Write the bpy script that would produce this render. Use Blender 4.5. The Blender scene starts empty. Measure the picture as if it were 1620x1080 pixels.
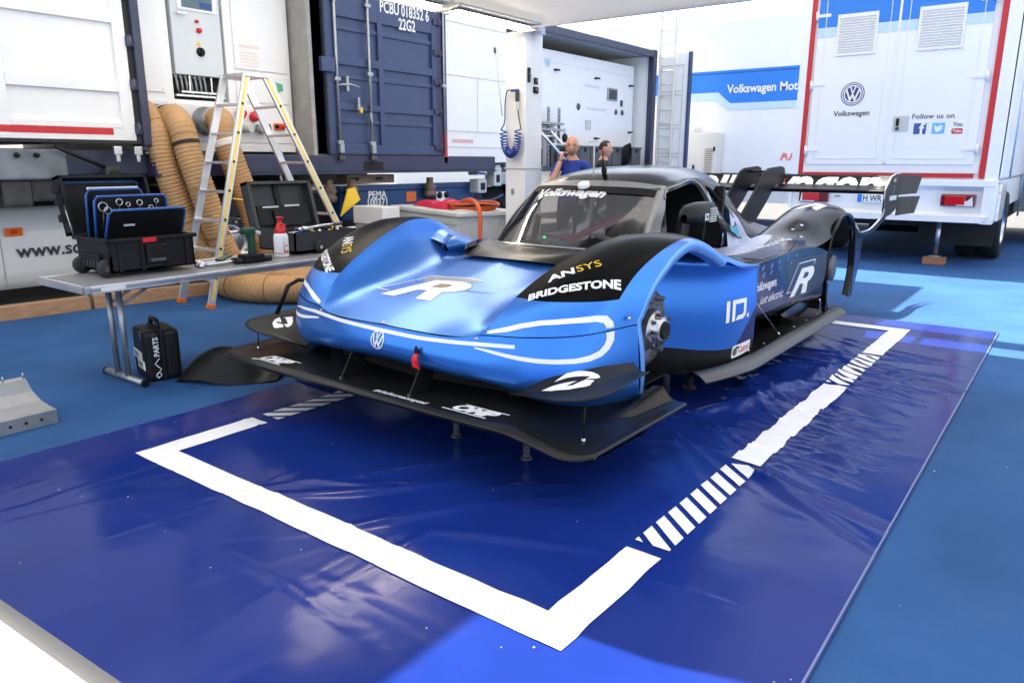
import bpy, bmesh, math, random
from mathutils import Vector, Matrix, noise
from mathutils.bvhtree import BVHTree
from mathutils.geometry import tessellate_polygon
random.seed(7)
PI = math.pi
sc = bpy.context.scene
COL = sc.collection

# ------------------------------------------------------------------ camera
cam_d = bpy.data.cameras.new("camera")
cam = bpy.data.objects.new("camera", cam_d); COL.objects.link(cam)
cam_d.sensor_width = 36.0; cam_d.lens = 26.162
cam_d.clip_start = 0.05; cam_d.clip_end = 2000
_p, _r, _y = math.radians(13.6319), math.radians(0.1207), math.radians(-37.187)
_f = Vector((math.sin(_y)*math.cos(_p), math.cos(_y)*math.cos(_p), -math.sin(_p)))
_rt = Vector((math.cos(_y), -math.sin(_y), 0)); _up = _rt.cross(_f)
_r2 = _rt*math.cos(_r) + _up*math.sin(_r); _u2 = _up*math.cos(_r) - _rt*math.sin(_r)
cam.matrix_world = Matrix(((_r2.x,_u2.x,-_f.x,2.6652),(_r2.y,_u2.y,-_f.y,-1.5968),(_r2.z,_u2.z,-_f.z,1.4),(0,0,0,1)))
sc.camera = cam

# ------------------------------------------------------------------ sky, sun, exposure
SUN_DIR = Vector((0.25, -0.22, -1.0)).normalized()       # the way the light travels
SUN_EL = math.asin(-SUN_DIR.z); SUN_AZ = math.atan2(-SUN_DIR.x, -SUN_DIR.y)
world = bpy.data.worlds.new("World"); sc.world = world; world.use_nodes = True
wn = world.node_tree.nodes; wl = world.node_tree.links
sky = wn.new("ShaderNodeTexSky"); sky.sky_type = 'NISHITA'; sky.sun_disc = False
sky.sun_elevation = SUN_EL; sky.sun_rotation = SUN_AZ; sky.dust_density = 2.5; sky.ozone_density = 1.0
wn["Background"].inputs[1].default_value = 0.15
hs = wn.new("ShaderNodeHueSaturation"); hs.inputs["Saturation"].default_value = .5       # the camera's daylight white balance
wl.new(sky.outputs[0], hs.inputs["Color"]); wl.new(hs.outputs[0], wn["Background"].inputs[0])
sun_d = bpy.data.lights.new("sun", 'SUN'); sun_d.energy = 4.6; sun_d.angle = math.radians(0.53); sun_d.color = (1.0, 0.95, 0.87)
sun = bpy.data.objects.new("sun", sun_d); COL.objects.link(sun)
sun.rotation_euler = SUN_DIR.to_track_quat('-Z', 'Y').to_euler()
sc.view_settings.view_transform = 'Standard'; sc.view_settings.look = 'None'
sc.view_settings.exposure = 1.75; sc.view_settings.gamma = 1.0; sc.view_settings.use_curve_mapping = False
sc.render.engine = 'CYCLES'
sc.cycles.use_denoising = True
sc.cycles.max_bounces = 10; sc.cycles.diffuse_bounces = 5; sc.cycles.glossy_bounces = 4; sc.cycles.transmission_bounces = 6
sc.cycles.transparent_max_bounces = 8; sc.cycles.caustics_reflective = False; sc.cycles.caustics_refractive = False
sc.cycles.sample_clamp_indirect = 6.0

# ------------------------------------------------------------------ materials
def pm(name, col, rough=0.5, metal=0.0, var=0.0, vscale=6.0, bump=0.0, bscale=40.0, coat=0.0, spec=0.5, emit=0.0, ecol=None,
       dirt=0.0, dirtcol=(.08,.07,.06), dscale=3.0, rvar=0.0, stretch=None, trans=0.0):
    m = bpy.data.materials.new(name); m.use_nodes = True
    n = m.node_tree.nodes; l = m.node_tree.links; b = n["Principled BSDF"]
    b.inputs["Base Color"].default_value = (*col, 1); b.inputs["Roughness"].default_value = rough
    b.inputs["Metallic"].default_value = metal; b.inputs["Coat Weight"].default_value = coat; b.inputs["Coat Roughness"].default_value = .06
    b.inputs["Specular IOR Level"].default_value = spec
    if emit: b.inputs["Emission Color"].default_value = (*(ecol or col), 1); b.inputs["Emission Strength"].default_value = emit
    tc = n.new("ShaderNodeTexCoord"); vec = tc.outputs["Object"]
    if stretch:
        mp = n.new("ShaderNodeMapping"); mp.inputs["Scale"].default_value = stretch; l.new(vec, mp.inputs[0]); vec = mp.outputs[0]
    last = None
    if var:
        t = n.new("ShaderNodeTexNoise"); t.inputs["Scale"].default_value = vscale; t.inputs["Detail"].default_value = 6; l.new(vec, t.inputs[0])
        r = n.new("ShaderNodeMapRange"); r.inputs[1].default_value = .3; r.inputs[2].default_value = .7; r.inputs[3].default_value = 1-var; r.inputs[4].default_value = 1+var
        l.new(t.outputs["Fac"], r.inputs[0])
        x = n.new("ShaderNodeVectorMath"); x.operation = 'SCALE'; x.inputs[0].default_value = col; l.new(r.outputs[0], x.inputs["Scale"]); last = x.outputs[0]
    if dirt:
        t = n.new("ShaderNodeTexNoise"); t.inputs["Scale"].default_value = dscale; t.inputs["Detail"].default_value = 9; t.inputs["Roughness"].default_value = .68; l.new(vec, t.inputs[0])
        r = n.new("ShaderNodeMapRange"); r.inputs[1].default_value = .52; r.inputs[2].default_value = .78; r.inputs[3].default_value = 0; r.inputs[4].default_value = dirt
        l.new(t.outputs["Fac"], r.inputs[0])
        mx = n.new("ShaderNodeMix"); mx.data_type = 'RGBA'; mx.inputs[6].default_value = (*col, 1); mx.inputs[7].default_value = (*dirtcol, 1)
        if last: l.new(last, mx.inputs[6])
        l.new(r.outputs[0], mx.inputs[0]); last = mx.outputs[2]
    if last: l.new(last, b.inputs["Base Color"])
    if rvar:
        t = n.new("ShaderNodeTexNoise"); t.inputs["Scale"].default_value = vscale*1.7; t.inputs["Detail"].default_value = 5; l.new(vec, t.inputs[0])
        r = n.new("ShaderNodeMapRange"); r.inputs[1].default_value = .3; r.inputs[2].default_value = .7; r.inputs[3].default_value = max(0.02, rough-rvar); r.inputs[4].default_value = rough+rvar
        l.new(t.outputs["Fac"], r.inputs[0]); l.new(r.outputs[0], b.inputs["Roughness"])
    if bump:
        t = n.new("ShaderNodeTexNoise"); t.inputs["Scale"].default_value = bscale; t.inputs["Detail"].default_value = 4; l.new(vec, t.inputs[0])
        bp = n.new("ShaderNodeBump"); bp.inputs["Strength"].default_value = bump; bp.inputs["Distance"].default_value = .01
        l.new(t.outputs["Fac"], bp.inputs["Height"]); l.new(bp.outputs[0], b.inputs["Normal"])
    if trans:
        out = n["Material Output"]; tr = n.new("ShaderNodeBsdfTranslucent"); tr.inputs[0].default_value = (*col, 1)
        mx = n.new("ShaderNodeMixShader"); mx.inputs[0].default_value = trans
        l.new(b.outputs[0], mx.inputs[1]); l.new(tr.outputs[0], mx.inputs[2]); l.new(mx.outputs[0], out.inputs[0])
    return m

def glass_mat(name, tint, refl=.5):
    m = bpy.data.materials.new(name); m.use_nodes = True; n = m.node_tree.nodes; l = m.node_tree.links
    n.remove(n["Principled BSDF"]); out = n["Material Output"]
    t = n.new("ShaderNodeBsdfTransparent"); t.inputs[0].default_value = (*tint, 1)
    g = n.new("ShaderNodeBsdfGlossy"); g.inputs["Roughness"].default_value = .03; g.inputs[0].default_value = (1,1,1,1)
    fr = n.new("ShaderNodeFresnel"); fr.inputs[0].default_value = 1.5
    mt = n.new("ShaderNodeMath"); mt.operation = 'MULTIPLY'; mt.inputs[1].default_value = refl; l.new(fr.outputs[0], mt.inputs[0])
    mx = n.new("ShaderNodeMixShader"); l.new(mt.outputs[0], mx.inputs[0]); l.new(t.outputs[0], mx.inputs[1]); l.new(g.outputs[0], mx.inputs[2])
    l.new(mx.outputs[0], out.inputs[0]); return m

M = {}
M['white'] = pm('white_paint', (.80,.80,.79), .4, var=.02, dirt=.10, dirtcol=(.6,.57,.5))
M['white_clean'] = pm('white_gloss', (.82,.83,.84), .25, var=.01)
M['decal'] = pm('white_vinyl', (.82,.82,.82), .4)
M['black'] = pm('black_plastic', (.007,.007,.008), .45, var=.2, bump=.08, bscale=300, spec=.25)
M['blackgloss'] = pm('black_vinyl', (.004,.004,.004), .28, spec=.035)
M['blackmatt'] = pm('matt_black_film', (.006,.006,.006), .65, spec=.2)
M['dark'] = pm('dark_void', (.006,.006,.007), .8)
M['rubber'] = pm('rubber', (.018,.018,.018), .75, var=.2)
M['grey'] = pm('grey_paint', (.32,.33,.34), .45, var=.04)
M['lightgrey'] = pm('light_grey_plastic', (.52,.54,.52), .5, var=.03)
M['steel'] = pm('steel', (.55,.56,.58), .3, metal=1.0, rvar=.12)
M['alu'] = pm('aluminium', (.72,.72,.73), .38, metal=.85, var=.08, rvar=.1)
M['darksteel'] = pm('dark_steel', (.10,.10,.11), .42, metal=.7, var=.2)
M['galv'] = pm('galvanised', (.36,.38,.40), .42, metal=.8, var=.15, vscale=14)
M['navy'] = pm('navy_container_paint', (.032,.053,.135), .42, var=.10, dirt=.25, dirtcol=(.09,.09,.11), dscale=4)
M['navyframe'] = pm('navy_frame_paint', (.028,.034,.075), .45, var=.12, dirt=.3, dirtcol=(.08,.08,.09))
M['pema'] = pm('trailer_blue', (.012,.055,.17), .4, var=.12, dirt=.35, dirtcol=(.04,.05,.07))
M['red'] = pm('red_paint', (.55,.012,.02), .4, var=.06)
M['redplastic'] = pm('red_plastic', (.62,.01,.015), .3)
M['orange'] = pm('orange_plastic', (.75,.16,.01), .35)
M['yellow'] = pm('yellow_paint', (.78,.52,.03), .45)
M['green'] = pm('dark_green_paint', (.01,.06,.03), .4, var=.2)
M['wood'] = pm('wood', (.42,.24,.13), .65, var=.28, vscale=7, stretch=(14,1.2,14), dirt=.3, dirtcol=(.2,.12,.06))
M['carpet'] = pm('blue_matting', (.023,.092,.25), .85, var=.22, vscale=1.1, bump=.5, bscale=320, dirt=.5, dirtcol=(.05,.10,.19), dscale=2.2, spec=.25)
M['asphalt'] = pm('asphalt', (.10,.098,.094), .9, var=.25, vscale=9, bump=.3, bscale=180)
M['paint'] = pm('blue_metallic_wrap', (.042,.205,.66), .29, metal=.68, var=.02, vscale=3)
M['paintlight'] = pm('light_blue_edge', (.14,.36,.80), .35, metal=.4)
M['paintnavy'] = pm('dark_blue_wrap', (.006,.012,.085), .3, var=.6, vscale=5, spec=.22)
M['paintcyan'] = pm('cyan_wrap', (.08,.45,.65), .35, metal=.4, var=.1)
M['paintpale'] = pm('pale_blue_wrap', (.42,.46,.62), .35, metal=.3, var=.3, vscale=9)
M['dots'] = pm('blue_dots', (.10,.24,.60), .4)
M['gold'] = pm('yellow_vinyl', (.78,.50,.03), .4)
M['castrolgreen'] = pm('green_vinyl', (.01,.18,.07), .4)
M['glassdark'] = glass_mat('tinted_glass', (.33,.33,.33), .14)
M['winglass'] = glass_mat('panel_glass', (.6,.68,.72), .8)
M['roofcloth'] = pm('awning_fabric', (.82,.78,.72), .6, var=.02, trans=.30)
M['hose'] = pm('tan_hose', (.47,.27,.115), .55, var=.10, vscale=5, dirt=.3, dirtcol=(.26,.15,.06), dscale=6)
M['skin'] = pm('skin', (.60,.30,.21), .5, var=.08, vscale=20)
M['shirtblue'] = pm('royal_blue_cotton', (.02,.045,.28), .85, bump=.3, bscale=30)
M['shirtblack'] = pm('black_cotton', (.012,.013,.015), .85, bump=.3, bscale=30)
M['trousers'] = pm('dark_trousers', (.02,.022,.03), .85)
M['hair'] = pm('dark_hair', (.015,.011,.008), .6)
M['stubble'] = pm('stubble', (.34,.19,.14), .7)
M['lamp'] = pm('lamp_tube', (1,.9,.72), .4, emit=16, ecol=(1,.86,.66))
M['lens_red'] = pm('red_lens', (.55,.01,.02), .15, coat=.6)
M['lens_clear'] = pm('clear_lens', (.75,.75,.75), .12, coat=.6)
M['lens_orange'] = pm('orange_lens', (.80,.17,.01), .2, coat=.6)
M['tape'] = pm('white_floor_tape', (.80,.80,.79), .45, var=.03, dirt=.12, dirtcol=(.55,.53,.48), dscale=5)
M['vwblue'] = pm('sign_blue', (.015,.20,.68), .45)
M['paleblue'] = pm('pale_sign_blue', (.52,.68,.83), .45)
M['dkblue'] = pm('emblem_blue', (.012,.05,.20), .35)
M['fbblue'] = pm('icon_blue', (.045,.09,.32), .4)
M['twblue'] = pm('icon_light_blue', (.13,.48,.80), .4)
M['textgrey'] = pm('sign_dark_grey', (.035,.035,.04), .5)
M['cable_orange'] = pm('orange_cable', (.62,.10,.02), .45)
M['cloth_red'] = pm('red_cloth', (.50,.012,.05), .8, bump=.4, bscale=25)
M['hoseblue'] = pm('blue_hose', (.01,.05,.30), .35)
M['cream'] = pm('cream_cabinet', (.74,.70,.62), .45)
M['greenscreen'] = pm('green_light', (.05,.7,.2), .4, emit=1.2, ecol=(.05,1,.25))
M['tirewall'] = pm('tyre', (.012,.012,.012), .8, var=.2)
M['chassis'] = pm('chassis_grime', (.035,.035,.037), .7, var=.4, dirt=.4, dirtcol=(.09,.075,.06))
M['interior'] = pm('container_interior', (.30,.29,.27), .6, var=.15)
M['paper'] = pm('paper', (.78,.76,.70), .7)

# carbon fibre: fine twill weave on a near black base
def carbon_mat(name, dark, light, rough, scale=120.0):
    m = pm(name, dark, rough); n = m.node_tree.nodes; l = m.node_tree.links; b = n["Principled BSDF"]
    tc = n.new("ShaderNodeTexCoord"); w = n.new("ShaderNodeTexWave"); w.wave_type = 'BANDS'; w.bands_direction = 'DIAGONAL'
    w.inputs["Scale"].default_value = scale; w.inputs["Distortion"].default_value = .0; l.new(tc.outputs["Object"], w.inputs[0])
    t = n.new("ShaderNodeTexNoise"); t.inputs["Scale"].default_value = 3; t.inputs["Detail"].default_value = 5; l.new(tc.outputs["Object"], t.inputs[0])
    mu = n.new("ShaderNodeMath"); mu.operation = 'MULTIPLY'; l.new(w.outputs["Fac"], mu.inputs[0]); l.new(t.outputs["Fac"], mu.inputs[1])
    mx = n.new("ShaderNodeMix"); mx.data_type = 'RGBA'; mx.inputs[6].default_value = (*dark, 1); mx.inputs[7].default_value = (*light, 1)
    l.new(mu.outputs[0], mx.inputs[0]); l.new(mx.outputs[2], b.inputs["Base Color"])
    b.inputs["Specular IOR Level"].default_value = .2
    return m
M['carbon'] = carbon_mat('carbon_fibre', (.005,.005,.005), (.026,.025,.023), .28)
M['carbonmatt'] = carbon_mat('matt_carbon', (.006,.006,.006), (.020,.020,.019), .42)
M['bodyblack'] = pm('satin_black_wrap', (.004,.004,.004), .17, var=.1, spec=.22)
M['wingblack'] = pm('wing_carbon', (.005,.005,.006), .4, spec=.10)
M['concrete'] = pm('pale_bounce_ground', (.46,.45,.42), .85, var=.1, vscale=.8, dirt=.3, dirtcol=(.25,.24,.22))  # for the added ground that bounces light
M['sill'] = pm('sill_carbon', (.03,.029,.027), .36, spec=.7)
M['hoseseam'] = pm('hose_seam', (.24,.13,.05), .6)
M['bodygrey'] = pm('satin_grey_panel', (.24,.235,.225), .38, metal=.35, var=.04)

# ------------------------------------------------------------------ mesh helpers
def link(o, parent=None):
    COL.objects.link(o)
    if parent is not None: o.parent = parent
    return o

class MB:
    """collects faces and links them as one mesh object"""
    def __init__(s): s.v = []; s.f = []; s.m = []; s.s = []; s.mats = []
    def mi(s, m):
        if isinstance(m, str): m = M[m]
        if m not in s.mats: s.mats.append(m)
        return s.mats.index(m)
    def face(s, pts, m, smooth=False):
        b = len(s.v); s.v += [tuple(p) for p in pts]; s.f.append(tuple(range(b, b+len(pts)))); s.m.append(s.mi(m)); s.s.append(smooth)
    def mesh(s, vs, fs, m, smooth=False):
        b = len(s.v); s.v += [tuple(p) for p in vs]; k = s.mi(m)
        for f in fs: s.f.append(tuple(i+b for i in f)); s.m.append(k); s.s.append(smooth)
    def grid(s, g, m, smooth=True, flip=False, closed=False):
        b = len(s.v); R = len(g); C = len(g[0]); k = s.mi(m) if not callable(m) else None
        for row in g: s.v += [tuple(p) for p in row]
        for i in range(R-1):
            for j in range(C if closed else C-1):
                j2 = (j+1) % C
                q = (b+i*C+j, b+i*C+j2, b+(i+1)*C+j2, b+(i+1)*C+j)
                s.f.append(q[::-1] if flip else q); s.m.append(k if k is not None else s.mi(m(i, j))); s.s.append(smooth)
    def box(s, c, size, m, rot=None, bev=0.0):
        x, y, z = (a/2 for a in size); c = Vector(c)
        if bev > 0:
            bm = bmesh.new(); bmesh.ops.create_cube(bm, size=1)
            for v in bm.verts: v.co = Vector((v.co.x*size[0], v.co.y*size[1], v.co.z*size[2]))
            bmesh.ops.bevel(bm, geom=bm.edges[:], offset=bev, segments=2, affect='EDGES', profile=.6)
            vs = [v.co.copy() for v in bm.verts]; bm.verts.index_update(); fs = [[v.index for v in f.verts] for f in bm.faces]; bm.free()
            if rot is not None: vs = [rot @ v for v in vs]
            s.mesh([v+c for v in vs], fs, m); return
        vs = [Vector((a, b, d)) for a in (-x, x) for b in (-y, y) for d in (-z, z)]
        if rot is not None: vs = [rot @ v for v in vs]
        s.mesh([v+c for v in vs], [(0,1,3,2),(4,6,7,5),(0,4,5,1),(2,3,7,6),(0,2,6,4),(1,5,7,3)], m)
    def bx(s, x0, x1, y0, y1, z0, z1, m, bev=0.0):
        s.box(((x0+x1)/2, (y0+y1)/2, (z0+z1)/2), (abs(x1-x0), abs(y1-y0), abs(z1-z0)), m, bev=bev)
    def tube(s, pts, r, m, n=8, cap=True, closed=False, smooth=True):
        pts = [Vector(p) for p in pts]; rings = []; up = None
        rr = r if isinstance(r, (list, tuple)) else [r]*len(pts)
        for i, p in enumerate(pts):
            a = pts[i-1] if (i > 0 or closed) else p; c = pts[(i+1) % len(pts)] if (i < len(pts)-1 or closed) else p
            t = (c-a).normalized()
            if up is None: up = Vector((0,0,1)) if abs(t.z) < .9 else Vector((1,0,0))
            e = (up - t*up.dot(t))
            if e.length < 1e-5: e = Vector((1,0,0)) - t*t.x
            e.normalize(); up = e; q = t.cross(e)
            rings.append([p + (e*math.cos(2*PI*k/n) + q*math.sin(2*PI*k/n))*rr[i] for k in range(n)])
        b = len(s.v); k_ = s.mi(m); L = len(rings)
        for rg in rings: s.v += [tuple(p) for p in rg]
        for i in range(L if closed else L-1):
            i2 = (i+1) % L
            for k in range(n):
                s.f.append((b+i*n+k, b+i*n+(k+1) % n, b+i2*n+(k+1) % n, b+i2*n+k)); s.m.append(k_); s.s.append(smooth)
        if cap and not closed:
            s.f.append(tuple(b+k for k in range(n))[::-1]); s.m.append(k_); s.s.append(False)
            s.f.append(tuple(b+(L-1)*n+k for k in range(n))); s.m.append(k_); s.s.append(False)
    def cyl(s, p0, p1, r, m, n=16, smooth=True, cap=True): s.tube([p0, p1], r, m, n=n, smooth=smooth, cap=cap)
    def lathe(s, prof, c, axis, m, n=24, smooth=True):
        """prof: (radius, height) pairs about axis through c"""
        c = Vector(c); a = Vector(axis).normalized(); e = Vector((0,0,1)) if abs(a.z) < .9 else Vector((1,0,0)); e = (e - a*e.dot(a)).normalized(); q = a.cross(e)
        g = [[c + a*h + (e*math.cos(2*PI*k/n) + q*math.sin(2*PI*k/n))*max(r, 1e-4) for k in range(n)] for r, h in prof]
        s.grid(g, m, smooth=smooth, closed=True)
    def prism(s, poly, O, U, V, depth, m, holes=()):
        """extrude a 2D polygon (u,v) lying at O with axes U,V along U x V by depth"""
        O = Vector(O); U = Vector(U); V = Vector(V); N = U.cross(V).normalized()*depth
        loops = [list(poly)] + [list(h) for h in holes]
        tri = tessellate_polygon([[Vector((a, b, 0)) for a, b in lp] for lp in loops])
        flat = [p for lp in loops for p in lp]; n = len(flat)
        vs = [O+U*a+V*b for a, b in flat]; vs += [v+N for v in vs]
        fs = [tuple(t) for t in tri] + [tuple(i+n for i in t[::-1]) for t in tri]
        k = 0
        for lp in loops:
            L = len(lp)
            for i in range(L): fs.append((k+i, k+(i+1) % L, n+k+(i+1) % L, n+k+i))
            k += L
        s.mesh(vs, fs, m)
    def mirror(s, axis=0):
        n = len(s.v); k = len(s.f)
        s.v += [tuple(-c if i == axis else c for i, c in enumerate(p)) for p in s.v]
        s.f += [tuple(i+n for i in f[::-1]) for f in s.f[:k]]; s.m += s.m[:k]; s.s += s.s[:k]
    def xform(s, mat):
        s.v = [tuple(mat @ Vector(p)) for p in s.v]
    def build(s, name, parent=None, off=None, fixn=True, merge=0.0005):
        me = bpy.data.meshes.new(name)
        vs = s.v if off is None else [(a-off[0], b-off[1], c-off[2]) for a, b, c in s.v]
        me.from_pydata(vs, [], s.f)
        for m in s.mats: me.materials.append(m)
        me.polygons.foreach_set('material_index', s.m); me.polygons.foreach_set('use_smooth', s.s)
        bm = bmesh.new(); bm.from_mesh(me)
        if merge: bmesh.ops.remove_doubles(bm, verts=bm.verts, dist=merge)
        if fixn: bmesh.ops.recalc_face_normals(bm, faces=bm.faces)
        bm.to_mesh(me); bm.free()
        o = bpy.data.objects.new(name, me); return link(o, parent)

def shade_sharp(o, deg=35):
    me = o.data; bm = bmesh.new(); bm.from_mesh(me)
    for f in bm.faces: f.smooth = True
    for e in bm.edges:
        if len(e.link_faces) == 2 and e.calc_face_angle(0) > math.radians(deg): e.smooth = False
    bm.to_mesh(me); bm.free(); return o

def thing(name, label, cat, loc=(0,0,0), rotz=0.0, group=None):
    o = bpy.data.objects.new(name, None); o.location = loc; o.rotation_euler = (0,0,rotz); o.empty_display_size = .1
    link(o); o['label'] = label; o['category'] = cat
    if group: o['group'] = group
    return o
def tag(o, label, cat, group=None):
    o['label'] = label; o['category'] = cat
    if group: o['group'] = group
    return o
def struct(o): o['kind'] = 'structure'; return o
def kids(o): return [c for c in bpy.data.objects if c.parent == o]
def copy_tree(o, parent=None):
    c = o.copy(); COL.objects.link(c)
    if parent is not None: c.parent = parent
    for ch in kids(o): copy_tree(ch, c)
    return c

def cr(p0, p1, p2, p3, t):
    t2 = t*t; t3 = t2*t
    return tuple(.5*((2*b) + (c-a)*t + (2*a-5*b+4*c-d)*t2 + (3*b-3*c+d-a)*t3) for a, b, c, d in zip(p0, p1, p2, p3))
def crline(P, n):
    out = []; L = len(P)
    ext = lambda i: P[i] if 0 <= i < L else (tuple(2*a-b for a, b in zip(P[0], P[1])) if i < 0 else tuple(2*a-b for a, b in zip(P[-1], P[-2])))
    for i in range(L-1):
        for k in range(n): out.append(cr(ext(i-1), ext(i), ext(i+1), ext(i+2), k/n))
    out.append(tuple(P[-1])); return out
def crsurf(net, nu=6, nv=6):
    rows = [crline(r, nv) for r in net]
    cols = [crline([r[j] for r in rows], nu) for j in range(len(rows[0]))]
    return [[cols[j][i] for j in range(len(cols))] for i in range(len(cols[0]))]

# ------------------------------------------------------------------ text and flat shapes
def text2d(s, size=1.0, shear=0.0, bold=0.0, spacing=1.0, xs=1.0, align='CENTER'):
    cu = bpy.data.curves.new('t', 'FONT'); cu.body = s; cu.size = size; cu.shear = shear; cu.offset = bold; cu.space_character = spacing
    cu.align_x = align; cu.align_y = 'CENTER'; cu.resolution_u = 3
    o = bpy.data.objects.new('t', cu); me = o.to_mesh()
    vs = [(v.co.x*xs, v.co.y) for v in me.vertices]; fs = [tuple(p.vertices) for p in me.polygons]
    o.to_mesh_clear(); bpy.data.objects.remove(o); bpy.data.curves.remove(cu)
    return vs, fs
def poly2d(loops):
    tri = tessellate_polygon([[Vector((a, b, 0)) for a, b in lp] for lp in loops])
    return [p for lp in loops for p in lp], [tuple(t) for t in tri]
def join2d(*sh):
    vs, fs = [], []
    for v, f in sh:
        b = len(vs); vs += v; fs += [tuple(i+b for i in q) for q in f]
    return vs, fs
def ring2d(r0, r1, n=32, cx=0, cy=0, a0=0, a1=2*PI):
    vs = []; fs = []
    full = abs(a1-a0-2*PI) < 1e-6; k = n if full else n+1
    for i in range(k):
        a = a0+(a1-a0)*i/n; vs += [(cx+r0*math.cos(a), cy+r0*math.sin(a)), (cx+r1*math.cos(a), cy+r1*math.sin(a))]
    for i in range(n):
        j = (i+1) % k; fs.append((2*i, 2*i+1, 2*j+1, 2*j))
    return vs, fs
def disc2d(r, n=14, cx=0, cy=0): return ([(cx+r*math.cos(2*PI*i/n), cy+r*math.sin(2*PI*i/n)) for i in range(n)], [tuple(range(n))])
def line2d(pts, w):
    L = []; Rr = []; P = [Vector((a, b, 0)) for a, b in pts]
    ww = w if isinstance(w, (list, tuple)) else [w]*len(P)
    for i, p in enumerate(P):
        t = (P[min(i+1, len(P)-1)]-P[max(i-1, 0)]).normalized(); nn = Vector((-t.y, t.x, 0))*ww[i]/2
        L.append((p.x+nn.x, p.y+nn.y)); Rr.append((p.x-nn.x, p.y-nn.y))
    vs = L+Rr; n = len(P)
    return vs, [(i, i+1, n+i+1, n+i) for i in range(n-1)]
def tf2d(sh, sx=1, sy=1, dx=0, dy=0, shear=0, rot=0):
    c, s = math.cos(rot), math.sin(rot); out = []
    for a, b in sh[0]:
        x = a*sx+b*shear; y = b*sy; out.append((x*c-y*s+dx, x*s+y*c+dy))
    return out, sh[1]

def flat(shape, O, U, V, m, name, parent=None, thick=.002, off=None):
    """a 2D shape as a thin plate on a flat surface"""
    O = Vector(O); U = Vector(U); V = Vector(V); N = U.cross(V).normalized()*thick
    vs, fs = shape; b = MB(); P = [O+U*a+V*c+N for a, c in vs]
    b.mesh(P, fs, m); return b.build(name, parent, off=off, fixn=False, merge=0)

def cut2d(shape, step):
    bm = bmesh.new(); vv = [bm.verts.new((a, b, 0)) for a, b in shape[0]]
    for f in shape[1]:
        try: bm.faces.new([vv[i] for i in f])
        except ValueError: pass
    xs = [a for a, b in shape[0]]; ys = [b for a, b in shape[0]]
    for lo, hi, ax in ((min(xs), max(xs), 0), (min(ys), max(ys), 1)):
        n = int((hi-lo)/step)
        for i in range(1, n+1):
            co = [0,0,0]; co[ax] = lo+(hi-lo)*i/(n+1); no = [0,0,0]; no[ax] = 1
            bmesh.ops.bisect_plane(bm, geom=bm.verts[:]+bm.edges[:]+bm.faces[:], plane_co=co, plane_no=no, dist=1e-6)
    bm.verts.index_update(); vs = [(v.co.x, v.co.y) for v in bm.verts]; fs = [tuple(v.index for v in f.verts) for f in bm.faces]; bm.free()
    return vs, fs

def bvh_of(objs):
    vs, fs = [], []
    for o in objs:
        b = len(vs); vs += [v.co.copy() for v in o.data.vertices]; fs += [tuple(i+b for i in p.vertices) for p in o.data.polygons]
    return BVHTree.FromPolygons(vs, fs)

def decal(shape, O, U, V, D, bvh, m, name, parent, step=.02, lift=.0022):
    """lay a thin 2D shape on a curved panel: carried along D from the plane O,U,V until it meets the panel"""
    O = Vector(O); U = Vector(U); V = Vector(V); D = Vector(D).normalized()
    vs, fs = cut2d(shape, step); out = []
    for a, c in vs:
        p = O+U*a+V*c; hit = bvh.ray_cast(p, D, 3.0)
        if hit[0] is None: out.append(None); continue
        n = hit[1] if hit[1].dot(D) < 0 else -hit[1]
        out.append(hit[0]+n*lift)
    b = MB(); good = [f for f in fs if all(out[i] is not None for i in f)]
    good = [f for f in good if max((out[f[i]]-out[f[i-1]]).length for i in range(len(f))) < step*6]
    used = sorted({i for f in good for i in f}); mp = {k: i for i, k in enumerate(used)}
    if not used: print('decal missed', name); return None
    b.mesh([out[i] for i in used], [tuple(mp[i] for i in f) for f in good], m, smooth=True)
    o = b.build(name, parent, fixn=False, merge=0)
    bm = bmesh.new(); bm.from_mesh(o.data)
    for f in bm.faces:
        if f.normal.dot(D) > 0: f.normal_flip()
    bm.to_mesh(o.data); bm.free()
    return o

# emblems as flat shapes of unit height
def roundel():
    k = [ring2d(.86, 1.0, 40)]
    k.append(poly2d([[(-.34,.79),(-.20,.83),(0,.22),(.20,.83),(.34,.79),(.07,.02),(-.07,.02)]]))
    k.append(poly2d([[(-.80,.42),(-.66,.60),(-.27,-.38),(-.08,.0),(.08,.0),(.27,-.38),(.66,.60),(.80,.42),(.33,-.80),(.20,-.80),(0,-.30),(-.20,-.80),(-.33,-.80)]]))
    return tf2d(join2d(*k), .5, .5)
def r_emblem():
    body = poly2d([[(0,0),(.42,0),(.66,.36),(.86,.36),(.92,0),(1.36,0),(1.28,.40),(1.42,.48),(1.52,.62),(1.54,.80),(1.45,.94),(1.28,1.0),(.50,1.0)],
                   [(.80,.56),(1.02,.56),(1.10,.62),(1.12,.72),(1.04,.78),(.88,.78)]])
    body = poly2d([[(0,0),(.36,0),(.58,.42),(.80,.42),(.88,0),(1.26,0),(1.16,.42),(1.36,.50),(1.50,.66),(1.50,.84),(1.40,.96),(1.22,1.0),(.52,1.0)],
                   [(.72,.60),(1.00,.60),(1.10,.66),(1.12,.76),(1.04,.81),(.80,.81)]])
    o = [(-.16,.22),(.28,1.16),(1.46,1.16)]
    fr = join2d(line2d([(-.30,.22),(.22,1.22)], .035), line2d([(.20,1.215),(1.46,1.215)], .035), line2d([(-.30,.22),(.02,.22)], .035), line2d([(1.45,1.22),(1.41,1.03)], .03))
    return body, fr
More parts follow.
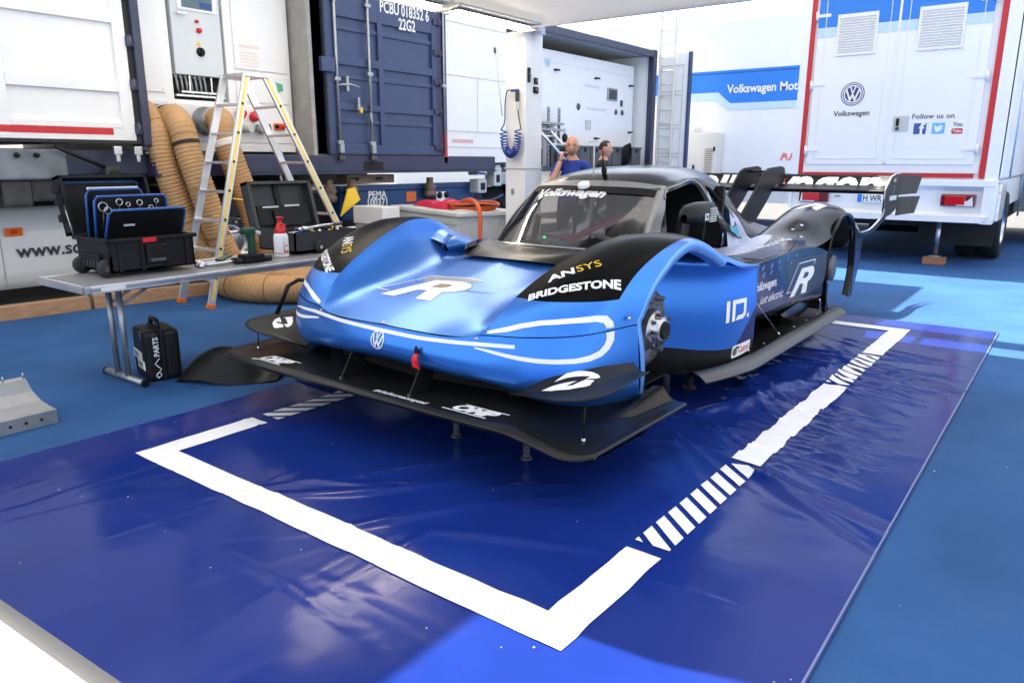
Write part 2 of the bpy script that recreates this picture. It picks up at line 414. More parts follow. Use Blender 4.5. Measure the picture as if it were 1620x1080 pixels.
def id_emblem():
    i_ = poly2d([[(0,0),(.20,0),(.20,1),(0,1)]])
    d_ = poly2d([[(.36,0),(.55,0),(.55,.80),(1.12,.80),(1.12,.34),(1.04,.26),(.74,.26),(.58,.04),(1.12,.04),(1.32,.22),(1.32,1.0),(.36,1.0)]])
    dot = poly2d([[(1.42,.04),(1.58,.04),(1.58,.22),(1.42,.22)]])
    return join2d(i_, d_, dot)
def b_emblem():
    up = poly2d([[(.18,.55),(.62,1.0),(1.20,.98),(1.36,.90),(1.40,.74),(1.30,.62),(1.0,.52),(1.15,.72),(.55,.66)]])
    lo = poly2d([[(-.15,.34),(.10,.10),(.55,-.06),(.98,0),(1.12,.12),(1.15,.28),(1.24,.48),(1.0,.48),(.66,.18),(.48,.20),(.78,.42),(.3,.38)]])
    return join2d(up, lo)
# ------------------------------------------------------------------ ground, matting, tarp
b = MB(); b.bx(-120, 120, -80, 160, -.30, -.012, 'asphalt'); struct(b.build('ground'))
b = MB()
g = [[(-4.95+.31*i if i else -4.95, -9+26*j/40, .0015*math.sin(j*1.7+i)) for j in range(41)] for i in range(46)]
b.grid(g, 'carpet', smooth=True); struct(b.build('floor_matting', fixn=False))
b = MB(); b.bx(9.02, 60, -60, 90, -.2, -.004, 'concrete'); struct(b.build('bounce_ground'))  # unseen pale ground, added to bounce sunlight onto the car's right side

RX0, RX1, RY0, RY1, TW = -.85, 1.634, 0.0, 5.362, .1412     # the bay marked out in white tape, and the tape's width
def fold(x, y, cx, cy, ang, length, width, h, sharp=1.4):
    dx, dy = x-cx, y-cy; u = dx*math.cos(ang)+dy*math.sin(ang); v = -dx*math.sin(ang)+dy*math.cos(ang)
    if abs(u) > length: return 0.0
    e = math.cos(u/length*PI/2)**.7; v += .05*math.sin(u*3.1+cx*5)
    return h*e*math.exp(-abs(v/width)**sharp)
FOLDS = []
_r = random.Random(5)
for k in range(34):       # creases running out from under the side of the car
    y0 = 1.7+_r.random()*2.9; FOLDS.append((1.25+_r.random()*.45, y0, _r.uniform(-.75, .15), _r.uniform(.22, .6), _r.uniform(.010, .028), _r.uniform(.006, .024)))
for k in range(10):       # heaped cloth close to the car
    FOLDS.append((1.1+_r.random()*.3, 2.3+_r.random()*1.3, _r.uniform(.5, 2.4), _r.uniform(.15, .4), _r.uniform(.025, .05), _r.uniform(.015, .045)))
for k in range(24):       # long shallow pulls in the front
    FOLDS.append((_r.uniform(-1.9, 1.6), _r.uniform(-1.2, 1.1), _r.choice([_r.uniform(-.2, .3), _r.uniform(.9, 1.5)]), _r.uniform(.4, 1.0), _r.uniform(.006, .014), _r.uniform(.0015, .006)))
for k in range(14):
    FOLDS.append((_r.uniform(.2, 1.2), _r.uniform(.4, 2.2), _r.uniform(-1.2, 1.2), _r.uniform(.2, .6), _r.uniform(.012, .03), _r.uniform(.004, .016)))
for k in range(26):       # strong creases pulled from the car towards the edge of the sheet
    FOLDS.append((_r.uniform(1.2,1.95), _r.uniform(1.5,4.3), _r.uniform(-.85,-.25), _r.uniform(.28,.65), _r.uniform(.016,.034), _r.uniform(.010,.026)))
for x in (-.9,-.1,.75,1.55): FOLDS.append((x, 1.5, PI/2, 3.2, .006, .0022))
for y in (-1.0,-.25,.55,1.3,4.9): FOLDS.append((.5, y, .0, 1.9, .006, .0022))
FOLDS.append((-.55, 1.33, -.02, 1.1, .035, .035, 2.0))      # the raised roll by the left side of the splitter
def tarp_z(x, y):
    z = .010 + .003*noise.noise(Vector((x*1.3, y*1.3, 0))) + .0012*noise.noise(Vector((x*5, y*5, 3)))
    w = 0.0
    for q in FOLDS:
        if abs(x-q[0]) < q[3]+.1 and abs(y-q[1]) < q[3]+.1: w += fold(x, y, *q)
    return z + w*(1-.62*math.exp(-((x-1.565)/.15)**2))
TX0, TX1, TY0, TY1 = -1.245, 2.244, -1.55, 5.725
tarp = thing('floor_tarp', 'glossy dark blue tarpaulin with white taped bay lines under the race car', 'tarpaulin', (0,0,0))
b = MB(); nx, ny = 170, 330
def tarp_pt(i, j):
    x = TX0+(TX1-TX0)*i/nx; y = TY0+(TY1-TY0)*j/ny
    if i == 0: x += .01*math.sin(y*3)
    return (x, y, tarp_z(x, y))
b.grid([[tarp_pt(i, j) for j in range(ny+1)] for i in range(nx+1)], pm('tarp_vinyl', (.0075,.0235,.165), .15, var=.12, vscale=1.5, bump=.10, bscale=9, dirt=.10, dirtcol=(.02,.045,.17), dscale=2.2, rvar=.05, spec=.12), smooth=True)
b.build('sheet', tarp, fixn=False, merge=0)
b = MB(); hem = [(TX1-.012, TY0+(TY1-TY0)*j/120) for j in range(121)]
b.grid([[(x, y, tarp_z(x, y)+.002) for x, y in hem], [(x+.007, y, tarp_z(x, y)+.001) for x, y in hem]], pm('tarp_edge', (.14,.17,.30), .6)); b.build('hem', tarp, fixn=False)
def tape(poly, name):
    o = cut2d(poly2d([poly]), .014); bb = MB()
    bb.mesh([(x, y, tarp_z(x, y)+.0042) for x, y in o[0]], o[1], 'tape', smooth=True); r = bb.build(name, tarp, fixn=False, merge=0)
    bm = bmesh.new(); bm.from_mesh(r.data)
    for f in bm.faces:
        if f.normal.z < 0: f.normal_flip()
    bm.to_mesh(r.data); bm.free()
jit = lambda a: random.uniform(-a, a)
def wob(p0, p1, n=14, a=.004):
    return [(p0[0]+(p1[0]-p0[0])*i/n+(jit(a) if 0 < i < n else 0), p0[1]+(p1[1]-p0[1])*i/n+(jit(a) if 0 < i < n else 0)) for i in range(n)]
E1, E2, E3, E4 = .652, 1.683, 3.266, 4.273
# front strip with its two returns, solid strips, hatched strips
tape(wob((RX0,RY0),(RX1,RY0),22)+wob((RX1,RY0),(RX1,E1),8)+wob((RX1,E1),(RX1-TW,E1),2)+wob((RX1-TW,E1),(RX1-TW,TW),8)+wob((RX1-TW,TW),(RX0+TW,TW),22)+wob((RX0+TW,TW),(RX0+TW,E1),8)+wob((RX0+TW,E1),(RX0,E1),2)+wob((RX0,E1),(RX0,RY0),8), 'tape_strip')
for s in (0, 1):
    a, c = (RX1-TW, RX1) if s == 0 else (RX0, RX0+TW)
    tape(wob((a,E2),(c,E2),2)+wob((c,E2),(c,E3),16,.006)+wob((c,E3),(a,E3),2)+wob((a,E3),(a,E2),16,.006), 'tape_strip')
tape([(RX0,E4),(RX0+TW,E4),(RX0+TW,RY1-TW),(RX1-TW,RY1-TW),(RX1-TW,E4),(RX1,E4),(RX1,RY1),(RX0,RY1)], 'tape_strip')
def clip_poly(poly, y0, y1):
    for lim, sg in ((y0, 1), (y1, -1)):
        out = []
        for i in range(len(poly)):
            p, q = poly[i], poly[(i+1) % len(poly)]; pi, qi = (p[1]-lim)*sg >= 0, (q[1]-lim)*sg >= 0
            if pi: out.append(p)
            if pi != qi:
                t = (lim-p[1])/(q[1]-p[1]); out.append((p[0]+(q[0]-p[0])*t, lim))
        poly = out
        if not poly: break
    return poly
def hatch(a, c, y0, y1, s, step=.108, w=.072, slope=.125):
    y = y0-.15
    while y < y1+.1:
        q = [(a, y), (c, y+slope*s), (c, y+slope*s+w), (a, y+w)]
        q = clip_poly(q, y0, y1)
        if len(q) > 2: tape(q, 'tape_mark')
        y += step
hatch(RX1-TW, RX1, E1+.067, E2-.05, -1); hatch(RX1-TW, RX1, E3+.045, E4-.045, -1)
hatch(RX0, RX0+TW, E1+.067, E2-.05, 1); hatch(RX0, RX0+TW, E3+.045, E4-.045, 1)
# ------------------------------------------------------------------ race car (own axes: x across, y rearwards, z up; on low jacks)
car = thing('race_car', 'blue and black prototype race car on jacks without its wheels', 'race car', (0,0,0))
solid = []           # panels that decals are laid on
def both(fn, name, parent=None, sharp=None):
    """a panel and its mirror image as two parts"""
    res = []
    for s in (1, -1):
        b = MB(); fn(b)
        if s < 0: b.v = [(-x, y, z) for x, y, z in b.v]; b.f = [f[::-1] for f in b.f]
        o = b.build(name, parent or car); res.append(o)
        if sharp: shade_sharp(o, sharp)
    return res

FEND = [[(.577,.945,.634),(.78,1.00,.642),(.98,1.13,.655),(1.10,1.42,.672)],
        [(.618,1.13,.785),(.79,1.12,.785),(1.0,1.25,.79),(1.115,1.49,.80)],
        [(.668,1.41,.915),(.84,1.37,.912),(1.015,1.43,.905),(1.12,1.60,.895)],
        [(.735,1.70,1.002),(.87,1.67,1.005),(1.03,1.70,.99),(1.12,1.775,.980)],
        [(.80,1.93,1.030),(.91,1.94,1.036),(1.045,1.96,1.025),(1.12,1.97,1.010)],
        [(.845,2.18,1.000),(.94,2.19,1.008),(1.055,2.20,.985),(1.12,2.21,.950)],
        [(.90,2.48,.88),(.98,2.48,.885),(1.06,2.46,.872),(1.12,2.42,.862)]]
NU, NV = 8, 8
fend_grid = crsurf(FEND, NU, NV)
def fend_fn(b):
    b.grid(fend_grid, lambda i, j: M['blackgloss'] if (i >= NU*1.0-0 and j < 3*NV-5 and i < NU*6) else M['paint'])
fenders = both(fend_fn, 'front_fender')
# lip of the wheel arch, and the return behind it
arch = [r[-1] for r in fend_grid]
arch = [(1.075,1.52,.285),(1.112,1.455,.40),(1.115,1.432,.53)] + arch
AC = (1.93, .55)
def inset(p, d, dx): 
    v = Vector((0, AC[0]-p[1], AC[1]-p[2])); v.normalize(); return (p[0]-dx, p[1]+v.y*d, p[2]+v.z*d)
def lip_fn(b):
    a2 = crline(arch[:3]+arch[3::2], 4)
    b.grid([a2, [inset(p, .008, -.006) for p in a2], [inset(p, .052, .004) for p in a2], [inset(p, .058, .02) for p in a2], [inset(p, .058, .07) for p in a2]], 'paintlight')
both(lip_fn, 'wheel_arch_lip')

HOOD = [[(0,.863,.622),(.25,.867,.618),(.42,.897,.615),(.51,.922,.622),(.577,.945,.634)],
        [(0,1.13,.688),(.25,1.13,.684),(.45,1.13,.690),(.55,1.13,.722),(.618,1.13,.785)],
        [(0,1.41,.748),(.25,1.41,.738),(.45,1.41,.740),(.585,1.41,.81),(.668,1.41,.915)],
        [(0,1.70,.802),(.26,1.70,.785),(.48,1.70,.775),(.645,1.70,.87),(.735,1.70,1.002)],
        [(0,1.95,.850),(.27,1.95,.822),(.52,1.95,.790),(.705,1.95,.88),(.80,1.93,1.030)],
        [(0,2.2,.86),(.3,2.2,.84),(.56,2.2,.785),(.755,2.19,.87),(.845,2.18,1.000)],
        [(0,2.5,.86),(.32,2.5,.84),(.60,2.5,.77),(.80,2.49,.80),(.90,2.48,.88)]]
hg = crsurf(HOOD, NU, NV)
b = MB(); b.grid(hg, 'paint'); b.mirror(); hood = b.build('hood', car)

# bumper band that wraps the nose round to the arches
BSEAM = [(0,.858,.617),(.25,.862,.613),(.42,.892,.610),(.577,.940,.629),(.78,.996,.637),(.98,1.127,.650),(1.102,1.42,.667)]
BMID  = [(0,.822,.54),(.25,.832,.53),(.45,.866,.520),(.62,.915,.51),(.82,.980,.50),(1.005,1.122,.49),(1.114,1.425,.49)]
BLOW0 = [(0,.832,.485),(.25,.842,.475),(.45,.872,.460),(.64,.925,.440),(.82,.990,.41),(1.0,1.14,.385),(1.108,1.45,.365)]
BLOW  = [(0,.865,.452),(.25,.872,.442),(.43,.895,.430),(.635,.955,.405),(.80,1.06,.335),(.955,1.22,.292),(1.07,1.53,.272)]
bump_net = [BSEAM, BMID, BLOW0, BLOW]
bg = crsurf(bump_net, 8, 8)
b = MB(); b.grid(bg, 'paint')
und = [bg[-1], [(x*.97, y+.10, z+.012) for x, y, z in bg[-1]]]
b.grid(und, 'paint'); b.mirror(); bumper = b.build('bumper', car)
# dark gap behind the seam
b = MB(); sm = crline(BSEAM, 8); b.grid([[(x*.985, y+.012, z+.006) for x, y, z in sm], [(x*.985, y+.014, z-.03) for x, y, z in sm]], 'dark'); b.mirror(); b.build('seam_gap', car)

# inner wells, dark
def well_fn(b):
    prof = [(1.93+.44*math.cos(a), .55+.44*math.sin(a)) for a in [PI*(1.18-.58*k/10) for k in range(11)]]
    b.grid([[(.84, y, z) for y, z in prof], [(1.075, y, z) for y, z in prof]], 'dark')
    b.face([(.60,1.2,.24),(.60,2.1,.24),(.60,2.1,.74),(.60,1.2,.66)], 'dark')
both(well_fn, 'wheel_well')

# side panel with the short turning vane edge behind the front wheel
SP = [(.58,1.98),(.73,2.10),(.90,2.28),(1.03,2.51),(1.09,2.74),(1.112,2.97)]
ST = [.93,.925,.915,.88,.815,.78]; SS = [.78,.77,.755,.74,.735,.735]; SB = [.40,.385,.355,.315,.30,.315]; SC_ = [.30,.25,.185,.14,.14,.17]
def vane_fn(b):
    top = [(x-.02 if i < 4 else x, y+(.05 if i < 4 else 0), z) for i, ((x, y), z) in enumerate(zip(SP, ST))]
    rows = [top, [(x+.012, y-.01, (a+c)/2+.02) for (x, y), a, c in zip(SP, ST, SS)], [(x, y, z) for (x, y), z in zip(SP, SS)],
            [(x+.006, y-.006, (a+c)/2) for (x, y), a, c in zip(SP, SS, SB)], [(x, y, z) for (x, y), z in zip(SP, SB)]]
    g = crsurf(rows, 6, 8); b.grid(g, 'paint')
    low = [[(x, y, z-.001) for (x, y), z in zip(SP, SB)], [(x-.006, y+.004, (a+c)/2) for (x, y), a, c in zip(SP, SB, SC_)], [(x-.03, y+.02, z) for (x, y), z in zip(SP, SC_)]]
    b.grid(crsurf(low, 4, 8), 'carbonmatt')
    e = [r[-1] for r in g] + [r[-1] for r in crsurf(low, 4, 8)]
    b.grid([e, [(x-.022, y+.004, z) for x, y, z in e], [(x-.075, y-.2, z) for x, y, z in e]], 'paintnavy', smooth=False)
vanes = both(vane_fn, 'side_pod_panel')

# flank behind the vane, dark with a tucked lower edge
SIDE = [[(1.072,2.80,.774),(1.02,2.80,.62),(.995,2.80,.47),(.97,2.80,.36),(.86,2.80,.30)],
        [(1.088,3.05,.781),(1.04,3.05,.62),(1.01,3.05,.47),(.98,3.05,.352),(.85,3.05,.295)],
        [(1.09,3.4,.783),(1.05,3.4,.62),(1.02,3.4,.47),(.985,3.4,.345),(.84,3.4,.29)],
        [(1.078,3.8,.788),(1.055,3.8,.63),(1.035,3.8,.46),(.99,3.8,.31),(.84,3.8,.285)],
        [(1.092,4.25,.775),(1.082,4.27,.62),(1.065,4.28,.46),(1.02,4.28,.315),(.86,4.2,.29)],
        [(1.118,4.56,.71),(1.118,4.555,.60),(1.112,4.57,.46),(1.09,4.60,.34),(.92,4.58,.31)]]
sg = crsurf(SIDE, 8, 6)
flanks = both(lambda b: b.grid(sg, lambda i, j: M['bodyblack']), 'side_panel')
def tuck_fn(b):
    e = [r[-1] for r in sg]
    b.grid([e, [(x-.10, y, z+.02) for x, y, z in e], [(x-.17, y, .26) for x, y, z in e], [(x-.13, y, .205) for x, y, z in e]], 'bodyblack')
both(tuck_fn, 'undercut')
def splitfin_fn(b):
    b.prism([(3.75,.33),(4.52,.385),(4.40,.27),(4.05,.235),(3.80,.305)], (1.03,0,0), (0,1,0), (0,0,1), .006, 'bodyblack')
both(splitfin_fn, 'turning_fin')

# upper deck and rear fenders
DECK = [[(.50,2.40,.79),(.62,2.40,.785),(.78,2.44,.80),(.90,2.48,.876),(1.06,2.46,.868),(1.12,2.42,.858)],
        [(.52,2.75,.78),(.64,2.75,.772),(.80,2.75,.772),(.94,2.74,.79),(1.06,2.74,.795),(1.118,2.74,.786)],
        [(.54,3.15,.78),(.66,3.15,.774),(.82,3.15,.774),(.95,3.15,.778),(1.05,3.15,.784),(1.10,3.15,.783)],
        [(.52,3.7,.785),(.64,3.7,.782),(.80,3.7,.784),(.93,3.7,.788),(1.03,3.72,.793),(1.08,3.74,.787)],
        [(.45,4.15,.785),(.58,4.15,.787),(.74,4.16,.815),(.90,4.17,.845),(1.02,4.2,.830),(1.092,4.25,.774)],
        [(.40,4.48,.785),(.54,4.48,.80),(.69,4.50,.915),(.87,4.52,.985),(1.02,4.56,.945),(1.118,4.60,.83)],
        [(.35,4.92,.78),(.52,4.92,.815),(.68,4.92,1.01),(.85,4.93,1.055),(1.02,4.95,1.04),(1.122,4.97,.99)],
        [(.32,5.35,.765),(.52,5.35,.79),(.69,5.35,.99),(.86,5.35,1.02),(1.02,5.33,.985),(1.122,5.30,.86)],
        [(.30,5.75,.73),(.50,5.75,.75),(.70,5.75,.89),(.87,5.74,.91),(1.02,5.70,.87),(1.118,5.56,.77)],
        [(.30,6.02,.67),(.50,6.02,.68),(.70,6.02,.76),(.88,6.0,.765),(1.02,5.92,.74),(1.11,5.75,.69)]]
dg = crsurf(DECK, 8, 6)
b = MB(); b.grid(dg, lambda i, j: M['paint'] if i < 8*1+3 else M['bodyblack']); b.mirror(); deck = b.build('rear_bodywork', car)
# rear wheel openings: front post, lip and trailing flank
RA = [(4.66,.235),(4.575,.36),(4.545,.52),(4.55,.70),(4.60,.83),(4.70,.92),(4.83,.972),(4.97,.99),(5.11,.972),(5.22,.925),(5.31,.845),(5.365,.74),(5.39,.60),(5.395,.48),(5.36,.36),(5.31,.25)]
def rlip_fn(b):
    a = crline([(1.122, y, z) for y, z in RA], 3); c = (4.97, .55)
    def ins(p, d, dx):
        v = Vector((0, c[0]-p[1], c[1]-p[2])).normalized(); return (p[0]+dx, p[1]+v.y*d, p[2]+v.z*d)
    b.grid([[ins(p, -.004, -.01) for p in a], [ins(p, 0, .004) for p in a], [ins(p, .02, .0) for p in a], [ins(p, .022, -.05) for p in a]], 'bodyblack')
    # dark inner tunnel over the top of the wheel
    t = [(y, z) for y, z in RA[3:12]]
    b.grid([[(1.07, c[0]+(y-c[0])*.94, c[1]+(z-c[1])*.94) for y, z in t], [(.66, c[0]+(y-c[0])*.94, c[1]+(z-c[1])*.94) for y, z in t]], 'dark')
    b.face([(1.075,4.60,.24),(1.075,4.545,.55),(.80,4.60,.55),(.80,4.66,.24)], 'dark'); b.face([(1.075,4.545,.55),(1.075,4.60,.84),(.80,4.66,.84),(.80,4.60,.55)], 'dark')
    b.face([(.68,4.6,.30),(.68,5.2,.42),(.68,5.2,.92),(.68,4.6,.86)], 'dark')
both(rlip_fn, 'rear_arch_lip')
def flank_fn(b):
    pl = [(5.33,.262),(5.395,.48),(5.385,.62),(5.36,.745),(5.30,.85),(5.40,.83),(5.56,.77),(5.63,.69),(5.60,.58),(5.55,.45),(5.46,.28),(5.40,.235)]
    b.prism(pl, (1.085,0,0), (0,1,0), (0,0,1), .034, 'bodyblack')
    b.prism([(5.405,.66),(5.60,.60),(5.55,.45),(5.46,.28),(5.40,.245),(5.41,.48)], (1.121,0,0), (0,1,0), (0,0,1), .002, 'paintnavy')
both(flank_fn, 'rear_quarter_panel')
def rsusp_fn(b):
    for z in (.36, .44, .62): b.cyl((.35, 5.0, z+.02), (1.0, 5.02, z), .016, 'darksteel', 10)
    b.cyl((.4,4.75,.40),(1.0,4.98,.44), .014, 'darksteel', 10)
    b.lathe([(.0,0),(.06,0),(.06,.05),(.11,.06),(.11,.09),(.05,.10),(0,.10)], (.96,5.0,.53), (1,0,0), 'darksteel')
both(rsusp_fn, 'rear_suspension')

# floor with rolled outer edges
def floor_fn(b):
    ys = [2.28+2.62*k/24 for k in range(25)]
    ed = lambda y: 1.03+.17*min(1, max(0, (y-2.2)/.55))**.6
    prof = [(-.30,.205),(-.13,.205),(-.105,.212),(-.085,.228),(-.06,.232),(-.02,.214),(.016,.186),(.018,.176),(.0,.172)]
    g = [[(ed(y)+dx if k > 1 else .62 if k == 0 else ed(y)+dx, y, z) for k, (dx, z) in enumerate(prof)] for y in ys]
    b.grid(g, lambda i, j: M['sill'] if j > 3 else M['carbonmatt'])
    b.face([(p[0], p[1]+.002, p[2]) for p in g[-1]], 'carbonmatt')
    for y in (2.9, 3.3, 3.62, 3.95, 4.25, 4.55): b.cyl((1.075, y, .208), (1.075, y, .216), .009, 'steel', 8)
both(floor_fn, 'floor_edge')
b = MB(); b.bx(-.86, .86, 1.9, 5.5, .19, .204, 'carbonmatt'); b.bx(-.60, .60, 1.2, 5.3, .204, .46, 'dark'); b.build('underfloor', car)
for a, c in (((1.065,2.66,.44),(1.10,2.93,.24)), ((1.04,3.02,.60),(1.10,3.52,.24)), ((1.09,4.52,.33),(1.08,4.66,.24))):
    def stay_fn(b):
        b.cyl(a, c, .0028, 'steel', 6)
        for p in (a, c): b.lathe([(0,-.014),(.010,-.012),(.010,.012),(0,.014)], p, Vector(c)-Vector(a), 'steel', 8)
    both(stay_fn, 'floor_stay')
both(lambda b: b.bx(1.095, 1.12, 4.60, 4.635, .215, .45, 'bodyblack'), 'skirt_post')

# ------------------------------------------------------------------ front splitter, struts, dive planes
def splitter_fn(b, s):
    F = []
    xs = [0,.25,.5,.7,.86,.96,1.05,1.13,1.19,1.235]
    droop = lambda x: (.066 if s > 0 else .02)*min(1, max(0, (x-.84)/.32))**1.3
    lead = lambda x: .700 if x < .86 else .700 + .02*((x-.86)/.2) + .09*max(0, (x-1.08)/.155)**3
    ydir = [0,.03,.07,.13,.22,.34,.5,.66,.8]
    g = []
    for k, t in enumerate(ydir):
        row = []
        for x in xs:
            y0 = lead(x); yend = 1.62 if x < .9 else 1.66; y = y0 + (yend-y0)*t/.8
            z = .318 + (-.012 if k == 0 else 0) - droop(x)*(1-.15*t) + .006*math.exp(-((x-.90)/.05)**2)*(1-t)
            fl = (.02 if s > 0 else .10)*max(0, (x-.9)/.335)*t/.8
            if x > 1.0: z += .02*math.exp(-((x-1.12)/.03)**2)*t
            if s < 0: fl += .075*max(0, (x-1.0)/.235)
            row.append((s*(x+fl), y, z))
        g.append(row)
    sm = crsurf(g, 3, 4); b.grid(sm, 'carbon')
    top = sm[0]; th = lambda x: 1-.55*min(1, max(0, (abs(x)-.8)/.3)); low = [(x, y+.004, z-.020*th(x)) for x, y, z in top]; low2 = [(x, y+.05, z-.032*th(x)) for x, y, z in top]; fr = [(x, y-.003, z-.004) for x, y, z in top]
    b.grid([top, fr, low, low2, [(x, y+.5, z-.03) for x, y, z in top]], 'carbon')
    sd = [r[-1] for r in sm]; b.grid([sd, [(x+s*.008, y, z-.008) for x, y, z in sd], [(x, y, z-.020) for x, y, z in sd], [(x-s*.3, y, z-.022) for x, y, z in sd]], 'carbon')
b = MB(); splitter_fn(b, 1); splitter_fn(b, -1); splitter = shade_sharp(b.build('front_splitter', car), 32)
b = MB()
for s in (1, -1):                     # raised tunnel vane at the back of each footplate
    if s > 0:
        b.grid([[(1.01,1.02,.245),(1.07,1.3,.275),(1.10,1.62,.33)],[(1.05,1.03,.262),(1.12,1.3,.298),(1.15,1.62,.335)],[(1.07,1.04,.250),(1.16,1.3,.268),(1.20,1.62,.27)]], 'carbon')
b.build('footplate_vane', car)
for s in (1, -1):
    b = MB(); b.prism([(.79,.32),(.93,.32),(.985,.46),(.872,.45)], (s*.243-.004,0,0), (0,1,0), (0,0,1), .008, 'carbonmatt'); b.bx(s*.243-.007, s*.243+.007, .785, .80, .318, .326, 'steel'); b.build('nose_strut', car)
b = MB(); b.grid([[(-.62,1.12,.32),(0,1.05,.32),(.62,1.12,.32)],[(-.62,1.3,.48),(0,1.25,.48),(.62,1.3,.48)]], 'dark'); b.build('nose_duct', car)

def canard(s):
    IN = [(.735,.985,.405),(.80,1.005,.45),(.89,1.06,.50),(1.0,1.19,.525),(1.085,1.40,.515)]
    OUT = [(.725,.93,.395),(.90,.87,.425),(1.08,.865,.440),(1.20,.97,.462),(1.205,1.36,.478)]
    rows = [[tuple(a+(c-a)*t + ((-.028*math.sin(t*PI)) if q == 2 else 0) for q, (a, c) in enumerate(zip(p, r))) for p, r in zip(IN, OUT)] for t in (0,.25,.5,.75,1)]
    g = crsurf(rows, 3, 6); b = MB(); b.grid(g, 'carbonmatt'); b.grid([[(x, y, z-.006) for x, y, z in r] for r in g], 'carbonmatt', flip=True)
    b.grid([g[-1], [(x, y, z-.006) for x, y, z in g[-1]]], 'carbonmatt'); b.grid([[r[-1] for r in g], [(x, y, z-.006) for x, y, z in [r[-1] for r in g]]], 'carbonmatt'); b.grid([[r[0] for r in g], [(x, y, z-.006) for x, y, z in [r[0] for r in g]]], 'carbonmatt')
    if s < 0: b.v = [(-x-.085*max(0, (x-.95)/.25), y, z) for x, y, z in b.v]
    return b.build('dive_plane', car)
can_r = canard(1); can_l = canard(-1)
for s in (1, -1):
    b = MB(); b.cyl((s*1.135, .92, .425 if s > 0 else .43), (s*1.135, .915, .255 if s > 0 else .305), .0035, 'black', 6); b.cyl((s*1.135,.915,.255 if s > 0 else .305), (s*1.135,.915,.275 if s > 0 else .325), .009, 'steel', 8); b.build('dive_plane_stay', car)

# ------------------------------------------------------------------ canopy
CAN = [[(0,2.73,1.24),(.25,2.745,1.238),(.42,2.79,1.23),(.487,2.86,1.215),(.53,2.68,1.03),(.57,2.50,.85)],
       [(0,3.0,1.325),(.25,3.0,1.318),(.42,3.02,1.285),(.508,3.05,1.235),(.558,2.95,1.03),(.59,2.85,.80)],
       [(0,3.3,1.365),(.25,3.3,1.352),(.41,3.3,1.308),(.50,3.32,1.235),(.56,3.3,1.03),(.60,3.3,.77)],
       [(0,3.7,1.37),(.24,3.7,1.352),(.38,3.7,1.298),(.47,3.7,1.215),(.55,3.75,1.0),(.61,3.8,.765)],
       [(0,4.1,1.335),(.21,4.1,1.315),(.34,4.1,1.248),(.42,4.15,1.145),(.50,4.2,.965),(.58,4.25,.77)],
       [(0,4.5,1.24),(.17,4.5,1.21),(.28,4.5,1.12),(.36,4.5,1.02),(.45,4.55,.90),(.55,4.6,.78)],
       [(0,4.95,1.07),(.13,4.95,1.04),(.22,4.95,.97),(.30,4.95,.90),(.38,4.95,.84),(.50,4.95,.78)],
       [(0,5.4,.92),(.09,5.4,.90),(.17,5.4,.86),(.25,5.4,.83),(.32,5.4,.80),(.42,5.4,.765)],
       [(0,5.85,.79),(.06,5.85,.785),(.12,5.85,.775),(.2,5.85,.765),(.3,5.85,.75),(.4,5.85,.73)],
       [(0,6.02,.72),(.06,6.02,.715),(.12,6.02,.71),(.2,6.02,.70),(.3,6.02,.69),(.4,6.02,.67)]]
cg = crsurf(CAN, 8, 6)
b = MB(); b.grid(cg, lambda i, j: M['bodygrey'] if (i < 3 and j < 19) else (M['bodygrey'] if i < 3 else M['bodyblack'])); b.mirror()
canopy = b.build('canopy', car)
def cutter(poly):
    b = MB(); b.prism(poly, (-1.0,0,0), (0,1,0), (0,0,1), 2.0, 'dark'); return b.build('cutter')
DOOR = [(2.885,1.20),(3.10,1.235),(3.31,1.258),(3.42,1.238),(3.49,1.17),(3.56,1.08),(3.66,.99),(3.80,.905),(4.02,.83),(4.26,.785),(4.26,.72),(2.86,.72),(2.80,.93),(2.83,1.08)]
QUAR = [(3.535,1.235),(3.66,1.215),(3.82,1.14),(3.98,1.04),(4.075,.965),(4.05,.92),(3.92,.915),(3.80,.965),(3.70,1.06),(3.60,1.16)]
md = canopy.modifiers.new('s', 'SOLIDIFY'); md.thickness = .022; md.offset = -1
cut_obs = []
for i, pl in enumerate((DOOR, QUAR)):
    c = cutter(pl); cut_obs.append(c); m_ = canopy.modifiers.new('b%d' % i, 'BOOLEAN'); m_.object = c; m_.solver = 'EXACT'
bpy.context.view_layer.update()
dgp = bpy.context.evaluated_depsgraph_get(); ev = canopy.evaluated_get(dgp)
me2 = bpy.data.meshes.new_from_object(ev); canopy.modifiers.clear(); canopy.data = me2
for c in cut_obs: bpy.data.objects.remove(c)
bm = bmesh.new(); bm.from_mesh(me2)
for e in bm.edges:
    if len(e.link_faces) == 2 and e.calc_face_angle(0) > .7: e.smooth = False
bm.to_mesh(me2); bm.free()
# raised rim round the door opening
def rim(poly, name, r=.011):
    bv = bvh_of([canopy])
    for s in (1, -1):
        pts = []
        for p in crline(poly, 4):
            h = bv.ray_cast(Vector((s*1.5, p[0]+(.012 if p[0] < 3 else 0), p[1]+.016)), Vector((-s,0,0)), 2)
            if h[0] is not None and abs(h[0].x) > .25: pts.append(h[0]+Vector((s*.002,0,0)))
        if len(pts) > 3:
            b = MB(); b.tube(pts, r, 'bodygrey', 6); b.build(name, car)
rim([DOOR[13]]+DOOR[0:7], 'door_rim', .008)

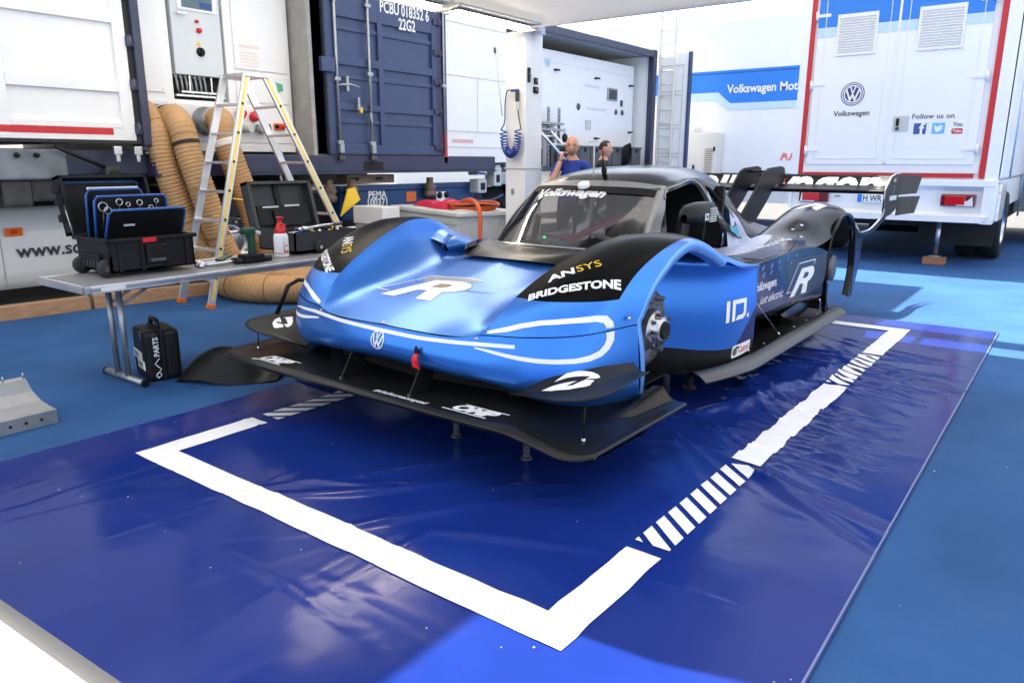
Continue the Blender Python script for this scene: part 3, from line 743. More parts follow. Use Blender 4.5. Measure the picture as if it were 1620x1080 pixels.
# windscreen
WB = [(0,2.18,.885),(.16,2.195,.884),(.32,2.245,.878),(.46,2.345,.868),(.563,2.50,.852)]
WT = [(0,2.725,1.236),(.14,2.73,1.235),(.28,2.75,1.232),(.41,2.79,1.225),(.483,2.855,1.212)]
rows = [[tuple(a+(c-a)*t + (0 if q != 2 else .022*math.sin(t*PI)) - (0 if q != 1 else .020*math.sin(t*PI)) for q, (a, c) in enumerate(zip(p, r))) for p, r in zip(WB, WT)] for t in (0,.2,.4,.6,.8,1)]
wg = crsurf(rows, 3, 6)
b = MB(); b.grid(wg, 'glassdark'); b.mirror(); screen = b.build('windscreen', car)
b = MB(); b.grid([[(x*1.002, y-.004, z+.004) for x, y, z in r] for r in wg[-3:]], 'blackmatt'); b.mirror(); sunstrip = b.build('sun_strip', car)
def pillar_fn(b):
    a = crline([r[-1] for r in rows], 3)
    b.grid([[(x-.028, y-.012, z+.008) for x, y, z in a], [(x-.012, y-.016, z+.010) for x, y, z in a], [(x+.012, y-.002, z+.004) for x, y, z in a], [(x+.014, y+.03, z) for x, y, z in a]], 'bodygrey')
both(pillar_fn, 'windscreen_pillar')
b = MB(); e = wg[0]; b.grid([[(x, y-.012, z+.004) for x, y, z in e], [(x, y-.004, z+.012) for x, y, z in e], [(x, y+.008, z+.010) for x, y, z in e]], 'steel'); b.mirror(); b.build('windscreen_seal', car)
# cowl at the foot of the windscreen
COWL = [[(0,1.83,.846),(.20,1.855,.842),(.38,1.93,.826),(.50,2.07,.806),(.60,2.36,.79)],
        [(0,1.97,.868),(.20,1.98,.868),(.36,2.03,.878),(.48,2.17,.875),(.60,2.42,.83)],
        [(0,2.10,.876),(.18,2.12,.876),(.335,2.18,.888),(.47,2.30,.892),(.59,2.48,.855)],
        [(0,2.175,.886),(.16,2.19,.885),(.32,2.24,.878),(.46,2.34,.868),(.57,2.52,.850)]]
b = MB(); b.grid(crsurf(COWL, 6, 6), 'carbon'); b.mirror(); cowl = b.build('cowl', car)
def vent_fn(b):      # intake openings at each side of the cowl
    b.grid(crsurf([[(.40,1.96,.825),(.50,2.09,.81),(.59,2.34,.80)],[(.405,1.965,.862),(.51,2.10,.872),(.60,2.34,.86)],[(.36,2.02,.884),(.47,2.16,.90),(.58,2.40,.88)]], 4, 5), 'carbon')
    b.grid([[(.385,1.995,.836),(.485,2.12,.826),(.58,2.35,.81)],[(.39,2.0,.858),(.495,2.13,.866),(.59,2.35,.85)]], 'dark')
both(vent_fn, 'cowl_intake')
# duct scoop on the inner face of each fender
def scoop_fn(b):
    b.grid(crsurf([[(.80,1.96,.93),(.74,2.0,.905),(.63,2.02,.868),(.615,2.03,.83),(.64,2.02,.79)],
                   [(.86,2.2,.96),(.78,2.2,.93),(.66,2.2,.885),(.62,2.2,.84),(.64,2.2,.79)],
                   [(.90,2.48,.90),(.82,2.48,.87),(.70,2.48,.84),(.64,2.48,.81),(.64,2.48,.77)]], 6, 5), 'paint')
    b.face([(.79,1.985,.925),(.74,2.02,.90),(.635,2.035,.863),(.625,2.045,.83),(.645,2.035,.795),(.70,2.03,.83)], 'dark')
both(scoop_fn, 'duct_scoop')

# cockpit: tub, bulkhead, dash, seat, cables
b = MB(); b.bx(-.52, .52, 2.3, 3.9, .50, .52, 'dark'); b.bx(-.50, .50, 3.86, 3.90, .5, 1.22, 'dark')
for s in (1, -1): b.face([(s*.53,2.6,.5),(s*.55,4.25,.5),(s*.55,4.25,.765),(s*.53,2.6,.79)], 'dark')
b.grid([[(x, 3.3+.5*t, 1.32-.14*t-.25*x*x) for x in (-.4,-.2,0,.2,.4)] for t in (0,.5,1)], 'dark'); b.build('cockpit_tub', car)
b = MB()
b.grid(crsurf([[(-.50,2.46,.842),(-.25,2.28,.868),(0,2.23,.874),(.25,2.28,.868),(.50,2.46,.842)],[(-.50,2.60,.85),(-.25,2.50,.885),(0,2.47,.895),(.25,2.50,.885),(.50,2.60,.85)],[(-.50,2.72,.78),(-.25,2.62,.80),(0,2.6,.80),(.25,2.62,.80),(.50,2.72,.78)]], 5, 5), 'carbon')
for x in (-.30,-.16,.10,.22,.34): b.cyl((x,2.40+abs(x)*.25,.882),(x,2.40+abs(x)*.25,.890), .008, 'steel', 8)
b.build('dashboard', car)
b = MB(); b.box((-.13,2.44,.915), (.018,.012,.014), 'greenscreen'); b.box((-.13,2.448,.915), (.035,.012,.03), 'black'); b.build('dash_light', car)
b = MB()
for k in range(2):
    o = .045*k; b.tube(crline([(-.02+o,2.5,.87),(.05+o,2.7,.96),(.16+o,2.95,1.04),(.30+o,3.2,1.06)], 6), .014, 'redplastic', 8)
b.tube(crline([(-.22,2.48,.93),(-.10,2.52,.915),(.02,2.6,.89)], 5), .007, 'redplastic', 6); b.build('cockpit_cable', car)
b = MB()
for s in (1,-1):
    b.tube(crline([(s*.10,2.78,1.25),(s*.07,2.72,1.02),(s*.06,2.66,.82)], 5), .012, 'black', 8)
    b.tube(crline([(s*.44,2.62,.88),(s*.45,2.88,1.17),(s*.40,3.25,1.27),(s*.40,3.75,1.24)], 6), .018, 'black', 8)
b.tube(crline([(-.40,3.55,1.24),(-.43,3.5,1.0),(-.34,3.4,.86),(0,3.3,.80)],6), .02, 'lightgrey', 8); b.build('roll_cage', car)
b = MB(); b.box((.20,3.45,.84), (.40,.16,.52), 'black', rot=Matrix.Rotation(-.3, 3, 'X'), bev=.05); b.box((.20,3.30,.62), (.42,.5,.10), 'black', bev=.04)
b.lathe([(0,-.02),(.10,-.02),(.13,.0),(.13,.02),(.11,.02)], (.25,2.95,.98), (-.2,-.8,.4), 'grey', 20); b.build('seat', car)
b = MB(); b.box((.30,2.72,.915), (.06,.05,.05), 'lightgrey', bev=.01); b.build('cockpit_fitting', car)
b = MB(); b.cyl((-.30,2.55,.86), (-.31,2.62,1.03), .022, 'black', 8); b.cyl((-.31,2.62,1.03),(-.31,2.625,1.045),.02,'yellow',8); b.build('cockpit_fitting', car)

# roof fittings
b = MB(); b.lathe([(.0,.012),(.028,.011),(.040,.006),(.042,0),(.040,-.02)], (.0,2.695,1.252), (0,-.42,1), 'decal', 24); b.build('roof_dome', car)
b = MB(); b.cyl((.0,2.82,1.30), (.0,2.82,1.515), .005, 'lightgrey', 8); b.tube([(.0,2.82,1.513),(.0,2.82,1.522),(-.045,2.815,1.524)], .003, 'lightgrey', 6); b.build('aerial_rod', car)
b = MB(); b.tube([(0,2.96,1.30),(0,2.96,1.33),(0,2.955,1.36),(0,2.94,1.40),(0,2.935,1.47),(0,2.935,1.475)], [.008,.020,.016,.006,.003,.006], 'black', 10); b.build('aerial', car)

# door mirror on its stalk
mir = MB(); g = []
for k, (y, w, h) in enumerate(((2.66,.02,.02),(2.70,.055,.045),(2.78,.075,.062),(2.90,.075,.064),(3.0,.06,.055))):
    g.append([(.74+w*math.copysign(abs(math.cos(a))**.6, math.cos(a)), y+.05*math.cos(a)*0, 1.065+.02*k*.4+h*math.copysign(abs(math.sin(a))**.7, math.sin(a))) for a in [2*PI*i/16 for i in range(16)]])
mir.grid(g, 'carbonmatt', closed=True); mir.face(g[-1], 'dark'); mirror = mir.build('door_mirror', car)
b = MB()
for k in range(7):
    z = 1.035+.013*k; b.box((.812,2.93,z), (.012,.10,.006), 'lightgrey')
b.build('mirror_louvre', mirror)
b = MB(); b.cyl((.745,2.96,1.02), (.70,3.03,.79), .010, 'black', 8); b.build('mirror_stalk', car)
flat(tf2d(id_emblem(), .042, .042), (.819,2.79,1.045), (0,1,0), (0,0,1), 'decal', 'mirror_emblem', mirror)
# quarter pieces in cyan and pale wrap behind the door
# ------------------------------------------------------------------ rear wing
wing = MB()
def foil(y0, z0, chord, ang, th, n=10):
    up, lo = [], []
    for i in range(n+1):
        t = i/n; th_ = th*(2.9*math.sqrt(t)-1.26*t-3.5*t*t+2.8*t**3-.97*t**4)*.9; cam_ = .05*chord*math.sin(PI*t)
        a = math.radians(ang); x = t*chord
        for sgn, L in ((1, up), (-1, lo)):
            h = sgn*th_*chord-cam_; L.append((y0+x*math.cos(a)-h*math.sin(a), z0+x*math.sin(a)+h*math.cos(a)))
    return up+lo[::-1][1:-1]
pf = foil(6.03, 1.125, .36, 8, .07)
wing.grid([[(x, y, z) for y, z in pf] for x in (-1.16, -.6, 0, .6, 1.16)], 'wingblack', closed=True); wing_o = wing.build('wing_main_plane', car)
b = MB(); pf2 = foil(6.34, 1.125, .22, 42, .045); b.grid([[(x, y, z) for y, z in pf2] for x in (-1.16, -.6, 0, .6, 1.16)], 'wingblack', closed=True); flap = b.build('wing_flap', car)
def endp_fn(b):
    pl = [(6.08,.95),(6.09,1.14),(6.30,1.255),(6.50,1.282),(6.70,1.282),(6.72,.985),(6.60,.93),(6.42,.90),(6.22,.89)]
    b.prism(pl, (1.16,0,0), (0,1,0), (0,0,1), .012, 'carbonmatt')
    for z0, z1 in ((1.075,1.275),(.875,1.06)):
        n = 8; g = []
        for k in range(n+1):
            t = k/n; y = 6.70+.62*t; g.append([(1.165+.10*t**1.6, y-.22*t*(0), z1-.01*t), (1.165+.10*t**1.6, y-.24*t, z0+.01*t)])
        b.grid(g, 'carbonmatt'); b.grid([[(x+.006, y, z) for x, y, z in r] for r in g], 'carbonmatt', flip=True)
    pts = [(1.166,6.10,.96),(1.165,6.05,.90),(1.15,5.90,.84),(1.135,5.72,.795),(1.115,5.50,.785)]
    pts = crline(pts, 4); b.grid([[(x+.012, y-.012, z+.01) for x, y, z in pts], [(x+.014, y+.14, z-.02) for x, y, z in pts]], 'carbonmatt'); b.tube([(x+.012, y-.012, z+.01) for x, y, z in pts], .008, 'galv', 6)
    b.tube([(1.166,6.10,.96),(1.166,6.085,1.14),(1.166,6.30,1.257),(1.166,6.5,1.284),(1.166,6.70,1.284)], .008, 'galv', 6)
endplates = both(endp_fn, 'wing_end_plate')
def swan_fn(b):
    pl = [(4.98,.78),(5.42,.72),(5.62,.82),(5.95,1.02),(6.16,1.17),(6.30,1.17),(6.44,1.155),(6.46,1.24),(6.40,1.335),(6.30,1.352),(5.93,1.335),(5.84,1.31),(5.60,1.13),(5.30,.93)]
    b.prism(pl, (.112,0,0), (0,1,0), (0,0,1), .02, 'carbonmatt')
both(swan_fn, 'wing_support')
b = MB(); b.cyl((-.12,6.05,1.30), (.12,6.05,1.30), .012, 'carbonmatt', 10); b.build('wing_cross_bar', car)
for s in (1, -1):
    b = MB(); b.box((s*.12,6.44,1.205), (.05,.06,.05), 'lens_red', bev=.012); b.build('rain_light', car)

# ------------------------------------------------------------------ front hub and brake on both sides
M['rotor'] = pm('carbon_rotor', (.075,.075,.077), .5, var=.15); M['hubsteel'] = pm('hub_steel', (.42,.42,.43), .28, metal=.9, var=.25, vscale=30)
def hub_fn(b):
    c = (.86,1.97,.525)
    b.lathe([(.07,-.02),(.205,-.02),(.212,-.01),(.212,.012),(.205,.022),(.10,.022)], c, (1,0,0), 'rotor', 40)
    for k in range(24):
        a = 2*PI*k/24; b.cyl((c[0]+.028,c[1]+(.135+.03*(k%2))*math.cos(a),c[2]+(.135+.03*(k%2))*math.sin(a)),(c[0]+.0355,c[1]+(.135+.03*(k%2))*math.cos(a),c[2]+(.135+.03*(k%2))*math.sin(a)),.006,'dark',6)
    b.lathe([(.10,.022),(.195,.028),(.18,.034),(.11,.034)], c, (1,0,0), 'rotor', 40)
    b.lathe([(0,.10),(.055,.10),(.06,.09),(.06,.02),(.105,.02),(.11,.06),(.10,.075),(.075,.08),(.075,.11),(.05,.115)], c, (1,0,0), 'hubsteel', 28)
    b.lathe([(.0,.10),(.045,.10),(.045,.13),(.0,.09)], c, (1,0,0), 'dark', 20)
    for k in range(10):
        a = 2*PI*k/10; y, z = c[1]+.088*math.cos(a), c[2]+.088*math.sin(a)
        b.cyl((c[0]+.06, y, z), (c[0]+(.118 if k % 2 else .10), y, z), .0085, 'darksteel', 8); b.cyl((c[0]+.06, y, z), (c[0]+.082, y, z), .014, 'hubsteel', 6)
    b.box((.83,1.82,.62), (.08,.09,.18), 'darksteel', rot=Matrix.Rotation(.5, 3, 'X'), bev=.02)
    b.lathe([(.05,0),(.07,.01),(.065,.12),(.07,.14),(.06,.20)], (.86,1.80,.34), (.3,-.2,.5), 'alu', 16)
    for z, y in ((.40,1.90),(.40,2.05),(.68,1.92),(.68,2.04)): b.cyl((.40, y+.05, z+.03), (.93, y, z), .015, 'darksteel', 8)
both(hub_fn, 'front_hub')

# ------------------------------------------------------------------ small fasteners and tow loop
for s in (1, -1):
    b = MB(); b.lathe([(0,.004),(.010,.003),(.010,0)], (s*.545,.928,.612), (0,-1,.1), 'steel', 10); b.build('fastener', car)
    b = MB(); b.lathe([(0,.004),(.009,.003),(.009,0)], (s*1.09,1.36,.705), (1,-.4,.1), 'steel', 10); b.build('fastener', car)
b = MB(); b.lathe([(0,.006),(.011,.005),(.012,0)], (0,.868,.630), (0,-.6,1), 'steel', 12); b.build('fastener', car)
b = MB(); b.grid(crsurf([[(.262,.822,.530),(.285,.816,.530)],[(.258,.800,.500),(.296,.796,.500)],[(.262,.798,.462),(.312,.794,.458)]], 4, 4), 'redplastic'); b.grid(crsurf([[(.262,.826,.530),(.285,.820,.530)],[(.258,.806,.500),(.296,.802,.500)],[(.262,.804,.462),(.312,.800,.458)]], 4, 4), 'redplastic')
b.lathe([(.012,0),(.014,.004),(.006,.03),(0,.034)], (.272,.822,.528), (0,-.2,1), 'black', 10); b.build('tow_loop', car)
# ------------------------------------------------------------------ awning over the bay
aw = thing('awning', 'white fabric awning roof spanning low over the race car', 'awning', (-2.5, 5.4, 2.8))
o_ = (-2.5, 5.4, 2.8)
b = MB(); g = []
for i in range(41):
    x = -2.56+10.6*i/40; row = []; yn = .86+.16*(min(x,3)-1.3)*.6 - .10*math.exp(-((x-1.0)/.35)**2)
    for j in range(25):
        y = yn+(5.42-yn)*j/24; z = 2.86+.05*math.sin(PI*(x+2.56)/10.6)+.012*math.sin(y*5+x*.7)*math.sin(PI*j/24)
        if j == 24: z = 2.82
        row.append((x, y, z))
    g.append(row)
b.grid(g, 'roofcloth'); b.build('roof_sheet', aw, off=o_, fixn=False)
b = MB(); b.bx(-2.56, 8.04, 5.42, 5.47, 2.80, 2.91, 'white_clean', bev=.01); b.build('edge_rail', aw, off=o_)
b = MB(); b.bx(-2.58, -2.53, .9, 5.42, 2.80, 2.90, 'white_clean', bev=.01); b.build('edge_rail', aw, off=o_)
b = MB(); b.bx(-1.9, 8.0, 5.80, 6.07, 3.02, 3.05, 'white_clean'); b.build('valance_box', aw, off=o_)
for x in (-1.7, 1.0, 3.8, 7.0):
    b = MB(); b.bx(x-.02, x+.02, 5.44, 5.84, 2.98, 3.02, 'alu'); b.build('valance_arm', aw, off=o_)
hc = thing('added_shade_canopy', 'high white canopy sheltering the container row', 'canopy', (-6, 0, 5.5)); o_ = (-6, 0, 5.5)  # added out of view; its edge sets where the sunlit floor begins
b = MB(); g = [[(-11.5+11.45*i/16, -9+18.2*j/20, 5.5+.25*math.sin(PI*i/16)) for j in range(21)] for i in range(17)]
b.grid(g, 'roofcloth'); b.build('sheet', hc, off=o_, fixn=False)
for y in (-8.9, 9.1):
    b = MB(); b.bx(-11.6, -11.5, y-.06, y+.06, 0, 5.5, 'alu'); b.build('post', hc, off=o_)
pl = thing('awning_pillar', 'white square awning pillar carrying the blue air hose', 'pillar', (-2.63,5.6,0)); o_ = (-2.63,5.6,0)
b = MB(); b.bx(-2.775,-2.496,5.444,5.77,0,2.79,'white_clean', bev=.008); b.build('post', pl, off=o_)
b = MB(); b.bx(-2.788,-2.484,5.432,5.782,1.31,1.321,'lightgrey'); b.build('joint_band', pl, off=o_)
b = MB(); b.bx(-2.72,-2.42,5.48,5.71,2.79,2.82,'galv'); b.build('bracket', pl, off=o_)
b = MB(); b.cyl((-2.63,5.46,2.79),(-2.63,5.46,2.86),.027,'black',10); b.build('knob', pl, off=o_)
b = MB(); b.bx(-2.44,-2.37,5.53,5.64,2.75,2.83,'steel'); b.build('clamp', pl, off=o_)
for y, z, w, h in ((5.50,2.33,.045,.155),(5.633,2.275,.063,.072),(5.633,2.177,.09,.072)):
    b = MB(); b.bx(-2.496,-2.478,y-w/2,y+w/2,z-h/2,z+h/2,'black',bev=.006); b.lathe([(0,.008),(.02,.006),(.022,0)],(-2.478,y,z),(1,0,0),'darksteel',12); b.build('socket', pl, off=o_)
b = MB(); b.bx(-2.685,-2.65,5.43,5.444,1.02,1.085,'galv',bev=.005); b.build('hook_plate', pl, off=o_)
# light fittings under the left edge
for k, (y0, y1) in enumerate(((1.8,3.98),(4.05,5.37))):
    lf = thing('strip_light', 'lit strip light under the awning edge, next to the pillar' if k else 'lit strip light under the awning edge, cut by the top of the frame', 'light', (-2.387,(y0+y1)/2,2.8), 0, 'strip lights under the awning'); o_ = (-2.387,(y0+y1)/2,2.8)
    b = MB(); b.prism([(-.155,0),(.155,.03),(.155,.05),(-.155,.05)], (-2.387,y1,2.78), (1,0,0), (0,0,1), y1-y0, 'lightgrey'); b.build('housing', lf, off=o_)
    b = MB(); b.bx(-2.475,-2.305,y0+.07,y1-.07,2.783,2.787,'alu'); b.build('reflector', lf, off=o_)
    for x in (-2.435,-2.345):
        b = MB(); b.cyl((x,y0+.09,2.772),(x,y1-.09,2.772),.015,'lamp',8); b.build('lamp_tube', lf, off=o_)
    for i in range(int((y1-y0)/.06)):
        b = MB(); b.bx(-2.49,-2.29,y0+.08+.06*i,y0+.083+.06*i,2.756,2.768,'lightgrey'); b.build('louvre', lf, off=o_)

# ------------------------------------------------------------------ the row of containers on trailers along the left
def panelled(b, y0, y1, zs, x, m, depth=.035, frame=.10):
    """recessed panels between frame bars on a wall facing +x"""
    ys = [y0, y1]
    b.bx(x-.06, x-depth, y0, y1, zs[0][0]-.1, zs[-1][1]+.1, m)
    for (a, c) in zip([None]+[q[1] for q in zs], [q[0] for q in zs]+[None]):
        lo = (zs[0][0]-frame) if a is None else a; hi = (zs[-1][1]+frame) if c is None else c
        b.bx(x-depth-.001, x, y0, y1, lo, hi, m, bev=.008)
ca = thing('white_container', 'white container with a red stripe along its lower edge at far left', 'container', (-7.5,-.5,1.5)); o_ = (-7.5,-.5,1.5)
b = MB(); b.bx(-10.9,-5.06,-3.6,2.28,1.58,4.35,'white'); b.build('shell', ca, off=o_)
PZ = [(1.76,2.04),(2.15,2.67),(2.78,3.30),(3.41,4.24)]
for y0, y1 in ((-1.0,.06),(.12+.04,1.04),(1.18,2.16)):
    b = MB(); panelled(b, y0, y1, PZ, -5.0, 'white', .035, .06); b.build('door_panel', ca, off=o_)
b = MB()
for y0, y1 in ((-3.6,-1.0),(.06,.16),(1.04,1.18),(2.16,2.28)): b.bx(-5.06,-5.0,y0,y1,1.60,4.35,'white',bev=.008)
b.bx(-5.06,-5.003,-3.6,2.28,1.58,1.70,'white'); b.build('door_frame', ca, off=o_)
b = MB(); b.bx(-5.003,-4.999,-2.2,2.06,1.638,1.700,'red'); b.build('reflective_stripe', ca, off=o_)
b = MB(); b.bx(-5.03,-4.985,-3.6,2.30,1.555,1.588,'rubber'); b.bx(-5.04,-5.0,2.28,2.335,1.56,4.35,'rubber'); b.build('door_seal', ca, off=o_)
b = MB(); b.bx(-5.2,-4.96,2.335,2.42,1.54,4.36,'navyframe',bev=.01); b.build('corner_post', ca, off=o_)
for z in (1.70,2.12,2.52,2.95,3.4):
    b = MB(); b.bx(-5.0,-4.975,2.27,2.34,z-.05,z+.05,'navyframe',bev=.006); b.cyl((-4.985,2.31,z-.06),(-4.985,2.31,z+.06),.014,'darksteel',8); b.build('hinge', ca, off=o_)

# cooling unit
cu = thing('cooling_unit', 'white cooling unit with a control cabinet and hose outlets', 'cooling unit', (-6.6,3.4,1.5)); o_ = (-6.6,3.4,1.5)
b = MB(); b.bx(-8.2,-5.32,2.43,2.90,1.56,4.5,'white'); b.bx(-8.2,-5.32,3.56,4.42,1.56,4.5,'white'); b.bx(-8.2,-5.32,2.90,3.56,1.56,2.04,'white'); b.bx(-8.2,-5.45,2.9,3.56,2.04,4.5,'dark'); b.bx(-8.2,-5.30,2.43,4.42,1.50,1.57,'white'); b.build('casing', cu, off=o_)
for (y0,y1,z0,z1) in ((2.45,2.80,2.10,3.95),(3.66,4.38,2.42,3.95),(3.66,4.38,2.06,2.38),(2.45,2.82,1.60,2.02),(2.90,3.62,1.60,2.00),(3.66,4.38,1.60,2.02)):
    b = MB(); b.bx(-5.32,-5.30,y0,y1,z0,z1,'white',bev=.004)
    for yy in (y0+.03,y1-.03):
        for zz in (z0+.03,z1-.03): b.cyl((-5.30,yy,zz),(-5.296,yy,zz),.006,'steel',6)
    b.build('access_panel', cu, off=o_)
b = MB(); b.bx(-5.40,-5.31,2.94,3.52,2.30,3.18,pm('cabinet_grey',(.60,.63,.64),.4,var=.02),bev=.01); cd = b.build('control_door', cu, off=o_)
b = MB(); b.bx(-5.31,-5.30,3.02,3.48,2.96,3.15,'white_clean',bev=.004); b.build('window_frame', cd, off=None).location = (0,0,0)
kids_ = [c for c in bpy.data.objects if c.parent == cd]
for c in kids_: c.location = (6.6,-3.4,-1.5)
def sub(bm_, name, par, o):     # a sub-part given in world coordinates
    r = bm_.build(name, par, off=o); return r
b = MB(); b.bx(-5.30,-5.298,3.07,3.43,2.985,3.13,'winglass'); b.bx(-5.2995,-5.2985,3.28,3.42,3.0,3.06,'vwblue'); sub(b,'window',cd,o_)
for y,z,r,m_ in ((3.23,2.86,.018,'redplastic'),(3.25,2.77,.028,'redplastic')):
    b = MB(); b.lathe([(0,.03),(r,.025),(r,0)],(-5.31,y,z),(1,0,0),m_,14); sub(b,'push_button',cd,o_)
b = MB(); b.lathe([(0,.02),(.045,.018),(.05,0)],(-5.31,3.25,2.55),(1,0,0),'black',18); b.bx(-5.29,-5.27,3.24,3.26,2.51,2.59,'black'); sub(b,'main_switch',cd,o_)
b = MB(); b.prism([(-.03,0),(.03,0),(0,.06)],(-5.309,3.23,2.61),(0,1,0),(0,0,1),.003,'gold'); sub(b,'warning_label',cd,o_)
b = MB(); b.cyl((-5.30,3.02,2.92),(-5.28,3.02,2.92),.012,'steel',8); b.bx(-5.285,-5.275,3.0,3.10,2.91,2.93,'steel'); sub(b,'door_handle',cd,o_)
b = MB()
for k in range(7):
    y = 2.97+.055*k; b.tube(crline([(-5.38,y,2.30),(-5.36,y,2.22),(-5.37,y+.01,2.16),(-5.42,y+.05,2.12)],3),.012,'grey',6); b.cyl((-5.38,y,2.31),(-5.38,y,2.27),.018,'lightgrey',8)
b.build('cable_bundle', cu, off=o_)
b = MB(); b.bx(-5.36,-5.32,2.93,3.52,2.075,2.095,'steel'); b.bx(-5.36,-5.33,3.0,3.42,2.115,2.135,'steel'); b.bx(-5.36,-5.34,3.10,3.115,2.12,2.3,'steel'); b.bx(-5.36,-5.34,3.36,3.375,2.12,2.3,'steel'); b.build('cable_rail', cu, off=o_)
for y in (2.66,3.22):
    b = MB(); b.lathe([(.155,0),(.155,.05),(.145,.055),(.15,.075),(.14,.08),(.148,.12),(.14,.125),(.148,.16),(.135,.20)],(-5.32,y,1.82),(1,0,0),'galv',28); b.lathe([(.14,.20),(.146,.205),(.146,.235),(.14,.24)],(-5.32,y,1.82),(1,0,0),'steel',28); b.build('hose_collar', cu, off=o_)
for y,z in ((3.66,1.90),(3.84,1.88)):
    b = MB(); b.lathe([(.05,0),(.05,.04),(.06,.05),(.05,.10),(0,.10)],(-5.31,y,z),(1,0,.4),'redplastic',16); b.build('power_socket', cu, off=o_)
b = MB(); b.cyl((-5.30,3.68,1.76),(-5.16,3.72,1.76),.05,'lightgrey',12); b.cyl((-5.26,3.86,1.76),(-5.2,4.0,1.77),.05,'darksteel',12); b.cyl((-5.2,3.86,1.76),(-5.12,3.86,1.76),.055,'grey',12); b.build('plug', cu, off=o_)
b = MB(); b.bx(-5.31,-5.27,4.12,4.26,1.755,1.835,'orange',bev=.006); b.lathe([(0,.03),(.03,.025),(.03,0)],(-5.27,4.22,1.795),(1,0,0),'redplastic',12); b.lathe([(0,.03),(.025,.025),(.025,0)],(-5.27,4.14,1.795),(1,0,0),'black',12); b.build('stop_switch', cu, off=o_)
flat(([(-.03,-.05),(.05,-.02),(.04,.05),(-.05,.07)],[(0,1,2,3)]),(-5.297,4.24,2.24),(0,1,0),(0,0,1),pm('green_sticker',(.10,.42,.26),.5),'sticker',cu,off=o_)
b = MB(); b.tube(crline([(-5.14,3.86,1.76),(-5.02,3.88,1.70),(-4.98,3.92,1.3),(-4.96,4.0,.8),(-4.95,4.05,.5)],5),.017,'grey',8); b.build('power_cable', cu, off=o_)
b = MB(); b.tube(crline([(-5.25,4.1,1.60),(-5.12,4.1,1.4),(-5.10,4.1,1.0)],5),.015,'grey',8); b.build('power_cable', cu, off=o_)
# faded notice
fn = pm('faded_print', (.80,.66,.55), .6)
flat(join2d(([(-.14,.02),(.14,.02),(.14,.05),(-.14,.05)],[(0,1,2,3)]), *[([(-.13,-.03-.035*k),(.10+.02*(k%2),-.03-.035*k),(.10+.02*(k%2),-.042-.035*k),(-.13,-.042-.035*k)],[(0,1,2,3)]) for k in range(5)]),(-5.298,3.86,2.64),(0,1,0),(0,0,1),fn,'notice',cu,off=o_)

# ribbed hoses
def hose(path, r, label, bands=()):
    p = crline(path, 14); P = [Vector(q) for q in p]; d = [0]
    for i in range(1, len(P)): d.append(d[-1]+(P[i]-P[i-1]).length)
    n = int(d[-1]/.0125); pts = []; rad = []; k = 0
    for i in range(n+1):
        s = d[-1]*i/n
        while k < len(P)-2 and d[k+1] < s: k += 1
        t = (s-d[k])/max(1e-6, d[k+1]-d[k]); pts.append(P[k].lerp(P[k+1], t)); rad.append(r*(1+.07*(i % 3 > 0)+.012*math.sin(s*7+r*50)))
    base = pts[0]; b = MB(); b.tube(pts, rad, 'hose', 22)
    o = thing('duct_hose', label, 'hose', base, 0, 'tan duct hoses'); b.build('tube', o, off=base)
    for q in range(1, 6): bands = tuple(bands)+((q*.19-.05,'hoseseam',2),)
    for f, m_, w in bands:
        i = int(f*n); b = MB(); b.tube([pts[i+j] for j in range(w)], r*(1.075 if w > 2 else 1.072), m_, 22); b.build('band', o, off=base)
    return o
hose([(-5.40,2.50,1.90),(-5.20,2.50,1.86),(-5.04,2.52,1.68),(-5.0,2.56,1.30),(-4.96,2.70,.78),(-4.86,2.86,.38),(-4.62,3.05,.16),(-4.2,3.3,.14)], .125, 'ribbed tan hose dropping behind the corner post of the white container')
hose([(-5.10,2.68,1.82),(-4.96,2.68,1.82),(-4.84,2.68,1.70),(-4.76,2.70,1.40),(-4.70,2.77,1.05),(-4.66,2.88,.60),(-4.6,3.05,.25),(-4.3,3.35,.14),(-3.9,3.6,.14)], .125, 'ribbed tan hose with a black band, middle of the three below the cooling unit', ((.16,'rubber',4),))
hose([(-5.10,3.22,1.82),(-4.93,3.18,1.82),(-4.80,3.12,1.66),(-4.74,3.18,1.35),(-4.72,3.30,.95),(-4.70,3.42,.55),(-4.62,3.62,.25),(-4.3,3.95,.14),(-3.8,4.3,.14)], .125, 'ribbed tan hose with a pale taped band, behind the step ladder', ((.15,'paper',6),))
hose([(-4.95,3.05,.16),(-4.55,2.82,.14),(-4.1,2.74,.14),(-3.7,2.86,.14),(-3.35,3.25,.14),(-3.1,3.8,.14)], .135, 'ribbed tan hose lying curved on the blue matting behind the table')
hose([(-4.9,3.5,.16),(-4.5,3.3,.15),(-4.1,3.3,.15),(-3.8,3.6,.15),(-3.6,4.2,.15)], .12, 'ribbed tan hose lying on the matting under the far end of the table')

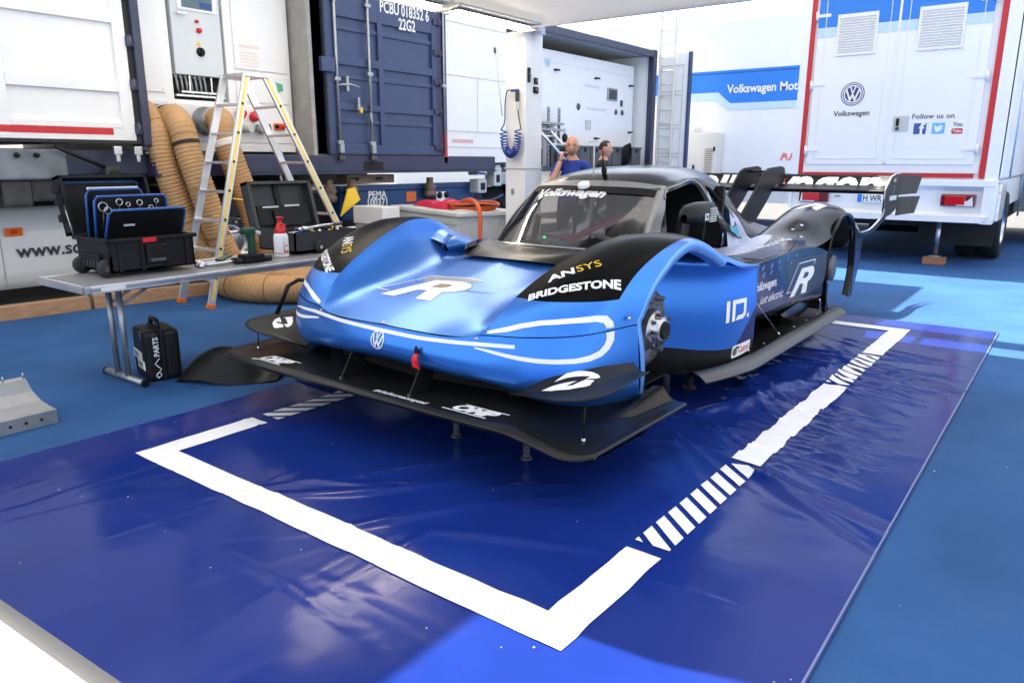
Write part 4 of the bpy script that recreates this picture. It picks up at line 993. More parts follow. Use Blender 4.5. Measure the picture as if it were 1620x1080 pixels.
# navy container with one leaf open
cb = thing('navy_container', 'navy blue container with steel lock bars, its left leaf open', 'container', (-7.5,5.6,1.3)); o_ = (-7.5,5.6,1.3)
b = MB(); b.bx(-11,-5.06,4.45,4.52,1.46,4.35,'interior'); b.bx(-11,-5.06,6.74,6.80,1.46,4.35,'navy'); b.bx(-11,-5.06,4.45,6.8,4.3,4.36,'navy'); b.bx(-11,-10.95,4.5,6.8,1.46,4.35,'interior'); b.bx(-11,-5.06,4.45,6.8,1.42,1.48,pm('deck_boards',(.16,.10,.06),.7,var=.3))
for k in range(20): b.bx(-10.9+.29*k,-10.76+.29*k,4.52,4.55,1.5,4.0,'interior')
b.build('shell', cb, off=o_)
b = MB(); b.bx(-5.2,-4.97,4.44,4.50,1.25,4.36,'interior',bev=.01); b.build('corner_post', cb, off=o_)
b = MB(); b.bx(-5.12,-4.98,6.70,6.80,1.25,4.36,'navyframe',bev=.01); b.build('corner_post', cb, off=o_)
b = MB(); b.bx(-5.2,-4.96,2.42,8.0,1.255,1.465,'navyframe',bev=.012); b.bx(-5.15,-4.93,2.42,8.0,1.235,1.258,'navyframe'); b.build('bottom_rail', cb, off=o_)
for y in (5.40,5.78): 
    b = MB(); b.bx(-4.965,-4.955,y-.17,y+.17,1.275,1.385,'dark'); 
    if y < 5.5: b.build('fork_pocket', cb, off=o_)
lf = MB(); lf.bx(-5.04,-5.0,4.70,6.68,1.475,4.3,'navy')
for (y0,y1) in ((4.68,4.84),(5.56,5.64),(6.58,6.70)): lf.bx(-5.0,-4.962,y0,y1,1.475,4.3,'navy',bev=.008)
for z0,z1 in ((1.475,1.60),(2.02-.0,2.10),(2.56,2.66),(3.12,3.42),(3.9,4.3)):
    lf.bx(-5.0,-4.964,4.84,6.58,z0,z1,'navy',bev=.008)
for z0,z1 in ((1.86,1.91),(2.40,2.45),(2.97,3.02)): lf.bx(-5.0,-4.978,4.84,6.58,z0,z1,'navy',bev=.006)
leaf = lf.build('door_leaf', cb, off=o_)
b = MB(); b.bx(-4.965,-4.955,4.66,6.72,1.462,1.478,'rubber'); b.bx(-4.97,-4.955,4.665,4.69,1.47,4.0,'rubber'); b.build('door_seal', cb, off=o_)
for y in (4.83,5.37):
    b = MB(); b.cyl((-4.935,y,1.42),(-4.935,y,3.98),.019,'galv',10); lb = b.build('lock_bar', cb, off=o_)
    for z in (1.62,2.38+.1*(y>5),3.3):
        b = MB(); b.bx(-4.96,-4.915,y-.045,y+.045,z-.022,z+.022,'galv',bev=.006); sub(b,'bar_bracket',lb,o_)
    b = MB(); b.bx(-4.96,-4.90,y-.03,y+.04,1.49,1.60,'galv',bev=.008); sub(b,'bar_bracket',lb,o_)
    b = MB(); b.bx(-4.97,-4.90,y-.05,y+.05,1.40,1.46,'darksteel',bev=.01); sub(b,'bar_bracket',lb,o_)
b = MB(); b.tube(crline([(-4.93,4.84,2.31),(-4.90,5.0,2.325),(-4.90,5.15,2.30)],4),.012,'galv',8); b.bx(-4.96,-4.90,4.95,4.99,2.24,2.42,'galv',bev=.006); b.build('lock_handle', cb, off=o_)
b = MB(); b.bx(-4.96,-4.91,5.13,5.17,2.02,2.18,'galv',bev=.006); b.bx(-4.94,-4.90,5.16,5.20,1.99,2.06,'gold',bev=.008); b.build('hasp', cb, off=o_)
b = MB(); b.tube([(-4.93,5.35,2.0),(-4.92,5.36,1.9),(-4.93,5.37,1.82)],.014,'galv',8); b.build('lock_handle', cb, off=o_)
b = MB(); b.bx(-4.965,-4.90,4.58,4.78,2.45,2.62,'navy',bev=.01); b.build('lever_box', cb, off=o_)
for z in (1.58,2.08,2.48,2.88,3.28):
    b = MB(); b.bx(-4.97,-4.94,6.60,6.76,z-.04,z+.04,'navyframe',bev=.008); b.cyl((-4.945,6.70,z-.05),(-4.945,6.70,z+.05),.018,'navyframe',8); b.build('hinge', cb, off=o_)
b = MB(); b.cyl((-4.90,6.75,1.50),(-4.90,6.75,3.9),.014,'galv',8); b.bx(-4.93,-4.88,6.70,6.78,2.42,2.46,'galv'); b.build('side_lock_bar', cb, off=o_)
for s_, y, z, h in (('PCBU 018352 6', 6.07,3.33,.145),('22G2',6.10,3.16,.145)):
    flat(text2d(s_, h*1.35, bold=.004, xs=.72), (-4.962,y,z), (0,1,0), (0,0,1), 'decal', 'marking', cb, off=o_)
# things inside the open half
gc = MB(); gc.lathe([(0,.0),(.13,.01),(.14,.04),(.14,.42),(.12,.50),(.05,.56),(.05,.62),(0,.62)],(-5.32,4.62,1.48),(0,0,1),pm('grey_cylinder',(.13,.16,.18),.4,var=.1),20); o = gc.build('gas_bottle'); tag(o,'grey gas bottle standing in the open half of the navy container','gas bottle')
b = MB(); b.cyl((0,0,0),(0,0,.06),.02,'darksteel',8); b.lathe([(0,.03),(.035,.02),(.035,0)],(.05,0,.05),(1,0,.2),'green',12); b.lathe([(0,.03),(.035,.02),(.035,0)],(.02,-.05,.10),(1,-.3,.2),'steel',12); b.box((.03,.03,-.08),(.08,.08,.10),'green',bev=.02); gv = b.build('regulator'); gv.location = (-5.22,4.60,1.90); tag(gv,'green and steel gas regulator on the grey bottle','regulator')
b = MB(); b.box((-5.5,4.62,2.22),(.3,.24,.10),'white_clean',bev=.04); o = b.build('white_bundle'); tag(o,'white wrapped bundle lying above the gas bottle in the container','bundle')
b = MB(); b.bx(-7.5,-5.3,4.50,4.6,2.5,2.9,pm('brown_board',(.10,.05,.03),.7,var=.3)); o = b.build('shelf_board'); tag(o,'dark brown board fixed inside the open navy container','shelf')

# white leaf beside it
wd = thing('white_door', 'white door leaf with a red and navy edge, left of the pillar', 'door', (-5,7.5,1.4)); o_ = (-5,7.5,1.4)
b = MB(); b.bx(-5.06,-5.0,6.86,8.34,1.37,4.35,'white',bev=.006); b.build('panel', wd, off=o_)
for z in (1.60,1.83,2.62,3.35):
    b = MB(); b.bx(-5.0,-4.994,6.92,8.34,z-.006,z+.006,'lightgrey'); b.build('panel_seam', wd, off=o_)
b = MB(); b.bx(-5.0,-4.994,7.61,7.616,1.83,2.62,'lightgrey'); b.build('panel_seam', wd, off=o_)
b = MB(); b.bx(-5.03,-4.96,6.80,6.87,1.37,1.82,'red'); b.build('red_edge', wd, off=o_)
b = MB(); b.bx(-5.03,-4.96,6.80,6.87,1.82,4.35,'navy'); b.build('navy_edge', wd, off=o_)
flat(([(0,0),(.48,0),(.48,.055),(0,.055)],[(0,1,2,3)]),(-4.999,7.02,1.66),(0,1,0),(0,0,1),pm('faded_red_label',(.72,.42,.38),.5),'label',wd,off=o_)
b = MB(); b.bx(-5.06,-4.98,6.9,8.34,1.33,1.372,'rubber'); b.build('bottom_seal', wd, off=o_)
# the container that follows, open along its side
cc = thing('open_container', 'navy framed container open along its side, white machine inside', 'container', (-7,11,1.2)); o_ = (-7,11,1.2)
b = MB(); b.bx(-7.6,-5.24,8.35,8.42,1.28,3.6,'white'); b.bx(-7.6,-5.30,13.80,13.86,1.28,3.6,'white'); b.bx(-7.64,-7.6,8.35,13.86,1.28,3.6,'white'); b.bx(-7.6,-5.24,8.35,13.86,1.22,1.29,'chassis'); b.build('wall', cc, off=o_)
b = MB(); b.grid([[(-7.6,8.35+5.5*k/60,3.60+.03*(k//2 % 2)) for k in range(61)],[(-5.22,8.35+5.5*k/60,3.60+.03*(k//2 % 2)) for k in range(61)]],pm('roof_grey',(.46,.44,.40),.6,var=.1),smooth=False); b.bx(-7.6,-5.2,8.35,13.86,3.66,3.69,'navy'); b.build('roof', cc, off=o_)
b = MB(); b.bx(-5.27,-5.17,8.30,13.90,3.565,3.70,'navyframe',bev=.01)
b.build('top_rail', cc, off=o_)
b = MB(); b.bx(-5.30,-5.17,13.76,13.92,1.24,3.72,'navyframe',bev=.012); b.build('corner_post', cc, off=o_)
b = MB(); b.bx(-5.30,-5.17,8.28,8.40,1.24,3.70,'white',bev=.01); b.build('corner_post', cc, off=o_)
b = MB(); b.bx(-5.28,-5.16,8.3,13.9,1.22,1.30,'navyframe'); b.build('bottom_rail', cc, off=o_)
mc = thing('machine_enclosure', 'white machine enclosure with small black latches inside the open container', 'machine', (-6.9,11.5,1.3)); o_ = (-6.9,11.5,1.3)
b = MB(); b.bx(-7.5,-5.6,8.5,13.68,1.3,3.39,'white',bev=.01); b.build('casing', mc, off=o_)
b = MB(); b.bx(-5.61,-5.597,8.5,13.68,3.175,3.18,'lightgrey'); b.bx(-5.61,-5.597,8.5,13.68,1.68,1.685,'lightgrey'); b.build('panel_seam', mc, off=o_)
for y,z in ((10.59,3.05),(12.05,3.02),(13.48,2.98),(13.51,2.01),(12.09,1.85)):
    b = MB(); b.cyl((-5.60,y,z),(-5.54,y,z),.02,'black',8); b.bx(-5.56,-5.53,y-.01,y+.10,z-.015,z+.015,'black'); b.build('latch', mc, off=o_)
for y,z,r in ((11.45,2.44,.07),(12.94,2.41,.06),(13.21,2.41,.06)):
    b = MB(); b.lathe([(0,.02),(r*.8,.018),(r,0)],(-5.60,y,z),(1,0,0),'darksteel',14); b.build('port', mc, off=o_)
b = MB(); b.bx(-5.60,-5.57,12.55,12.95,2.63,2.88,'grey',bev=.01); b.bx(-5.57,-5.565,12.59,12.91,2.66,2.85,'dark'); b.bx(-5.5645,-5.562,12.59,12.91,2.66,2.85,'winglass'); b.build('window', mc, off=o_)
b = MB(); b.bx(-5.60,-5.58,13.12,13.20,2.54,2.66,'textgrey'); b.build('switch_plate', mc, off=o_)
b = MB(); b.bx(-5.60,-5.58,11.72,11.92,2.02,2.20,'lightgrey'); b.build('notice', mc, off=o_)
flat(text2d('W',.24,xs=.8),(-5.597,10.36,3.14),(0,1,0),(0,0,1),pm('cyan_print',(.12,.55,.70),.5),'letter',mc,off=o_)
lp = pm('pale_print',(.62,.62,.66),.5)
flat(text2d('Plattenwärmer',.10),(-5.597,11.98,2.86),(0,1,0),(0,0,1),lp,'label',mc,off=o_)
flat(text2d('Antriebsbatterie02',.10),(-5.597,12.15,2.43),(0,1,0),(0,0,1),lp,'label',mc,off=o_)
# bins, rack, ladder in that container
bn = [(-5.39,10.75+.42*k) for k in range(7)]
for k,(x,y) in enumerate(bn):
    o = thing('storage_bin', ['dark grey storage bin left of the man on the phone','dark grey storage bin just behind the man on the phone','dark grey storage bin right of the man on the phone','dark grey storage bin between the two men','dark grey storage bin behind the dark haired man','dark grey storage bin below the black cable coil','dark grey storage bin at the right end of the row'][k],'storage bin',(x,y,1.30),0,'storage bins in the open container')
    b = MB(); b.box((0,0,.19),(.30,.39,.36),pm('bin_grey',(.07,.075,.08),.5) if k == 0 else bpy.data.materials['bin_grey'],bev=.012); b.build('body', o)
    b = MB(); b.bx(.145,.17,-.20,.20,.35,.385,bpy.data.materials['bin_grey']); b.bx(.15,.165,-.03,.03,.27,.34,'black'); b.build('rim', o)
rk = thing('shelf_rack', 'grey metal shelf rack with slotted posts right of the pillar', 'rack', (-5.5,10.2,1.3)); o_ = (-5.5,10.2,1.3)
for y in (9.7,10.15,10.5):
    b = MB(); b.bx(-5.44,-5.40,y-.02,y+.02,1.3,2.36,'galv')
    for k in range(12): b.bx(-5.40,-5.398,y-.012,y+.012,1.5+.07*k,1.53+.07*k,'dark')
    b.build('post', rk, off=o_)
for z in (1.96,2.07):
    b = MB(); b.bx(-5.585,-5.36,9.6,10.6,z-.02,z+.02,'galv'); b.build('shelf', rk, off=o_)
b = MB(); b.bx(-5.45,-5.38,10.2,10.3,1.3,1.95,'darksteel'); b.tube([(-5.37,10.62,2.0),(-5.37,10.66,1.95),(-5.37,10.64,1.9),(-5.37,10.60,1.92)],.012,'steel',6); b.build('brace', rk, off=o_)
b = MB(); b.lathe([(.0,-.03),(.07,-.03),(.085,0),(.07,.03),(0,.03)],(-5.36,10.62,1.82),(1,.2,0),'black',16); o = b.build('round_weight'); tag(o,'small round black weight hanging from the rack','weight')
ld = thing('small_ladder', 'short aluminium ladder leaning inside the open container', 'ladder', (-5.05,10.2,1.25)); o_ = (-5.05,10.2,1.25)
for y in (9.62,9.98):
    b = MB(); b.tube([(-5.25,y,1.93),(-4.95,y+.62,1.28)],.03,'alu',4); b.build('rail', ld, off=o_)
for k in range(4):
    t = .15+.22*k; b = MB(); b.tube([(-5.25+.3*t,9.62+.62*t,1.93-.65*t),(-5.25+.3*t,9.98+.62*t,1.93-.65*t)],.016,'alu',6); b.build('rung', ld, off=o_)
co = MB()
for k in range(6): co.tube([(-5.25+.02*k,12.72+.09*math.cos(a)+.01*k,1.50+.20*math.sin(a)+.012*k) for a in [2*PI*i/20 for i in range(20)]],.014,'black',6,closed=True)
o = co.build('cable_coil'); tag(o,'coil of black cable hanging right of the dark haired man','cable coil')
b = MB()
for k,(y,z,h) in enumerate(((8.9,1.32,.35),(9.25,1.32,.22),(9.6,1.32,.30))): b.box((-5.45,y,z+h/2),(.4,.3,h),'black' if k != 1 else 'darksteel',bev=.03)
o = b.build('dark_equipment'); tag(o,'dark equipment cases on the container floor right of the pillar','equipment')

# white leaf folded out at right angles, with a ladder hung on it
wl_ = thing('swung_door', 'white door leaf with a blue edge swung out beside the open container', 'door', (-4.8,14,1.2)); o_ = (-4.8,14,1.2)
b = MB(); b.bx(-5.17,-4.47,14.0,14.06,1.20,3.64,'white',bev=.005); b.build('panel', wl_, off=o_)
b = MB(); b.bx(-4.47,-4.41,13.97,14.07,1.19,3.65,'navy',bev=.006); b.build('edge', wl_, off=o_)
for z0,z1 in ((1.28,1.50),(1.56,2.10),(2.16,2.80),(2.86,3.40)):
    b = MB(); 
    for (a,c,d,e) in ((-5.10,-4.58,z0,z0+.012),(-5.10,-4.58,z1-.012,z1),(-5.10,-5.09,z0,z1),(-4.59,-4.58,z0,z1)): b.bx(a,c,13.985,14.0,d,e,'lightgrey')
    b.build('panel_seam', wl_, off=o_)
l2 = thing('long_ladder', 'long white ladder hung upright on the swung out door', 'ladder', (-4.95,13.9,1.25)); o_ = (-4.95,13.9,1.25)
for x in (-5.10,-4.76):
    b = MB(); b.bx(x-.014,x+.014,13.90,13.95,1.25,4.7,'cream'); b.build('rail', l2, off=o_)
for k in range(12):
    b = MB(); b.cyl((-5.10,13.925,1.40+.27*k),(-4.76,13.925,1.40+.27*k),.012,'cream',6); b.build('rung', l2, off=o_)

# trailers that carry the containers
tr = thing('trailer', 'dark blue trailer chassis with white lettering under the navy container', 'trailer', (-5.4,6.4,0)); o_ = (-5.4,6.4,0)
b = MB(); b.bx(-5.35,-5.2,5.0,7.75,.66,.995,'pema',bev=.01); b.bx(-5.36,-5.17,5.0,7.75,.995,1.07,'pema',bev=.012); b.bx(-5.36,-5.17,5.0,7.7,.62,.67,'pema'); b.build('side_beam', tr, off=o_)
b = MB(); b.bx(-8.5,-5.4,2.6,8.2,.75,.98,'chassis'); b.bx(-8.4,-8.2,2.6,8.2,.2,1.2,'chassis'); b.build('frame', tr, off=o_)
b = MB(); b.bx(-5.30,-5.10,5.05,5.9,1.10,1.215,pm('brown_beam',(.16,.12,.09),.7,var=.3)); b.bx(-5.10,-5.095,5.12,5.25,1.14,1.18,'dark'); b.bx(-5.10,-5.095,5.55,5.68,1.14,1.18,'dark'); b.build('cross_member', tr, off=o_)
for s_, z in (('PEMA',.935),('100371',.83)):
    flat(text2d(s_,.145,bold=.004,xs=.95),(-5.197,5.66,z),(0,1,0),(0,0,1),'decal','marking',tr,off=o_)
for y in (4.75,5.12,6.62):
    b = MB(); b.lathe([(.03,0),(.085,.02),(.10,.06),(.085,.10),(.07,.11),(.095,.15),(.08,.20),(.05,.23),(.05,.30)],(-5.10,y,.86),(0,0,1),pm('rust_brown',(.13,.09,.07),.6,var=.4,vscale=20) if y < 4.8 else bpy.data.materials['rust_brown'],16); b.build('air_spring', tr, off=o_)
b = MB(); b.bx(-5.08,-5.06,6.72,6.98,.72,.95,'white_clean',bev=.02); b.lathe([(0,.02),(.05,.015),(.05,0)],(-5.06,6.78,.90),(1,0,0),'black',12); b.lathe([(0,.02),(.05,.015),(.05,0)],(-5.06,6.93,.90),(1,0,0),'black',12); b.build('valve_plate', tr, off=o_)
b = MB(); b.bx(-5.199,-5.19,6.22,6.42,.82,.96,'orange'); b.build('side_reflector', tr, off=o_)
b = MB(); b.bx(-5.2,-5.0,7.6,7.85,1.18,1.30,'steel',bev=.02); b.bx(-5.2,-5.0,7.62,7.84,.90,1.12,'lightgrey',bev=.03); b.bx(-5.0,-4.99,7.68,7.78,.95,1.06,'dark'); b.bx(-5.2,-5.0,8.02,8.22,1.0,1.30,'lightgrey',bev=.02); b.bx(-5.0,-4.99,8.08,8.16,1.06,1.18,'dark'); b.bx(-5.3,-5.02,8.2,9.4,1.02,1.22,'grey',bev=.03); b.build('twist_lock', tr, off=o_)
b = MB(); b.tube(crline([(-5.05,6.9,1.33),(-5.0,7.4,1.24),(-5.0,7.8,1.20)],4),.012,'darksteel',6); b.tube(crline([(-5.1,7.5,.8),(-5.0,7.9,.78),(-5.05,8.3,.85)],4),.02,'pema',6); b.build('air_line', tr, off=o_)
b = MB(); b.prism([(0,0),(.34,.20),(.26,.36),(.14,.34)],(-4.98,4.80,.70),(0,1,0),(0,0,1),.02,'yellow'); o = b.build('warning_board'); tag(o,'yellow folded board leaning on the trailer behind the second tool case','board')
for k,y in enumerate((3.62,8.8)):
    w = thing('truck_wheel', ['black trailer wheel behind the tan hoses','black trailer wheel behind the grey cabinet'][k],'wheel',(-5.75,y,.45),0,'trailer wheels'); 
    b = MB(); b.lathe([(.30,-.14),(.48,-.15),(.51,-.10),(.51,.10),(.48,.15),(.30,.14)],(0,0,0),(1,0,0),'tirewall',36); b.build('tyre', w)
    b = MB(); b.lathe([(.30,.14),(.29,.08),(.14,.03),(.12,.10),(.0,.12)],(0,0,0),(1,0,0),'darksteel' if k else 'steel',28); b.build('rim', w)
    if k == 0:
        b = MB(); b.lathe([(.29,.17),(.285,.19),(.26,.17),(.20,.13),(.16,.12),(.15,.17),(.10,.19),(.0,.20)],(0,0,0),(1,0,0),'steel',40); b.build('chrome_trim', w)
        for q in range(10):
            a = 2*PI*q/10; b = MB(); b.cyl((.12,.225*math.cos(a),.225*math.sin(a)),(.165,.225*math.cos(a),.225*math.sin(a)),.017,'steel',8); b.build('wheel_nut', w)
    b = MB(); b.lathe([(.58,-.2),(.58,.2)],(0,0,.02),(1,0,0),'black',36); b.build('mudguard', w)
t2 = thing('trailer', 'dark trailer underframe with clutter below the white container', 'trailer', (-5.4,.8,0)); o_ = (-5.4,.8,0)
b = MB(); b.bx(-5.5,-5.12,-4,2.42,1.26,1.50,'navyframe',bev=.01); b.bx(-8.5,-5.5,-4,2.6,1.0,1.5,'chassis'); b.build('beam', t2, off=o_)
b = MB(); b.bx(-5.2,-5.05,-4,1.62,1.22,1.50,pm('grimy_steel',(.17,.19,.21),.45,metal=.4,var=.35,vscale=5),bev=.02)
for y in (1.02,1.2,1.36): b.lathe([(0,.04),(.02,.035),(.025,0)],(-5.05,y,1.44),(1,0,0),'dark',10)
b.build('gear_plate', t2, off=o_)
b = MB(); b.bx(-5.3,-5.05,-4,1.0,1.06,1.22,'chassis',bev=.02); b.bx(-5.3,-5.1,1.3,2.2,1.02,1.24,'chassis',bev=.03); b.bx(-5.3,-5.08,1.05,1.3,.98,1.22,'chassis',bev=.03); b.build('underframe', t2, off=o_)
b = MB(); b.cyl((-4.98,1.5,1.52),(-4.98,2.0,1.30),.02,'black',8); b.bx(-5.05,-4.95,1.92,2.06,1.12,1.34,'chassis',bev=.02); b.build('strut', t2, off=o_)
for y in (2.06,2.26):
    b = MB(); b.bx(-4.99,-4.95,y-.04,y+.04,1.45,1.53,'steel',bev=.006); b.bx(-4.99,-4.96,y-.02,y+.02,1.38,1.46,'steel',bev=.006); b.build('clamp', t2, off=o_)

# white truck parked behind the planks
tk = thing('white_truck', 'white truck side with black web lettering and an orange marker lamp at far left', 'truck', (-6.6,.8,0)); o_ = (-6.6,.8,0)
def rowz(y): return [(-5.66,y,.16),(-5.60,y,.22),(-5.58,y,.35),(-5.575,y,.60),(-5.60,y,.92),(-5.66,y,.96)]
b = MB(); b.grid([rowz(y) for y in (-4,-1,1.12,2.0,2.75,2.95)],'white'); b.bx(-8.0,-5.68,-4,2.9,.18,.95,'white'); b.build('side_skirt', tk, off=o_)
b = MB(); b.bx(-5.578,-5.570,1.135,1.141,.2,.94,'grey'); b.build('panel_seam', tk, off=o_)
b = MB(); b.bx(-5.7,-5.58,-4,2.9,.955,.985,'black'); b.bx(-5.72,-5.62,-4,2.1,1.0,1.02,'galv'); b.build('trim', tk, off=o_)
b = MB(); b.bx(-5.578,-5.555,1.18,1.34,.68,.76,'lens_orange',bev=.01); b.bx(-5.556,-5.552,1.23,1.29,.705,.735,'redplastic'); b.build('marker_lamp', tk, off=o_)
flat(text2d('www.scania.com',.185,bold=.003,align='LEFT'),(-5.565,1.26,.525),(0,1,0),(0,0,1),'textgrey','lettering',tk,off=o_)
b = MB(); b.bx(-7.5,-5.72,-.2,2.4,1.0,1.22,'white_clean'); b.bx(-5.74,-5.70,1.08,1.14,1.0,1.25,'redplastic'); b.build('side_panel', tk, off=o_)
b = MB(); b.bx(-7.6,-5.8,2.9,3.4,.3,1.1,'chassis'); b.bx(-5.8,-5.75,3.0,3.15,.5,.7,'white_clean'); b.build('chassis', tk, off=o_)
b = MB(); b.bx(-5.70,-5.68,3.62,3.78,.98,1.02,'lens_orange'); b.build('side_lamp', tk, off=o_)
# ------------------------------------------------------------------ big white race truck behind the car
tk = thing('race_truck', 'white race truck rear with red outline, vents and social media icons', 'truck', (.37,10,0)); o_ = (.37,10,0)
b = MB(); b.bx(-.91,1.70,10.02,18.5,1.16,4.3,'white_clean'); b.build('body', tk, off=o_)
for x0,x1 in ((-.70,.34),(.36,1.42)):
    b = MB(); b.bx(x0,x1,9.985,10.02,1.36,4.2,'white_clean',bev=.006); d = b.build('rear_door', tk, off=o_)
    b = MB()
    for (a,c,e,f) in ((x0+.10,x1-.10,1.44,1.448),(x0+.10,x0+.108,1.44,4.2),(x1-.108,x1-.10,1.44,4.2)): b.bx(a,c,9.978,9.986,e,f,'white')
    sub(b,'panel_edge',d,o_)
    b = MB(); b.bx(x0,x1,9.980,9.985,3.22,4.2,'vwblue'); sub(b,'blue_band',d,o_)
    b = MB(); b.bx(x0,x1,9.980,9.985,3.09,3.22,'paleblue'); sub(b,'pale_band',d,o_)
    for z in (1.56,2.46,3.38):
        xh = x0-.02 if x0 < 0 else x1+.02; xi = x0+.16 if x0 < 0 else x1-.16
        b = MB(); b.bx(min(xh,xi),max(xh,xi),9.972,9.984,z-.022,z+.022,'white',bev=.004); b.cyl((xh,9.97,z-.06),(xh,9.97,z+.06),.02,'white',8); sub(b,'hinge',d,o_)
b = MB(); b.bx(.335,.365,9.975,9.99,1.38,4.2,'white'); b.build('centre_seal', tk, off=o_)
for x0,x1,z0,z1 in ((-.44,.085,2.83,3.37),(.58,1.12,2.82,3.36)):
    v = MB(); v.bx(x0,x1,9.965,9.98,z0,z0+.035,'white'); v.bx(x0,x1,9.965,9.98,z1-.035,z1,'white'); v.bx(x0,x0+.03,9.965,9.98,z0+.035,z1-.035,'white'); v.bx(x1-.03,x1,9.965,9.98,z0+.035,z1-.035,'white'); v.bx(x0+.01,x1-.01,9.976,9.979,z0+.01,z1-.01,'lightgrey'); vo = v.build('vent', tk, off=o_)
    for k in range(14):
        b = MB(); z = z0+.05+(z1-z0-.10)*k/13; b.box(((x0+x1)/2,9.972,z),(x1-x0-.06,.016,.026),'white',rot=Matrix.Rotation(.7,3,'X')); sub(b,'slat',vo,o_)
for (x0,x1,z0,z1,n) in ((-.80,-.745,1.19,4.2,'red_outline'),(1.50,1.565,1.19,4.2,'red_outline'),(-.72,1.44,1.195,1.245,'red_outline')):
    b = MB(); b.bx(x0,x1,9.985,10.02,z0,z1,'red'); b.build(n, tk, off=o_)
b = MB(); b.bx(-.91,-.805,9.99,10.02,1.16,4.2,'white_clean'); b.bx(1.57,1.72,9.99,10.02,1.16,4.2,'white_clean'); b.bx(-.74,1.49,10.0,10.02,1.25,1.36,'white'); b.build('rear_frame', tk, off=o_)
# emblem and writing
flat(disc2d(.155,40),(-.15,9.9745+.008,2.315),(1,0,0),(0,0,1),'dkblue','emblem_disc',tk,off=o_,thick=.003)
flat(tf2d(ring2d(.42,.46,40),.31,.31),(-.15,9.979,2.315),(1,0,0),(0,0,1),'decal','emblem_ring',tk,off=o_,thick=.002)
flat(tf2d(roundel(),.235,.235),(-.15,9.978,2.315),(1,0,0),(0,0,1),'decal','emblem',tk,off=o_,thick=.002)
flat(text2d('Volkswagen',.098,bold=.0015,xs=1.02),(-.14,9.983,2.055),(1,0,0),(0,0,1),'textgrey','lettering',tk,off=o_)
flat(text2d('Follow us on',.092,bold=.001,spacing=1.05),(.885,9.983,1.985),(1,0,0),(0,0,1),'textgrey','lettering',tk,off=o_)
sq = ([(-.075,-.07),(.075,-.07),(.075,.07),(-.075,.07)],[(0,1,2,3)])
flat(sq,(.745,9.983,1.83),(1,0,0),(0,0,1),'fbblue','icon',tk,off=o_); flat(text2d('f',.20,bold=.006),(.765,9.981,1.82),(1,0,0),(0,0,1),'decal','icon_mark',tk,off=o_)
flat(sq,(.965,9.983,1.83),(1,0,0),(0,0,1),'twblue','icon',tk,off=o_)
bird = poly2d([[(-.05,-.032),(-.01,-.048),(.028,-.030),(.044,.004),(.046,.018),(.056,.030),(.042,.028),(.024,.042),(.004,.032),(.002,.014),(-.022,.020),(-.044,.040),(-.050,.016),(-.040,-.004),(-.046,-.004),(-.030,-.022)]])
flat(bird,(.965,9.981,1.83),(1,0,0),(0,0,1),'decal','icon_mark',tk,off=o_)
flat(text2d('You',.078,bold=.001,xs=.85),(1.185,9.983,1.875),(1,0,0),(0,0,1),'textgrey','icon_mark',tk,off=o_)
tb = ([(-.055,-.034),(.055,-.034),(.064,-.02),(.064,.02),(.055,.034),(-.055,.034),(-.064,.02),(-.064,-.02)],[(0,1,2,3,4,5,6,7)])
flat(tb,(1.185,9.983,1.79),(1,0,0),(0,0,1),'red','icon',tk,off=o_); flat(text2d('Tube',.055,bold=.001,xs=.9),(1.185,9.981,1.79),(1,0,0),(0,0,1),'decal','icon_mark',tk,off=o_)
b = MB(); b.bx(.41,.60,9.974,9.985,1.80,2.0,'lightgrey',bev=.006); b.bx(.445,.485,9.955,9.975,1.87,1.97,'black',bev=.01); b.bx(.445,.49,9.955,9.975,1.815,1.855,'textgrey',bev=.008); b.build('door_handle', tk, off=o_)
# tail and lower apron
b = MB(); b.bx(-.91,1.72,9.96,10.2,1.08,1.17,'white_clean',bev=.01); b.grid([[(-.90,9.98,1.10),(1.70,9.98,1.10)],[(-.90,10.06,1.02),(1.70,10.06,1.02)],[(-.90,10.05,.74),(1.70,10.05,.74)],[(-.90,9.94,.70),(1.66,9.94,.70)],[(-.90,9.94,.615),(1.60,9.94,.615)],[(-.90,10.1,.60),(1.60,10.1,.60)]],'white_clean',smooth=False)
b.bx(1.58,1.72,9.97,10.3,.60,1.10,'white_clean',bev=.01); b.bx(-.91,-.87,9.975,10.3,.60,1.07,'white_clean'); b.bx(-.91,1.7,10.3,18,.75,1.17,'white'); b.build('rear_apron', tk, off=o_)
for x0,x1,s in ((-.76,-.345,1),(1.10,1.51,-1)):
    b = MB(); b.bx(x0,x1,9.985,10.07,.82,.98,pm('dark_red_lens',(.14,.008,.014),.2,coat=.5) if s == 1 else bpy.data.materials['dark_red_lens'],bev=.02); t = b.build('tail_light', tk, off=o_)
    b = MB(); b.bx(x0+.05,x1-.12,9.975,9.99,.84,.96,'lens_red',bev=.01); sub(b,'red_lens',t,o_)
    u = lambda q: x1-q*(x1-x0) if s < 0 else x0+q*(x1-x0)
    pts = [(u(.06),.83),(u(.10),.955),(u(.22),.90),(u(.46),.87),(u(.55),.83)]; pts = pts if s > 0 else pts[::-1]
    b = MB(); b.prism([(a,c) for a,c in pts],(0,9.978,0),(1,0,0),(0,0,1),-.010,'lens_clear'); sub(b,'clear_lens',t,o_)
b = MB(); b.bx(.06,.60,9.97,9.985,.84,.955,'white_clean',bev=.004); npl = b.build('number_plate', tk, off=o_)
b = MB(); b.bx(.063,.12,9.967,9.972,.843,.952,'vwblue'); sub(b,'country_band',npl,o_)
flat(text2d('H WR 6521',.115,xs=.8,bold=.002),(.36,9.970,.895),(1,0,0),(0,0,1),'textgrey','plate_text',npl,off=o_)
